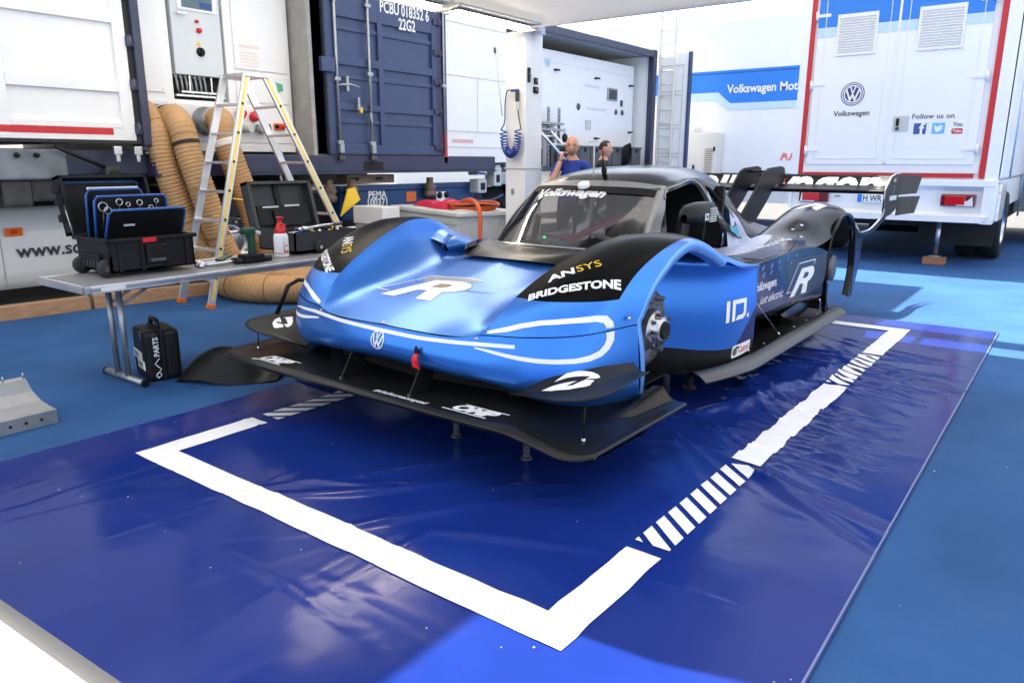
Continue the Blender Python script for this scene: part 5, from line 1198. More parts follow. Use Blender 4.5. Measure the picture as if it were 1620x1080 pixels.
b = MB(); b.bx(-.25,-.17,9.975,9.985,.90,.93,'grey'); b.build('plate_lamp', tk, off=o_)
for x,lab in ((1.08,1),(-.74,0)):
    b = MB(); b.cyl((x,10.35,.10),(x,10.35,.70),.028,'steel',12); b.bx(x-.07,x+.07,10.28,10.42,.10,.12,'steel'); b.build('support_leg', tk, off=o_)
    b = MB(); b.box((x+.0,10.32,.052),(.27,.22,.10),pm('reddish_wood',(.33,.15,.08),.7,var=.25,stretch=(2,14,14)) if lab else bpy.data.materials['reddish_wood'],bev=.006); o = b.build('wood_block'); tag(o,'reddish wood block under the truck leg nearer the tail lamp' if lab else 'reddish wood block under the truck leg behind the rear wing','wood block','wood blocks under the truck legs')
for x in (1.38,1.66):
    b = MB(); b.lathe([(.28,-.13),(.46,-.14),(.49,-.10),(.49,.10),(.46,.14),(.28,.13)],(x-.05,11.6,.50),(1,0,0),'tirewall',36); w = b.build('wheel', tk, off=o_)
    b = MB(); b.lathe([(.28,.13),(.27,.06),(.12,.02),(0,.05)],(x-.05,11.6,.50),(1,0,0),'steel',24); sub(b,'rim',w,o_)
for x in (-.92,-.62):
    b = MB(); b.lathe([(.28,-.13),(.46,-.14),(.49,-.10),(.49,.10),(.46,.14),(.28,.13)],(x+.05,11.6,.50),(1,0,0),'tirewall',36); b.build('wheel', tk, off=o_)
b = MB(); b.bx(.72,1.68,11.0,11.03,.22,.70,'rubber'); b.bx(-.9,-.2,11.0,11.03,.22,.7,'rubber'); b.bx(-.9,1.6,11.2,17,.45,.75,'chassis'); b.lathe([(0,-.5),(.28,-.5),(.28,.5),(0,.5)],(.25,12.6,.52),(1,0,0),'black',24); b.build('mudflap', tk, off=o_)
b = MB(); b.bx(1.72,1.74,10.2,18,1.2,4.2,'white_clean'); b.bx(1.74,1.75,10.25,10.3,.98,1.02,'lens_orange'); b.bx(1.70,1.76,10.25,11.0,.62,1.12,'alu',bev=.02); b.build('side_skirt', tk, off=o_)
b = MB()
for p0,p1 in (((1.80,10.6,1.2),(1.80,10.6,4.2)),((1.86,12.2,.6),(1.86,12.2,4.2)),((1.80,10.6,3.0),(1.92,10.8,3.0)),((1.92,10.8,3.0),(1.92,10.8,2.2))): b.cyl(p0,p1,.014,'alu',8)
for k in range(26): b.box((1.86,10.75,3.0+.045*k),(.10,.02,.018),'lightgrey')
b.build('side_fittings', tk, off=o_)
nb = thing('white_trailer', 'white trailer with mirrored fittings right of the race truck', 'trailer', (2.9,15,0)); o_ = (2.9,15,0)
b = MB(); b.bx(2.0,6.5,14.2,20,1.0,4.4,'white'); b.build('body', nb, off=o_)
b = MB(); b.bx(2.0,3.4,14.15,14.2,1.9,3.0,pm('cream_glass',(.62,.58,.40),.2)); b.bx(2.0,3.4,14.14,14.2,1.82,1.90,'grey'); b.build('side_window', nb, off=o_)
b = MB(); b.bx(2.2,4.0,14.3,17,.3,1.0,'chassis'); b.lathe([(0,-.12),(.42,-.14),(.45,0),(.42,.14),(0,.12)],(2.35,14.4,.45),(1,0,0),'tirewall',28); b.build('chassis', nb, off=o_)

# the long white trailer with the blue sign across the back
mt = thing('sign_trailer', 'long white trailer with a bright blue lettered band behind the wing', 'trailer', (-1,15,0)); o_ = (-1,15,0)
b = MB(); b.bx(-9.5,5.5,15.02,17.6,1.15,4.35,'white'); b.build('body', mt, off=o_)
b = MB(); b.prism([(-9.0,2.885),(-4.19,2.885),(-3.90,2.645),(5.2,2.645),(5.2,3.335),(-9.0,3.335)],(0,15.0,0),(1,0,0),(0,0,1),-.012,'vwblue'); b.build('blue_band', mt, off=o_)
b = MB(); b.prism([(-9.0,2.72),(-4.25,2.72),(-3.95,2.50),(5.2,2.50),(5.2,2.642),(-3.905,2.642),(-4.195,2.882),(-9.0,2.882)],(0,15.003,0),(1,0,0),(0,0,1),-.012,'paleblue'); b.build('pale_band', mt, off=o_)
b = MB(); b.bx(-9,5.2,14.985,15.0,3.275,3.282,'dkblue'); b.build('band_line', mt, off=o_)
flat(text2d('Volkswagen Motorsport',.245,bold=.006,xs=.92,align='LEFT'),(-3.98,14.9885,2.93),(1,0,0),(0,0,1),'decal','lettering',mt,off=o_)
fr_ = pm('pale_red_print',(.80,.20,.16),.5)
for x in (-2.70,-2.52): flat(poly2d([[(0,0),(.05,0),(.06,.06),(.14,.06),(.14,.0),(.17,.0),(.15,.14),(.06,.16)]]),(x-.02,14.99+.025,1.42),(1,0,0),(0,0,1),fr_,'marking',mt,off=o_)
b = MB(); b.bx(-9.5,5.5,15.3,17.4,.5,1.15,'white'); b.build('lower_side', mt, off=o_)
gn = thing('generator', 'cream generator cabinet with a louvred side standing behind the roof of the car', 'generator', (-4.4,14.7,0)); o_ = (-4.4,14.7,0)
b = MB(); b.bx(-5.0,-4.0,14.6,15.0,.1,2.02,'cream',bev=.02); b.bx(-4.95,-4.55,14.65,14.95,2.02,2.12,'cream',bev=.02); b.build('cabinet', gn, off=o_)
for k in range(24):
    b = MB(); b.box((-4.16,14.595,.62+.045*k),(.18,.02,.018),pm('louvre_brown',(.36,.31,.22),.5) if k == 0 else bpy.data.materials['louvre_brown']); b.build('louvre', gn, off=o_)
for x,z in ((-4.82,1.72),(-4.50,1.27),(-4.03,1.66)):
    b = MB(); b.bx(x-.02,x+.02,14.57,14.6,z-.05,z+.05,'black',bev=.005); b.build('latch', gn, off=o_)
b = MB(); b.bx(-30,30,30,30.3,0,4.6,'white'); o = b.build('boundary_wall'); tag(o,'pale boundary wall far behind the trailers','wall')
# ------------------------------------------------------------------ folding table and what stands on it
TZ = .69
tb = thing('folding_table', 'long grey folding table with aluminium edges carrying the tool cases', 'table', (-2.14,1.5,0)); o_ = (-2.14,1.5,0)
b = MB(); b.bx(-2.44,-1.84,.30,2.78,TZ-.028,TZ-.004,'grey'); b.bx(-2.42,-1.86,.32,2.76,TZ-.004,TZ,pm('table_top_grey',(.23,.235,.24),.35,var=.05)); b.build('table_top', tb, off=o_)
b = MB(); b.bx(-1.845,-1.815,.275,2.805,TZ-.045,TZ+.002,'alu',bev=.004); b.bx(-1.816,-1.811,.275,2.805,TZ-.03,TZ-.012,'galv'); b.build('edge_trim', tb, off=o_)
b = MB(); b.bx(-2.465,-2.435,.275,2.805,TZ-.045,TZ+.002,'alu',bev=.004); b.build('edge_trim', tb, off=o_)
for y in (.275,2.775):
    b = MB(); b.bx(-2.44,-1.84,y,y+.03,TZ-.045,TZ+.002,'alu',bev=.004); b.build('edge_trim', tb, off=o_)
b = MB(); b.bx(-1.86,-1.81,.272,.31,TZ-.047,TZ+.003,'galv',bev=.008); b.bx(-1.811,-1.809,.36,.50,TZ-.032,TZ-.012,'paper'); b.build('corner_cap', tb, off=o_)
for y in (.60,2.45):
    for x in (-2.27,-2.13):
        b = MB(); b.cyl((x,y,.03),(x,y,TZ-.03),.019,'galv',12); b.build('leg', tb, off=o_)
    b = MB(); b.cyl((-2.42,y,.024),(-1.93,y,.024),.022,'galv',12); b.cyl((-2.44,y,.024),(-2.42,y,.024),.025,'black',12); b.cyl((-1.93,y,.024),(-1.91,y,.024),.025,'black',12); b.build('foot_bar', tb, off=o_)
    b = MB(); b.cyl((-2.13,y,.50),(-2.13,y+(.32 if y < 1 else -.32),TZ-.03),.010,'galv',8); b.cyl((-2.27,y,.50),(-2.27,y+(.32 if y < 1 else -.32),TZ-.03),.010,'galv',8); b.build('brace', tb, off=o_)

BK = M['black']; BL = pm('blue_trim', (.02,.10,.36), .4)
def hollow(b, x0, x1, y0, y1, z0, z1, t, m):
    b.bx(x0,x1,y0,y1,z0,z0+t,m); b.bx(x0,x0+t,y0,y1,z0,z1,m); b.bx(x1-t,x1,y0,y1,z0,z1,m); b.bx(x0,x1,y0,y0+t,z0,z1,m); b.bx(x0,x1,y1-t,y1,z0,z1,m)
tc = thing('tool_case', 'open black tool case with blue edged tool boards, at the near end of the table', 'tool case', (-2.27,.80,TZ)); o_ = (-2.27,.80,TZ)
b = MB(); hollow(b,-2.48,-2.05,.54,1.09,TZ+.03,TZ+.235,.012,BK)
for y in (.60,.74,.90,1.04): b.bx(-2.052,-2.040,y-.012,y+.012,TZ+.03,TZ+.225,BK,bev=.004)
for q in ((-2.50,-2.03,.520,.545),(-2.50,-2.03,1.085,1.11)): b.bx(q[0],q[1],q[2],q[3],TZ+.215,TZ+.24,BK,bev=.005)
for q in ((-2.50,-2.475),(-2.055,-2.03)): b.bx(q[0],q[1],.52,1.11,TZ+.215,TZ+.24,BK,bev=.005)
b.build('case_body', tc, off=o_)
b = MB(); b.bx(-2.048,-2.028,.76,.90,TZ+.07,TZ+.19,BK,bev=.008); b.bx(-2.03,-2.02,.78,.88,TZ+.08,TZ+.10,'darksteel',bev=.004); b.build('carry_handle', tc, off=o_)
b = MB(); b.bx(-2.035,-2.022,.74,.83,TZ+.205,TZ+.232,'redplastic',bev=.004); b.build('red_latch', tc, off=o_)
for x in (-2.43,-2.10):
    b = MB(); b.lathe([(.0,-.025),(.05,-.025),(.056,-.015),(.056,.015),(.05,.025),(0,.025)],(x,.535,TZ+.056),(1,0,0),'rubber',18); b.lathe([(0,.027),(.02,.026)],(x,.535,TZ+.056),(1,0,0),'darksteel',12); b.build('wheel', tc, off=o_)
b = MB(); b.bx(-2.38,-2.16,.52,.545,TZ+.05,TZ+.14,BK,bev=.008)
for k in range(5): b.bx(-2.36+.045*k,-2.345+.045*k,.513,.522,TZ+.06,TZ+.10,'darksteel')
b.build('end_grip', tc, off=o_)
lid = MB(); L = lambda u, v, w: (-2.50-.33*v*0-w*.96-.10*v, .53+.57*u, TZ+.245+.37*v-w*.2)     # u along, v up, w back
def lidbox(b, u0,u1,v0,v1,w0,w1,m):
    P = [L(u,v,w) for u in (u0,u1) for v in (v0,v1) for w in (w0,w1)]
    b.mesh(P,[(0,1,3,2),(4,6,7,5),(0,4,5,1),(2,3,7,6),(0,2,6,4),(1,5,7,3)],m)
lidbox(lid,0,1,0,1,.09,.105,BK); lidbox(lid,0,.035,0,1,0,.1,BK); lidbox(lid,.965,1,0,1,0,.1,BK); lidbox(lid,0,1,.95,1,0,.1,BK); lidbox(lid,0,1,0,.04,0,.1,BK)
lid_o = lid.build('lid', tc, off=o_)
b = MB(); b.tube([L(.06,.05,.085),L(.06,.88,.085),L(.09,.91,.085),L(.90,.91,.085),L(.94,.88,.085),L(.94,.4,.085)],.007,BL,6); sub(b,'blue_seal',lid_o,o_)
for v in (.30,.58,.80):
    b = MB(); lidbox(b,-.06,.0,v-.07,v+.05,.02,.07,BK); sub(b,'latch',lid_o,o_)
b = MB(); lidbox(b,1.0,1.05,.45,.60,.0,.06,BK); lidbox(b,.62,.72,1.0,1.07,.02,.07,BK); sub(b,'hinge_clip',lid_o,o_)
for k,(x,zt,lean,y0,y1) in enumerate(((-2.40,1.205,.06,.60,.96),(-2.30,1.165,.0,.60,1.07),(-2.12,1.085,-.10,.60,1.10))):
    h = zt-TZ-.05; dn = (x-.17 if k == 2 else x-.05)
    P = lambda y, t: (dn+(x-dn)*t*0+ (x-dn)*t, y+.0*t, TZ+.06+h*t)
    b = MB(); b.mesh([P(y0,.0),P(y1,.0),P(y1,1),P(y0,1)]+[(a-.008,c,d) for a,c,d in (P(y0,.0),P(y1,.0),P(y1,1),P(y0,1))],[(0,1,2,3),(7,6,5,4),(0,4,5,1),(1,5,6,2),(2,6,7,3),(3,7,4,0)],BK); bd = b.build('tool_board', tc, off=o_)
    b = MB(); b.tube([P(y0,.25),P(y0,.93),P(y0+.02,1),P(y1-.02,1),P(y1,.93),P(y1,.55)],.008,BL,6); sub(b,'blue_edge',bd,o_)
    if k == 1:
        for q,(u,v,r) in enumerate(((.10,.72,.028),(.16,.66,.022),(.32,.78,.020),(.44,.74,.013),(.60,.76,.018),(.84,.78,.013),(.76,.68,.015),(.70,.56,.012))):
            c = P(y0+(y1-y0)*u,v+.13); b = MB(); b.tube([(c[0]+.012,c[1]+r*math.cos(a),c[2]+r*math.sin(a)) for a in [2*PI*i/12 for i in range(12)]],.004,'steel',6,closed=True); b.cyl((c[0]+.01,c[1],c[2]-r),(c[0]+.012,c[1]-.01,c[2]-r-.10),.004,'darksteel',6); sub(b,'spanner',bd,o_)
    if k == 2:
        b = MB(); c = P(y0+.10,.72); b.bx(c[0]+.002,c[0]+.006,c[1],c[1]+.07,c[2]-.006,c[2]+.006,'steel'); sub(b,'file',bd,o_)
    if k == 0:
        b = MB(); b.bx(x-.03,x-.012,y0+.02,y1-.02,zt-.05,zt+.025,'paper'); sub(b,'paper_stack',bd,o_)
b = MB(); b.cyl((-2.49,.53,TZ+.24),L(.0,.5,.02),.004,'steel',6); b.build('lid_stay', tc, off=o_)

t2c = thing('tool_case', 'open black tool case full of sockets, beside the red topped spray bottle', 'tool case', (-2.35,2.2,TZ)); o_ = (-2.35,2.2,TZ)
b = MB(); hollow(b,-2.56,-2.10,1.94,2.55,TZ+.02,TZ+.17,.012,pm('dark_grey_plastic',(.03,.031,.034),.5,var=.15)); b.bx(-2.55,-2.11,1.95,2.54,TZ+.11,TZ+.12,'dark'); b.build('case_body', t2c, off=o_)
b = MB(); b.lathe([(.0,-.02),(.042,-.02),(.048,0),(.042,.02),(0,.02)],(-2.085,2.16,TZ+.05),(1,0,0),'rubber',18); b.lathe([(0,.024),(.014,.022)],(-2.085,2.16,TZ+.05),(1,0,0),'lightgrey',12); b.build('wheel', t2c, off=o_)
lid = MB(); L = lambda u, v, w: (-2.56-w*.95-.10*v, 1.93+.62*u, TZ+.175+.37*v-w*.2)
DG = bpy.data.materials['dark_grey_plastic']
lidbox(lid,0,1,0,1,.08,.095,DG); lidbox(lid,0,.05,0,1,0,.09,DG); lidbox(lid,.95,1,0,1,0,.09,DG); lidbox(lid,0,1,.94,1,0,.09,DG)
lo = lid.build('lid', t2c, off=o_)
b = MB(); lidbox(b,.10,.92,.08,.50,.03,.075,BK); lidbox(b,.32,.80,.05,.38,.01,.05,BK); lidbox(b,.45,.53,.50,.95,.06,.078,BK); sub(b,'pocket',lo,o_)
b = MB(); lidbox(b,.18,.42,.44,.475,.02,.028,'lightgrey'); lidbox(b,.52,.76,.45,.49,.02,.028,'lightgrey'); sub(b,'zip',lo,o_)
rs = random.Random(3)
for k in range(26):
    y = 1.98+rs.random()*.52; x = -2.5+rs.random()*.36; m_ = rs.choice(['steel','steel','darksteel','hoseblue','gold','black','steel'])
    b = MB(); b.cyl((x,y,TZ+.13),(x+rs.uniform(-.02,.02),y+rs.uniform(-.05,.05),TZ+.155+rs.random()*.03),rs.uniform(.008,.016),m_,10); b.build('socket', t2c, off=o_)
rt = MB(); rt.lathe([(0,-.012),(.024,-.012),(.027,0),(.024,.012),(0,.012)],(0,0,0),(.3,0,1),'steel',16); rt.tube([(.0,.02,0),(.0,.20,.012),(.0,.28,.014)],[.010,.011,.012],'steel',8); rt.tube([(0,.28,.014),(0,.36,.016)],.014,'darksteel',8); o = rt.build('ratchet'); o.location = (-2.12,2.06,TZ+.20); tag(o,'chrome ratchet lying across the second tool case','ratchet')
sd_ = MB(); sd_.tube([(0,0,0),(0,.10,.0)],.012,'hoseblue',8); sd_.tube([(0,-.10,0),(0,0,0)],.004,'steel',6); o = sd_.build('screwdriver'); o.location = (-2.14,2.02,TZ+.175); tag(o,'blue handled screwdriver lying on the sockets','screwdriver')

bo = thing('spray_bottle', 'white pump spray bottle with red top and label on the table', 'spray bottle', (-2.12,1.83,TZ))
b = MB(); b.lathe([(0,0),(.050,.002),(.054,.012),(.054,.15),(.050,.168),(.040,.18)],(0,0,0),(0,0,1),'white_clean',26); b.build('bottle', bo)
b = MB(); b.lathe([(.041,.178),(.043,.20),(.034,.225),(.026,.235),(.026,.25),(.014,.252),(.014,.285),(.022,.287),(.024,.30),(0,.302)],(0,0,0),(0,0,1),'redplastic',24); b.build('pump_top', bo)
b = MB(); b.bx(.012,.075,-.006,.006,.236,.248,'redplastic',bev=.003); b.build('nozzle', bo)
b = MB(); b.lathe([(.0548,.03),(.0548,.036)],(0,0,0),(0,0,1),'redplastic',26); g = [[(.0549*math.cos(a),.0549*math.sin(a),z) for a in [-.3+.16*k for k in range(6)]] for z in (.04,.115)]; b.grid(g,'redplastic'); g = [[(.0553*math.cos(a),.0553*math.sin(a),z) for a in [-.2+.16*k for k in range(6)]] for z in (.052,.118)]; b.grid(g,'paper'); g = [[(.0556*math.cos(a),.0556*math.sin(a),z) for a in [-.1+.1*k for k in range(6)]] for z in (.085,.092)]; b.grid(g,'redplastic'); b.build('label', bo)

gt = thing('bench_vice', 'dark green clamp tool with a black base on the table by the ladder', 'clamp', (-2.02,1.50,TZ))
b = MB(); b.box((0,0,.035),(.10,.16,.06),'black',bev=.012); b.cyl((0,-.13,.02),(0,.16,.02),.022,'black',10); b.build('base', gt)
b = MB(); b.box((0,.01,.14),(.045,.05,.17),'green',bev=.014); b.box((0,-.01,.225),(.05,.10,.05),'green',bev=.016); b.build('arm', gt)
b = MB(); b.cyl((.0,-.07,.225),(0,-.16,.225),.012,'steel',10); b.cyl((0,.04,.215),(.03,.07,.205),.014,'lightgrey',8); b.build('spindle', gt)
for k,(y0,y1,x,lab) in enumerate(((1.12,1.56,-2.04,'long chrome torque wrench with a black grip at the table edge'),(1.14,1.50,-2.12,'second torque wrench lying further in, behind the chrome one'))):
    w = thing('torque_wrench', lab, 'torque wrench', (x,y0,TZ+.018), 0, 'torque wrenches on the table')
    b = MB(); b.cyl((0,.03,0),(0,(y1-y0)*.74,.0),.011,'steel',10); b.build('shaft', w)
    b = MB(); b.lathe([(0,-.016),(.022,-.016),(.025,0),(.022,.016),(0,.016)],(0,.01,0),(1,0,.5),'steel',14); b.build('head', w)
    b = MB(); b.cyl((0,(y1-y0)*.74,0),(0,y1-y0,.0),.016,'black',10); b.build('grip', w)
b = MB(); b.box((0,0,0),(.05,.16,.014),'green',bev=.006); o = b.build('rag'); o.location = (-2.14,1.36,TZ+.04); o.rotation_euler = (.1,.1,.5); tag(o,'small dark green tool lying on the wrenches','tool')

# ------------------------------------------------------------------ black case under the table, floor parts
sc_ = thing('equipment_case', 'black carrying case with shipping labels under the folding table', 'case', (-2.12,.80,0), math.radians(-14))
b = MB(); b.box((0,-.055,.165),(.32,.11,.33),BK,bev=.03); b.box((0,.06,.165),(.32,.10,.33),BK,bev=.03); b.box((0,0,.165),(.335,.03,.345),BK,bev=.01); b.build('shell', sc_)
b = MB(); b.tube(crline([(-.09,0,.335),(-.085,0,.375),(-.05,0,.385),(.05,0,.385),(.085,0,.375),(.09,0,.335)],3),.014,'black',8); b.build('handle', sc_)
b = MB(); b.bx(-.05,.05,-.115,-.108,.28,.345,'black',bev=.004); b.bx(-.11,-.07,-.117,-.108,.28,.33,'darksteel',bev=.003); b.bx(.07,.11,-.117,-.108,.28,.33,'darksteel',bev=.003); b.build('latch', sc_)
for (x,z,w,h) in ((-.02,.16,.22,.06),(.05,.105,.19,.06)):
    lb = flat(([(-w/2,-h/2),(w/2,-h/2),(w/2,h/2),(-w/2,h/2)],[(0,1,2,3)]),(x,-.111,z),(1,0,0),(0,0,1),'paper','shipping_label',sc_)
    flat(join2d(*[([(-w*.4+.012*k,-h*.3),(-w*.4+.012*k+.004+.003*(k%3),-h*.3),(-w*.4+.012*k+.004+.003*(k%3),h*.25),(-w*.4+.012*k,h*.25)],[(0,1,2,3)]) for k in range(9)]),(x,-.1135,z),(1,0,0),(0,0,1),'textgrey','bar_code',lb)
flat(text2d('PARTS',.045,bold=.001),(.162,-.04,.23),(0,0,1),(0,-1,0),'decal','lettering',sc_); flat(line2d([(-.10,0),(-.08,.018),(-.06,0),(-.04,-.018),(-.02,0),(0,.018),(.02,0),(.035,-.012)],.005),(.162,-.04,.12),(0,0,1),(0,-1,0),'decal','logo_line',sc_); flat(ring2d(.012,.017,14),(.162,-.04,.025+.02),(0,0,1),(0,-1,0),'decal','logo_ring',sc_)

bp = MB()
rows = []
for t in [i/14 for i in range(15)]:
    x = -1.93+.52*t; y = .86+.40*t; w = .10+.08*math.sin(PI*t); h = .03+.25*math.sin(PI*min(1, t*1.15))**.8*(.55+.45*t)
    rows.append([(x+.55*w*q-.0, y-.85*w*q, max(.006, h*(1-.9*abs(q)**1.7)+.02*math.sin(t*7))) for q in (-1,-.6,-.2,.2,.6,1)])
bp.grid(crsurf(rows[::2],3,3),'carbonmatt'); bp.grid([[(a,c,max(.002,d-.008)) for a,c,d in r] for r in crsurf(rows[::2],3,3)],'carbonmatt',flip=True)
o = bp.build('carbon_panel'); tag(o,'curved black carbon duct panel lying on the matting by the splitter','body panel')

rp = thing('metal_bracket', 'grey curved metal bracket with bolt holes lying at the left edge', 'bracket', (-1.9,-.2,0)); o_ = (-1.9,-.2,0)
prof = [(0,.0),(0,.075),(-.05,.082),(-.14,.10),(-.22,.145),(-.27,.205),(-.30,.215),(-.30,.0)]
MG = pm('worn_metal_grey',(.30,.305,.31),.38,metal=.55,var=.12,dirt=.4,dirtcol=(.12,.12,.12),dscale=8)
g = [[(-1.66+u+.0*y, y+u*.12, z) for u,z in prof] for y in (-.95,-.6,-.3,-.02)]
b = MB(); b.grid(g,MG,smooth=False); b.face(g[-1],MG); b.face(g[0],MG); b.build('body', rp, off=o_)
for k in range(9):
    b = MB(); b.cyl((-1.665,-.10-.075*k,.038),(-1.655,-.10-.075*k,.038),.008,'dark',10); b.build('bolt_hole', rp, off=o_)
for u in (-.30,-.26):
    b = MB(); b.cyl((-1.66-.285,-.06-.10*(u < -.28),.21),(-1.66-.285,-.06-.10*(u < -.28),.24),.004,'steel',6); b.build('pin', rp, off=o_)
for k,(p0,p1,lab) in enumerate((((-5.02,-.6),(-4.86,1.56),'long pine plank at the edge of the matting under the white truck'),((-4.86,1.60),(-4.70,2.72),'pine plank between the table legs and the step ladder'),((-4.72,2.76),(-4.52,3.75),'pine plank behind the feet of the step ladder'))):
    a = math.atan2(p1[1]-p0[1],p1[0]-p0[0]); Ln = math.hypot(p1[0]-p0[0],p1[1]-p0[1])
    b = MB(); b.box((0,0,.0),(.10,Ln,.13),'wood',bev=.006); o = b.build('plank'); o.location = ((p0[0]+p1[0])/2,(p0[1]+p1[1])/2,.065); o.rotation_euler = (0,0,a-PI/2); tag(o,lab,'plank','planks along the matting')

# ------------------------------------------------------------------ step ladder
sl = thing('step_ladder', 'tall aluminium step ladder with yellow striped rails and orange feet', 'step ladder', (-4.2,3.1,0)); o_ = (-4.2,3.1,0)
TOPY, TOPZ = 2.96, 2.22
def lean(x, y0, t, xt): return (x+(xt-x)*t, y0+((2.93 if y0 < 3 else 3.14)-y0)*t, TOPZ*t)
for y0, nm in ((2.29,'front'),(4.28,'rear')):
    ends = []
    for x, xt in ((-4.49,-4.40),(-3.96,-4.02)):
        p, q = Vector(lean(x,y0,0.012,xt)), Vector(lean(x,y0,1,xt)); d = (q-p).normalized(); rot = d.to_track_quat('Z','X').to_matrix()
        b = MB(); b.box((0,0,0),(.028,.075,(q-p).length),'alu',bev=.004)
        ang = math.atan2(d.y, d.z); R_ = Matrix.Rotation(-ang,3,'X') @ Matrix.Rotation(math.atan2(d.x,d.z),3,'Y'); mid_ = (p+q)/2
        b.xform(Matrix.Translation(mid_) @ R_.to_4x4()); rl = b.build('rail', sl, off=o_)
        if x > -4.2:
            b = MB(); b.bx(.0143,.0165,-.016,.016,-(q-p).length/2+.05,(q-p).length/2-.02,pm('ladder_yellow',(.80,.60,.16),.45) if y0 < 3 else bpy.data.materials['ladder_yellow']); b.xform(Matrix.Translation(mid_) @ R_.to_4x4()); sub(b,'yellow_strip',rl,o_)
        b = MB(); b.box((0,0,-(q-p).length/2-.01),(.045,.09,.05),'orange',bev=.01); b.xform(Matrix.Translation(mid_) @ R_.to_4x4()); sub(b,'rubber_foot',rl,o_)
        if x > -4.2:
            for k in range(7):
                t = .12+.125*k; b = MB(); b.box((.016,0,-(q-p).length/2+(q-p).length*t),(.012,.022,.022),'black'); b.xform(Matrix.Translation(mid_) @ R_.to_4x4()); sub(b,'rivet_cap',rl,o_)
    for k in range(7):
        t = .12+.125*k; a, c = lean(-4.49,y0,t,-4.40), lean(-3.96,y0,t,-4.02); b = MB(); b.bx(a[0],c[0],a[1]-.035,a[1]+.035,a[2]-.012,a[2]+.012,'alu',bev=.003); b.build('step', sl, off=o_)
b = MB(); b.bx(-4.43,-3.99,2.90,3.17,TOPZ-.03,TOPZ+.01,'alu',bev=.006); b.build('top_plate', sl, off=o_)
b = MB(); b.bx(-4.0,-3.985,2.30,2.36,.26,.30,'steel'); b.bx(-4.47,-4.455,2.30,2.40,.26,.32,'steel'); b.cyl((-4.46,2.35,.30),(-4.30,2.37,.28),.008,'galv',6); b.build('brace', sl, off=o_)
b = MB(); b.tube(crline([(-4.01,2.62,1.04),(-4.0,3.1,.98),(-4.01,3.62,1.02)],5),.007,'gold',6); b.build('spreader_strap', sl, off=o_)

# ------------------------------------------------------------------ grey cabinet with cloth and cable
cab = thing('grey_cabinet', 'light grey rolling cabinet beside the awning pillar', 'cabinet', (-3.8,5.65,0), math.radians(-19.7))
b = MB(); b.box((0,0,.39),(1.80,.84,.74),'lightgrey',bev=.012); b.build('body', cab)
b = MB(); b.box((0,0,.79),(1.87,.90,.055),pm('cabinet_top',(.62,.64,.61),.45),bev=.015); b.build('top', cab)
for x in (-.45,.45):
    b = MB(); b.box((x,-.421,.36),(.84,.012,.58),'lightgrey',bev=.004); b.build('door_panel', cab)
b = MB(); b.box((0,-.425,.705),(1.76,.014,.07),'lightgrey',bev=.004); b.build('drawer_front', cab)
b = MB(); b.box((.902,0,.24),(.01,.80,.42),'grey'); b.build('end_panel', cab)
flat(ring2d(.012,.018,10),(.9095,.1,.70),(0,1,0),(0,0,1),'decal','badge',cab)
cl = MB(); g = []
for i in range(15):
    row = []
    for j in range(9):
        u, v = i/14, j/8; x = -.55+1.0*u; y = -.22+.36*v+.04*math.sin(u*6)
        z = .02+.055*abs(math.sin(u*4.2+v*2.0))+.05*math.exp(-((u-.75)/.16)**2)*(1-abs(v-.5))+.015*noise.noise(Vector((u*7,v*6,1)))
        if i in (0,14) or j in (0,8): z = .004
        row.append((x,y,z))
    g.append(row)
cl.grid(crsurf(g,2,2),'cloth_red'); o = cl.build('red_cloth'); o.location = (-3.9,5.62,.818); o.rotation_euler = (0,0,math.radians(-19.7)); tag(o,'crumpled red cloth lying on the grey cabinet','cloth')
oc = thing('orange_cable', 'coiled orange cable on the cabinet with one end hanging down', 'cable', (-3.25,5.42,.82))
b = MB()
for k in range(5): b.tube([((.30+.012*k)*math.cos(a),(.20+.01*k)*math.sin(a),.018+.016*k+.01*math.sin(3*a+k)) for a in [2*PI*i/26 for i in range(26)]],.014,'cable_orange' if k != 3 else 'black',7,closed=True)
b.build('coil', oc)
b = MB(); b.tube(crline([(-.05,-.16,.10),(.18,-.24,.13),(.36,-.32,.02),(.40,-.36,-.25),(.42,-.38,-.60),(.44,-.36,-.80)],6),.026,'cable_orange',9); b.build('hanging_end', oc)
b = MB(); b.box((0,0,0),(.55,.30,.22),'white',bev=.01); o = b.build('white_box'); o.location = (-4.62,5.1,.72); tag(o,'white box standing behind the left front fender','box')
b = MB(); b.box((0,0,0),(.5,.3,.60),'grey',bev=.01); o = b.build('box_stand'); o.location = (-4.62,5.1,.30); tag(o,'grey stand under the white box','stand')

# air hose on the pillar
ah = thing('air_hose', 'coiled blue air hose with a blow gun hanging on the pillar', 'air hose', (-2.63,5.42,1.6)); o_ = (-2.63,5.42,1.6)
pts = []; n = 24*16
for i in range(n+1):
    t = i/n; a = PI*t; c = Vector((-2.645-.104*math.cos(a), 5.372, 1.743-.27*math.sin(a)**.8)); tv = Vector((.104*math.sin(a),0,-.27*math.cos(a))); tv = tv.normalized() if tv.length > 1e-6 else Vector((0,0,-1)); nrm = Vector((0,1,0)).cross(tv)
    ph = 2*PI*24*t; pts.append(c+nrm*.038*math.cos(ph)+Vector((0,.038*math.sin(ph),0)))
b = MB(); b.tube(pts,.0077,'hoseblue',6); b.build('coil', ah, off=o_)
b = MB(); b.tube(crline([pts[0],(-2.748,5.39,1.83),(-2.74,5.39,2.03),(-2.72,5.40,2.16),(-2.667,5.40,2.168)],4),.0065,'black',6); b.build('tail', ah, off=o_)
b = MB(); b.tube(crline([pts[-1],(-2.55,5.39,1.90),(-2.56,5.39,1.96)],4),.0065,'black',6); b.build('tail', ah, off=o_)
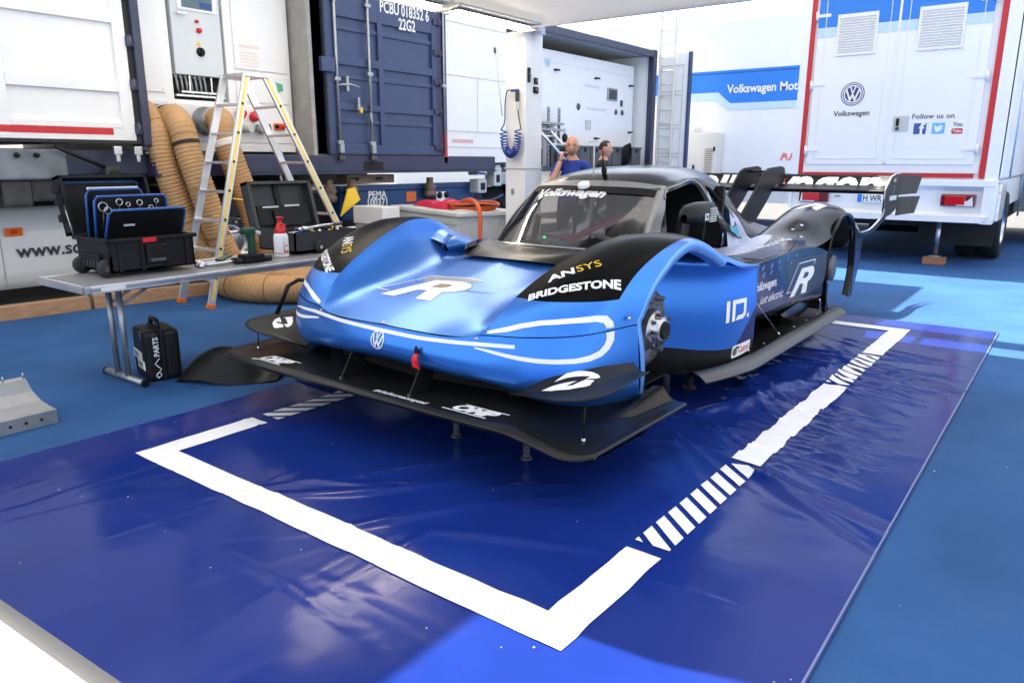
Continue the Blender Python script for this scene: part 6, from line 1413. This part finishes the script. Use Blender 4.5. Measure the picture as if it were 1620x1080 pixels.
b = MB(); b.box((-2.568,5.39,2.104),(.034,.044,.125),'textgrey',bev=.01); b.box((-2.604,5.39,2.163),(.106,.03,.03),'hoseblue',bev=.01); b.cyl((-2.658,5.39,2.168),(-2.703,5.38,2.213),.005,'steel',6); b.box((-2.559,5.39,1.996),(.03,.034,.09),'lightgrey',bev=.008); b.build('blow_gun', ah, off=o_)
b = MB(); b.tube([(-2.852,5.353,2.61),(-2.848,5.353,2.59),(-2.794,5.37,2.077),(-2.776,5.38,1.897)],[.010,.006,.007,.006],'lightgrey',8); b.cyl((-2.854,5.353,2.57),(-2.857,5.353,2.63),.015,'darksteel',8); o = b.build('pole'); tag(o,'thin grey pole with dark tip hanging left of the air hose','pole')

# ------------------------------------------------------------------ jacks and stands below the car
def stand(x, y, h, r, lab, grp):
    t = thing('car_stand', lab, 'stand', (x,y,.012), 0, grp)
    b = MB(); b.cyl((0,0,.006),(0,0,h),r,'darksteel' if r > .018 else 'galv',12); b.build('post', t)
    b = MB(); b.lathe([(0,.012),(r*1.6,.010),(r*1.9,0)],(0,0,0),(0,0,1),'darksteel',14); b.build('foot', t); return t
stand(.235,1.13,.30,.016,'slim steel jack leg under the middle of the splitter','jack legs'); stand(.70,1.11,.30,.016,'slim steel jack leg under the right part of the splitter','jack legs')
s1 = stand(.82,2.36,.30,.024,'dark post of the trestle behind the brake disc, nearer one','trestle posts'); s2 = stand(.84,2.66,.30,.024,'dark post of the trestle under the side floor, further one','trestle posts')
b = MB(); b.cyl((0,0,.17),(.02,.30,.17),.012,'darksteel',8); b.build('tie_bar', s1)

# ------------------------------------------------------------------ barrier rail at the lower left, close to the camera
pm('rail_grey',(.085,.085,.085),.35,metal=.2,var=.05)
rl = thing('barrier_rail', 'pale rounded barrier rail crossing the bottom left corner', 'rail', (1.6,-1.2,.8))
P0, P1 = Vector((1.28,-1.285,.78)), Vector((1.90,-1.265,.78))
b = MB(); dn = [(0,-.012),(.0,.02),(-.035,.040),(-.045,.041),(-.07,.036),(-.09,.02),(-.095,-.02),(-.08,-.05),(-.02,-.05),(0,-.03)]
A0, A1 = Vector((.10,-1.379,.78)), Vector((2.6,-1.222,.78)); d_ = (A1-A0).normalized(); nn = Vector((-d_.y,d_.x,0))
g = [[p+nn*u+Vector((0,0,v)) for u,v in dn] for p in (A0,A1)]; g = [r+[r[0]] for r in g]
pm('rail_white',(.62,.62,.62),.4); b.grid(g,lambda i,j: bpy.data.materials['rail_grey'] if j in (0,1,9) or i < 0 else bpy.data.materials['rail_white']); b.build('top_rail', rl, off=(1.6,-1.2,.8))
b = MB(); b.bx(.2,.26,-1.30,-1.24,.0,.76,'alu'); b.build('post', rl, off=(1.6,-1.2,.8))

# ------------------------------------------------------------------ grit and scraps on the floor
b = MB(); rs = random.Random(11)
for k in range(420):
    x = rs.uniform(-2.4,3.2); y = rs.uniform(-1.4,5.5); s_ = rs.uniform(.0015,.005); a = rs.uniform(0,6)
    z = (tarp_z(x,y)+.003) if (TX0 < x < TX1 and TY0 < y < TY1) else .003
    b.face([(x+s_*math.cos(a+q*2.1)*rs.uniform(.5,1.3), y+s_*math.sin(a+q*2.1)*rs.uniform(.5,1.3), z+.001*(q == 1)) for q in range(3)], rs.choice(['paper','paper','lightgrey','wood','chassis']))
o = b.build('floor_grit', fixn=False, merge=0); o['kind'] = 'stuff'
# ------------------------------------------------------------------ people
def skin_mesh(J, edges, name):
    me = bpy.data.meshes.new(name); idx = {k: i for i, k in enumerate(J)}
    me.from_pydata([J[k][0] for k in J], [(idx[a], idx[c]) for a, c in edges], [])
    o = bpy.data.objects.new(name, me); COL.objects.link(o)
    m = o.modifiers.new('skin', 'SKIN'); m.use_smooth_shade = True
    if not me.skin_vertices: me.attributes.new('x','FLOAT','POINT')
    sv = me.skin_vertices[0].data
    for k in J:
        r = J[k][1]; sv[idx[k]].radius = r if isinstance(r, tuple) else (r, r)
    sv[0].use_root = True
    s = o.modifiers.new('sub', 'SUBSURF'); s.levels = 2; s.render_levels = 2
    bpy.context.view_layer.update(); ev = o.evaluated_get(bpy.context.evaluated_depsgraph_get()); m2 = bpy.data.meshes.new_from_object(ev)
    bpy.data.objects.remove(o); return m2
def head_grid(c, turn, bald, sc_=1.0):
    R = Matrix.Rotation(turn, 3, 'Z'); g = []; nU, nV = 26, 30
    for i in range(nU+1):
        ph = PI*i/nU; row = []
        for j in range(nV):
            th = 2*PI*j/nV; x = math.sin(ph)*math.sin(th); y = -math.sin(ph)*math.cos(th); z = math.cos(ph)
            rx, ry, rz = .076, .096, .118
            f = max(0, -y)                       # front of the face
            low = max(0, -z-.05)
            sx = 1-.34*low**1.1; sy = 1-.12*low
            px, py, pz = x*rx*sx, y*ry*sy, z*rz
            front = math.exp(-(x/.22)**2)*f
            py -= .020*front*math.exp(-((z+.22)/.15)**2)             # nose
            py -= .008*math.exp(-(x/.35)**2)*f*math.exp(-((z+.72)/.14)**2)      # chin
            py += .009*math.exp(-((abs(x)-.36)/.16)**2)*f*math.exp(-((z-.02)/.12)**2)   # eye sockets
            py -= .004*f*math.exp(-((z-.20)/.09)**2)                 # brow
            py += .003*math.exp(-(x/.35)**2)*f*math.exp(-((z+.52)/.05)**2)      # mouth
            py += .012*max(0, y)*low                                 # nape
            row.append(Vector(c)+R @ Vector((px, py, pz))*sc_)
        g.append(row)
    return g
def hand(b, wrist, fwd, side, palmn, curl, m='skin', k=1.0):
    fwd, side, palmn = Vector(fwd).normalized(), Vector(side).normalized(), Vector(palmn).normalized(); w = Vector(wrist)
    g = []
    for t, a, h in ((0,.024,.018),(.03,.034,.017),(.065,.040,.015),(.088,.038,.012)):
        g.append([w+fwd*t*k+side*a*k*math.cos(q)+palmn*h*k*math.sin(q) for q in [2*PI*i/12 for i in range(12)]])
    b.grid(g, m, closed=True); b.face(g[-1], m)
    for i, (off, L) in enumerate(((-.029,.066),(-.010,.074),(.010,.070),(.028,.056))):
        p = w+fwd*.082*k+side*off*k; pts = [p-fwd*.012*k]; d = fwd.copy(); rot = 0
        for s in range(3):
            rot += curl; dd = fwd*math.cos(rot)+palmn*math.sin(rot); p = p+dd*L/3*k; pts.append(p)
        b.tube(crline(pts,2), [.0095*k-.0004*q*k for q in range(7)], m, 7)
    p = w+fwd*.03*k-side*.03*k; pts = [p, p+fwd*.028*k-side*.022*k+palmn*.012*k, p+fwd*.055*k-side*.018*k+palmn*.03*k]; b.tube(crline(pts,3), .010*k, m, 7)

def person(label, loc, rotz, head_turn, pose, shirt, bald, glasses):
    root = thing('person', label, 'person', loc, rotz)
    E_ = [('pel','wai'),('wai','che'),('che','nb'),('nb','nk'),('nk','hd'),('nb','sl'),('sl','el'),('el','wl'),('nb','sr'),('sr','er'),('er','wr'),('pel','hl'),('hl','kl'),('kl','al'),('al','tl'),('pel','hr'),('hr','kr'),('kr','ar'),('ar','tr')]
    J = {'pel':((0,0,.90),(.150,.115)),'wai':((0,-.01,1.05),(.150,.115)),'che':((0,0,1.22),(.165,.115)),'nb':((0,.015,1.375),(.085,.07)),'nk':((0,.005,1.43),.055),'hd':((0,0,1.49),.055),
         'sl':((.175,.01,1.345),.066),'el':(pose['el'],.046),'wl':(pose['wl'],.031),'sr':((-.175,.01,1.345),.066),'er':(pose['er'],.046),'wr':(pose['wr'],.031),
         'hl':((.09,0,.84),.095),'kl':((.10,-.015,.47),.062),'al':((.105,.02,.09),.042),'tl':((.115,-.13,.045),.036),'hr':((-.09,0,.84),.095),'kr':((-.10,-.015,.47),.062),'ar':((-.105,.02,.09),.042),'tr':((-.115,-.13,.045),.036)}
    me = skin_mesh(J, E_, 'body')
    sk, sh, tr_, sho = M['skin'], shirt, M['trousers'], M['black']
    for m in (sk, sh, tr_, sho): me.materials.append(m)
    def arm_t(c, s, e, w):
        s, e = Vector(s), Vector(e); d = e-s; return (Vector(c)-s).dot(d)/d.length_squared
    for p in me.polygons:
        c = p.center; k = 0
        if c.z < .10: k = 3
        elif c.z < .93 and abs(c.x) < .21: k = 2
        else:
            k = 1
            if c.z > 1.412 and abs(c.x) < .085: k = 0
            for nm, s, e, w in (('l',J['sl'][0],J['el'][0],J['wl'][0]),('r',J['sr'][0],J['er'][0],J['wr'][0])):
                ev, wv = Vector(e), Vector(w); d = wv-ev; t = max(0, min(1, (c-ev).dot(d)/d.length_squared))
                if (c-(ev+d*t)).length < .058 and t > .02 and not pose.get('sleeves'): k = 0
                d2 = ev-Vector(s); t2 = (c-Vector(s)).dot(d2)/d2.length_squared
                if (c-(Vector(s)+d2*max(0,min(1,t2)))).length < .075 and t2 > .62 and not pose.get('sleeves'): k = 0
        p.material_index = k
    body = bpy.data.objects.new('body', me); link(body, root)
    hb = MB(); HC = (0,-.018,1.565)
    hg_ = head_grid(HC, head_turn, bald); hb.grid(hg_, 'skin', closed=True)
    if pose.get('hand_r'): hand(hb, pose['wr'], *pose['hand_r'])
    if pose.get('hand_l'): hand(hb, pose['wl'], *pose['hand_l'])
    # join the head and hands to the body mesh
    ho = hb.build('head_part'); bm = bmesh.new(); bm.from_mesh(me); bm.from_mesh(ho.data)
    bm.to_mesh(me); bpy.data.objects.remove(ho)
    R = Matrix.Rotation(head_turn, 3, 'Z'); T = lambda v: Vector(HC)+R @ Vector(v)
    for s in (1,-1):
        b = MB(); g = [[T((s*(.074+.012*q), .012+.020*math.cos(a)*r, -.01+.032*math.sin(a)*r)) for a in [2*PI*i/12 for i in range(12)]] for q, r in ((0,.8),(.6,1.0),(1.0,.9),(.7,.5))]
        b.grid(g,'skin',closed=True); b.face(g[-1],'skin'); b.build('ear', root)
        b = MB(); g = [[T((s*.029+.011*math.cos(a)*r, -.0785-.004*(1-r), .004+.006*math.sin(a)*r)) for a in [2*PI*i/10 for i in range(10)]] for r in (1,.6,.01)]
        b.grid(g,'white_clean',closed=True); g = [[T((s*.029+.0048*math.cos(a)*r, -.0835, .004+.0048*math.sin(a)*r)) for a in [2*PI*i/10 for i in range(10)]] for r in (1,.01)]; b.grid(g,'dark',closed=True); b.build('eye', root)
        b = MB(); b.tube([T((s*.012,-.090,.020)),T((s*.030,-.088,.026)),T((s*.048,-.076,.020))],[.003,.004,.002],'hair',6); b.build('eyebrow', root)
    b = MB(); b.tube([T((-.022,-.0865,-.062)),T((0,-.0925,-.060)),T((.022,-.0865,-.062))],[.002,.0045,.002],pm('lips',(.36,.13,.11),.5) if 'lips' not in bpy.data.materials else bpy.data.materials['lips'],6); b.build('mouth', root)
    if bald:
        b = MB(); g = []
        for i in range(15,23): g.append([Vector(HC)+(p-Vector(HC))*1.012 for j, p in enumerate(hg_[i]) if (j < 9 or j > 21)])
        # stubble on the jaw
        rr = []
        for i in range(17,22):
            row = [hg_[i][(j+22) % 30] for j in range(17)]; rr.append([Vector(HC)+(p-Vector(HC))*1.010 for p in row])
        b.grid(rr,'stubble'); b.build('stubble', root)
    else:
        b = MB(); rr = []
        for i in range(0,15):
            row = []
            for j in range(30):
                p = hg_[i][j]; d = min(j, 30-j)
                lim = 6.5 if d < 6 else (11 if d < 9 else 14)
                row.append(Vector(HC)+(p-Vector(HC))*(1.05 if i < lim else .97))
            rr.append(row)
        b.grid(rr,'hair',closed=True); b.build('hair', root)
    if glasses:
        b = MB()
        for s in (1,-1):
            b.tube([T((s*.031+.022*math.cos(a),-.094+.008*abs(math.cos(a)),.002+.014*math.sin(a))) for a in [2*PI*i/14 for i in range(14)]],.0018,'darksteel',5,closed=True)
            b.tube([T((s*.053,-.086,.006)),T((s*.074,-.02,.006)),T((s*.078,.02,-.002))],.0018,'darksteel',5)
        b.tube([T((-.009,-.098,.004)),T((.009,-.098,.004))],.0018,'darksteel',5); b.build('glasses', root)
    return root
p1 = person('bald man in a blue T-shirt holding a phone to his ear behind the car', (-2.22,6.0,0), math.radians(30), 0.0,
       dict(el=(.245,.03,1.10), wl=(.20,-.17,.98), er=(-.225,-.15,1.12), wr=(-.125,-.125,1.405), hand_r=((.15,.35,.9),(.45,-.85,.1),(.75,.5,-.1),.75), hand_l=((-.5,-.7,-.3),(.4,-.3,.8),(-.7,.4,0),.4)), M['shirtblue'], True, True)
ph = MB(); ph.box((-.092,-.03,1.54),(.010,.030,.10),'black',rot=Matrix.Rotation(.25,3,'X'),bev=.004); pho = ph.build('phone'); pho.location = (-2.22,6.0,0); pho.rotation_euler = (0,0,math.radians(30)); tag(pho,'black phone held at the ear of the bald man','phone')
p2 = person('dark haired man in black seen from behind beside the black cable coil', (-2.93,7.95,0), math.radians(112), 0.0,
       dict(el=(.23,-.10,1.12), wl=(.15,-.30,1.10), er=(-.23,-.10,1.12), wr=(-.15,-.30,1.12), sleeves=True, hand_r=((.2,-.9,.1),(.9,.2,0),(.1,0,-1),.5), hand_l=((-.2,-.9,.1),(.9,-.2,0),(-.1,0,-1),.5)), M['shirtblack'], False, False)
# ------------------------------------------------------------------ lettering and marks on the car
bv_f = {s: bvh_of([o]) for s, o in zip((1,-1), fenders)}
bv_nose = bvh_of(fenders+[bumper, hood]); bv_hood = bvh_of([hood]); bv_bump = bvh_of([bumper]); bv_spl = bvh_of([splitter])
body_r, frame_r = r_emblem()
decal(tf2d(body_r,.300,.285), (-.335,1.165,1.3), (1,0,0), (0,1,0), (0,0,-1), bv_hood, 'decal', 'emblem', hood)
decal(tf2d(frame_r,.300,.285), (-.335,1.165,1.3), (1,0,0), (0,1,0), (0,0,-1), bv_hood, 'decal', 'emblem_outline', hood)
decal(tf2d(poly2d([[(.10,1.06),(.17,1.19),(1.40,1.19),(1.37,1.03),(.5,1.03),(.38,.85)]]),.300,.285), (-.335,1.165,1.3), (1,0,0), (0,1,0), (0,0,-1), bv_hood, pm('emblem_grey',(.20,.24,.32),.35,metal=.4), 'emblem_fill', hood, lift=.0012)  # grey infill between the letter and its outline
decal(tf2d(poly2d([[(.70,.58),(1.02,.58),(1.13,.65),(1.14,.77),(1.05,.83),(.79,.83)]]),.300,.285), (-.335,1.165,1.3), (1,0,0), (0,1,0), (0,0,-1), bv_hood, pm('emblem_brown',(.22,.15,.07),.35,metal=.4), 'emblem_fill', hood, lift=.0012)  # brown infill in the bowl of the letter
decal(tf2d(roundel(),.092,.092), (0,.3,.549), (1,0,0), (0,0,1), (0,1,0), bv_bump, 'decal', 'emblem', bumper, step=.008)
decal(line2d([(-.90,.583),(-.80,.596),(-.62,.603),(-.45,.604),(-.25,.603),(0,.598),(.25,.594),(.45,.594),(.60,.596),(.735,.600)],[.006,.012]+[.017]*8), (0,.3,-.004), (1,0,0), (0,0,1), (0,1,0), bv_bump, 'decal', 'white_line', bumper, step=.012)
up_ = [(1.03,.6405),(1.07,.648),(1.128,.661),(1.20,.683),(1.282,.700),(1.42,.713),(1.53,.720),(1.572,.713),(1.592,.690),(1.597,.655),(1.597,.620),(1.580,.590),(1.551,.566),(1.50,.551),(1.435,.544),(1.34,.541),(1.268,.542),(1.19,.548),(1.128,.555),(1.05,.566),(.985,.575)]
w_ = [.006,.013,.018,.019,.020,.021,.026,.036,.040,.040,.038,.034,.030,.026,.022,.020,.020,.018,.016,.012,.006]
for s in (1,-1):
    sh_ = line2d([(s*a,c) for a,c in up_], w_)
    decal(sh_, (s*1.2,-1.6,0), (.8,s*.6,0), (0,0,1), (-s*.6,.8,0), bvh_of([fenders[0 if s > 0 else 1], bumper]), 'decal', 'white_line', fenders[0 if s > 0 else 1], step=.012)
for s in (1,-1):
    fo = fenders[0 if s > 0 else 1]; bv = bv_f[s]
    def word(txt, ctr, u, d, size, m, nm, **k):
        C = Vector((s*ctr[0],ctr[1],ctr[2])); U = Vector((s*u[0],u[1],u[2])).normalized()*(1 if s > 0 else -1); D = Vector((s*d[0],d[1],d[2])).normalized(); V = (-D).cross(U).normalized(); U = V.cross(-D).normalized()
        decal(text2d(txt,size,**k) if isinstance(txt,str) else txt, C-D*.35, U, V, D, bv, m, nm, fo, step=.014)
    d_ = (-.10,.42,-.90)
    a_ = text2d('AN',.088,bold=.003,xs=1.05,align='RIGHT'); y_ = text2d('SYS',.088,bold=.0,xs=.95,align='LEFT')
    if s > 0: word(tf2d(a_,1,1,0,0,.18), (.805,1.345,.90), (.173,.177,.07), d_, 1, 'decal', 'lettering'); word(tf2d(y_,1,1,.004,0,.12), (.805,1.345,.90), (.173,.177,.07), d_, 1, 'gold', 'lettering')
    else: word(tf2d(a_,1,1,0,0,.18), (.832,1.372,.91), (.173,.177,.07), d_, 1, 'decal', 'lettering'); word(tf2d(y_,1,1,.004,0,.12), (.832,1.372,.91), (.173,.177,.07), d_, 1, 'gold', 'lettering')
    word(tf2d(text2d('BRIDGESTONE',.066,bold=.0026,xs=.98),1,1,0,0,.16), (.868,1.238,.83), (.308,.218,.061), (-.20,.47,-.85), 1, 'decal', 'lettering')
    cn = can_r if s > 0 else can_l; U = Vector((.82,.57*s,0)).normalized(); V = Vector((-.57*s,.82,0)).normalized()
    bcn = bvh_of([cn]); start = Vector((.938,.932,1.0)) if s > 0 else Vector((-1.17,1.055,1.0))
    decal(tf2d(b_emblem(),.165,.112), start, U, V, (0,0,-1), bcn, 'decal', 'emblem', cn, step=.012)
# splitter
def omp(sh=0):
    t = text2d('OMP',.10,bold=.006,xs=1.05); t = tf2d(t,1,1,0,0,.35)
    return join2d(t, ([(-.15,-.052),(.10,-.052),(.10,-.043),(-.15,-.043)],[(0,1,2,3)]), ([(-.09,.043),(.16,.043),(.16,.052),(-.09,.052)],[(0,1,2,3)]))
decal(omp(), (-.80,.795,.8), (1,0,0), (0,1,0), (0,0,-1), bv_spl, 'decal', 'lettering', splitter)
decal(omp(), (.635,.805,.8), (1,0,0), (0,1,0), (0,0,-1), bv_spl, 'decal', 'lettering', splitter)
decal(tf2d(text2d('#challengeaccepted',.043,bold=.0008),1,1,0,0,.2), (.225,.752,.8), (1,0,0), (0,1,0), (0,0,-1), bv_spl, 'decal', 'lettering', splitter)
# side panels
for s in (1,-1):
    vn = vanes[0 if s > 0 else 1]; fl = flanks[0 if s > 0 else 1]; bvv = bvh_of([vn]); bvl = bvh_of([fl]); Us = Vector((0,s,0)); D = (-s,0,0)
    P = lambda y, z: Vector((s*2.0,y,z))
    def put(shape, y, z, m, nm, tgt, bv, **k): decal(shape, P(y,z), Us, (0,0,1), D, bv, m, nm, tgt, **k)
    put(([(s*a,c) for a,c in [(2.62,.30),(2.735,.31),(2.96,.52),(2.96,.315)]] if s > 0 else [(s*a,c) for a,c in [(2.96,.315),(2.96,.52),(2.735,.31),(2.62,.30)]],[(0,1,2,3)]),0,0,'paintnavy','dark_blue_patch',vn,bvv,lift=.0012)
    put(tf2d(id_emblem(),.165,.13),2.60 if s > 0 else 2.87,.468,'decal','emblem',vn,bvv)
    plate = poly2d([[(-.115,-.034),(-.10,-.044),(.10,-.030),(.115,-.020),(.115,.044),(-.10,.036),(-.115,.024)]])
    put(plate,2.81,.275,'decal','sponsor_plate',vn,bvv,lift=.0025); put(disc2d(.026,16,-.082,-.003),2.81,.275,'castrolgreen','sponsor_disc',vn,bvv,lift=.0035); put(([(-.105,-.012),(-.06,-.012),(-.06,-.002),(-.105,-.002)],[(0,1,2,3)]),2.81,.275,'red','sponsor_bar',vn,bvv,lift=.0042); put(tf2d(text2d('Castrol',.060,bold=.0008,xs=.78),1,1,.028,.003,.1),2.81,.275,'red','lettering',vn,bvv,lift=.0035)
    nv = [(2.82,.40),(3.62,.385),(3.93,.40),(3.72,.585),(3.52,.70),(3.40,.772),(2.82,.770)]
    put(poly2d([[(s*a,c) for a,c in nv]]),0,0,'paintnavy','dark_blue_patch',fl,bvl,lift=.0012)
    put(poly2d([[(s*a,c) for a,c in [(3.76,.60),(3.62,.745),(4.50,.70),(4.545,.56),(4.50,.45),(4.0,.37),(3.95,.42)]]]),0,0,pm('satin_grey_brown',(.034,.031,.027),.28,spec=.2) if s > 0 else bpy.data.materials['satin_grey_brown'],'grey_patch',fl,bvl,lift=.001)
    put(text2d('Volkswagen,',.090,bold=.0024,align='RIGHT' if s > 0 else 'LEFT'),3.56,.600,'decal','lettering',fl,bvl)
    put(tf2d(text2d('just electric.',.090,bold=.0006,align='RIGHT' if s > 0 else 'LEFT'),1,1,0,0,.18),3.76,.492,'decal','lettering',fl,bvl)
    put(tf2d(body_r,.27,.205),3.90 if s > 0 else 4.30,.430,'decal','emblem',fl,bvl); put(tf2d(frame_r,.27,.205),3.90 if s > 0 else 4.30,.430,'decal','emblem_outline',fl,bvl)
    for y,z,r in ((2.99,.72,.020),(3.08,.665,.024),(3.16,.735,.022),(3.22,.68,.024),(3.32,.735,.022),(3.36,.685,.02),(3.47,.745,.019),(3.52,.695,.017),(3.66,.742,.015),(3.86,.752,.012),(3.78,.70,.012)):
        if s > 0: put(disc2d(r,6),y,z,'dots' if y < 3.7 else 'grey','hexagon_dot',fl,bvl)
    if s > 0:
        bd_ = bvh_of([deck, canopy])
        decal(poly2d([[(.50,3.55),(.78,3.30),(.86,3.62),(.76,4.25),(.60,4.35),(.50,4.2)]]), (0,0,2.5), (1,0,0), (0,1,0), (0,0,-1), bd_, 'paintpale', 'pale_patch', deck, lift=.0012, step=.03)
        decal(poly2d([[(.80,3.35),(1.04,3.2),(1.06,3.5),(.90,4.05),(.80,4.2),(.84,3.7)]]), (0,0,2.5), (1,0,0), (0,1,0), (0,0,-1), bd_, 'paintnavy', 'dark_blue_patch', deck, lift=.0012, step=.03)
        U = Vector((.28,.96,0)).normalized(); V = Vector((-U.y,U.x,0))
        decal(tf2d(text2d('just electric.',.13,bold=.002,xs=.95),1,1,0,0,.15), Vector((.825,3.86,2.5)), U, V, (0,0,-1), bd_, 'decal', 'lettering', deck)
        for x,y in ((.92,3.02),(1.0,3.10),(1.05,3.20),(.90,3.2),(.98,3.3),(.95,4.1),(.99,4.22),(.90,4.3),(.94,4.38)): decal(disc2d(.022 if y < 3.5 else .014,6), (x,y,2.5), (1,0,0), (0,1,0), (0,0,-1), bd_, 'dkblue' if y < 3.5 else 'paintpale', 'hexagon_dot', deck)
        decal(poly2d([[(.76,4.72),(.82,4.70),(.95,4.90),(.89,4.96)],]), (0,0,2.5), (1,0,0), (0,1,0), (0,0,-1), bd_, 'decal', 'white_mark', deck); decal(poly2d([[(.90,4.74),(.95,4.70),(.98,4.90),(.93,4.92)],]), (0,0,2.5), (1,0,0), (0,1,0), (0,0,-1), bd_, 'decal', 'white_mark', deck); decal(poly2d([[(.70,4.86),(.92,4.98),(.90,5.02),(.68,4.92)],]), (0,0,2.5), (1,0,0), (0,1,0), (0,0,-1), bd_, 'decal', 'white_mark', deck)
    cy_ = [(3.70,.985),(3.86,.945),(4.02,.905),(4.06,.80),(3.92,.82),(3.80,.90)]
    decal(poly2d([[(s*a,c) for a,c in [(3.86,.925),(4.02,.912),(4.10,.93),(4.06,.83),(3.93,.85)]]]), P(0,0), Us, (0,0,1), D, bvh_of([canopy]), 'paintcyan', 'cyan_patch', canopy, lift=.002)
# windscreen banner and wing lettering
bvs = bvh_of([sunstrip, screen])
Dw = Vector((0,.8,-.6)); Vw = Vector((0,.6,.8))
decal(tf2d(text2d('Volkswagen',.112,bold=.0052,xs=1.0),1,1,0,0,.12), Vector((-.065,2.655,1.178))-Dw*.6, (1,0,0), Vw, Dw, bvs, 'decal', 'lettering', sunstrip, lift=.003)
decal(text2d('Volkswagen',.42,bold=.014,xs=1.08), (.0,5.2,1.170), (1,0,0), (0,0,1), (0,1,0), bvh_of([flap]), 'decal', 'lettering', flap, step=.03)
for s, ep in zip((1,-1), endplates):
    X = s*1.1735; U = (0,s,0)
    flat(tf2d(text2d('AN',.045,bold=.001,align='RIGHT'),1,1),(X,6.47,1.225),U,(0,0,1),'decal','lettering',ep); flat(tf2d(text2d('SYS',.045,align='LEFT'),1,1),(X,6.475,1.225),U,(0,0,1),'gold','lettering',ep)
    flat(([(-.16,-.022),(.16,-.022),(.16,.022),(-.16,.022)],[(0,1,2,3)]),(X,6.45,1.06),U,(0,0,1),'lightgrey','label',ep); flat(ring2d(.03,.036,16),(X,6.45,1.14),U,(0,0,1),'grey','label',ep)
# bolts along the lower edge of the side panel and a slim steel trim round the cowl
for s in (1,-1):
    for y,z in ((2.36,.20),(2.5,.17),(2.63,.19),(2.80,.20)):
        h = bvh_of([vanes[0 if s > 0 else 1]]).ray_cast(Vector((s*2,y,z)),Vector((-s,0,0)),2)
        if h[0] is not None:
            b = MB(); b.lathe([(0,.004),(.007,.003),(.007,0)],h[0],(s,0,0),'steel',8); b.build('bolt', vanes[0 if s > 0 else 1])

# shut lines and inspection panel outlines
for pts in ([(-.36,1.62),(-.37,1.50),(-.28,1.40),(-.05,1.345),(.20,1.36),(.30,1.385)],):
    decal(line2d(crline([(a,c) for a,c in pts],5),.0035), (0,0,1.6), (1,0,0), (0,1,0), (0,0,-1), bv_hood, 'dark', 'shut_line', hood, step=.02, lift=.0012)
for pts in ([(.56,3.62),(.80,3.66),(1.06,3.72)], [(1.06,3.72),(1.0,4.05),(.96,4.25)]):
    decal(line2d(crline(pts,5),.005), (0,0,2.5), (1,0,0), (0,1,0), (0,0,-1), bvh_of([deck]), 'dark', 'shut_line', deck, step=.03, lift=.003)
b = MB(); b.tube([(-1.05,1.31,.675),(-1.16,1.25,.68),(-1.20,1.20,.645),(-1.225,1.12,.475)], .013, 'black', 6); b.build('support_arm', car)
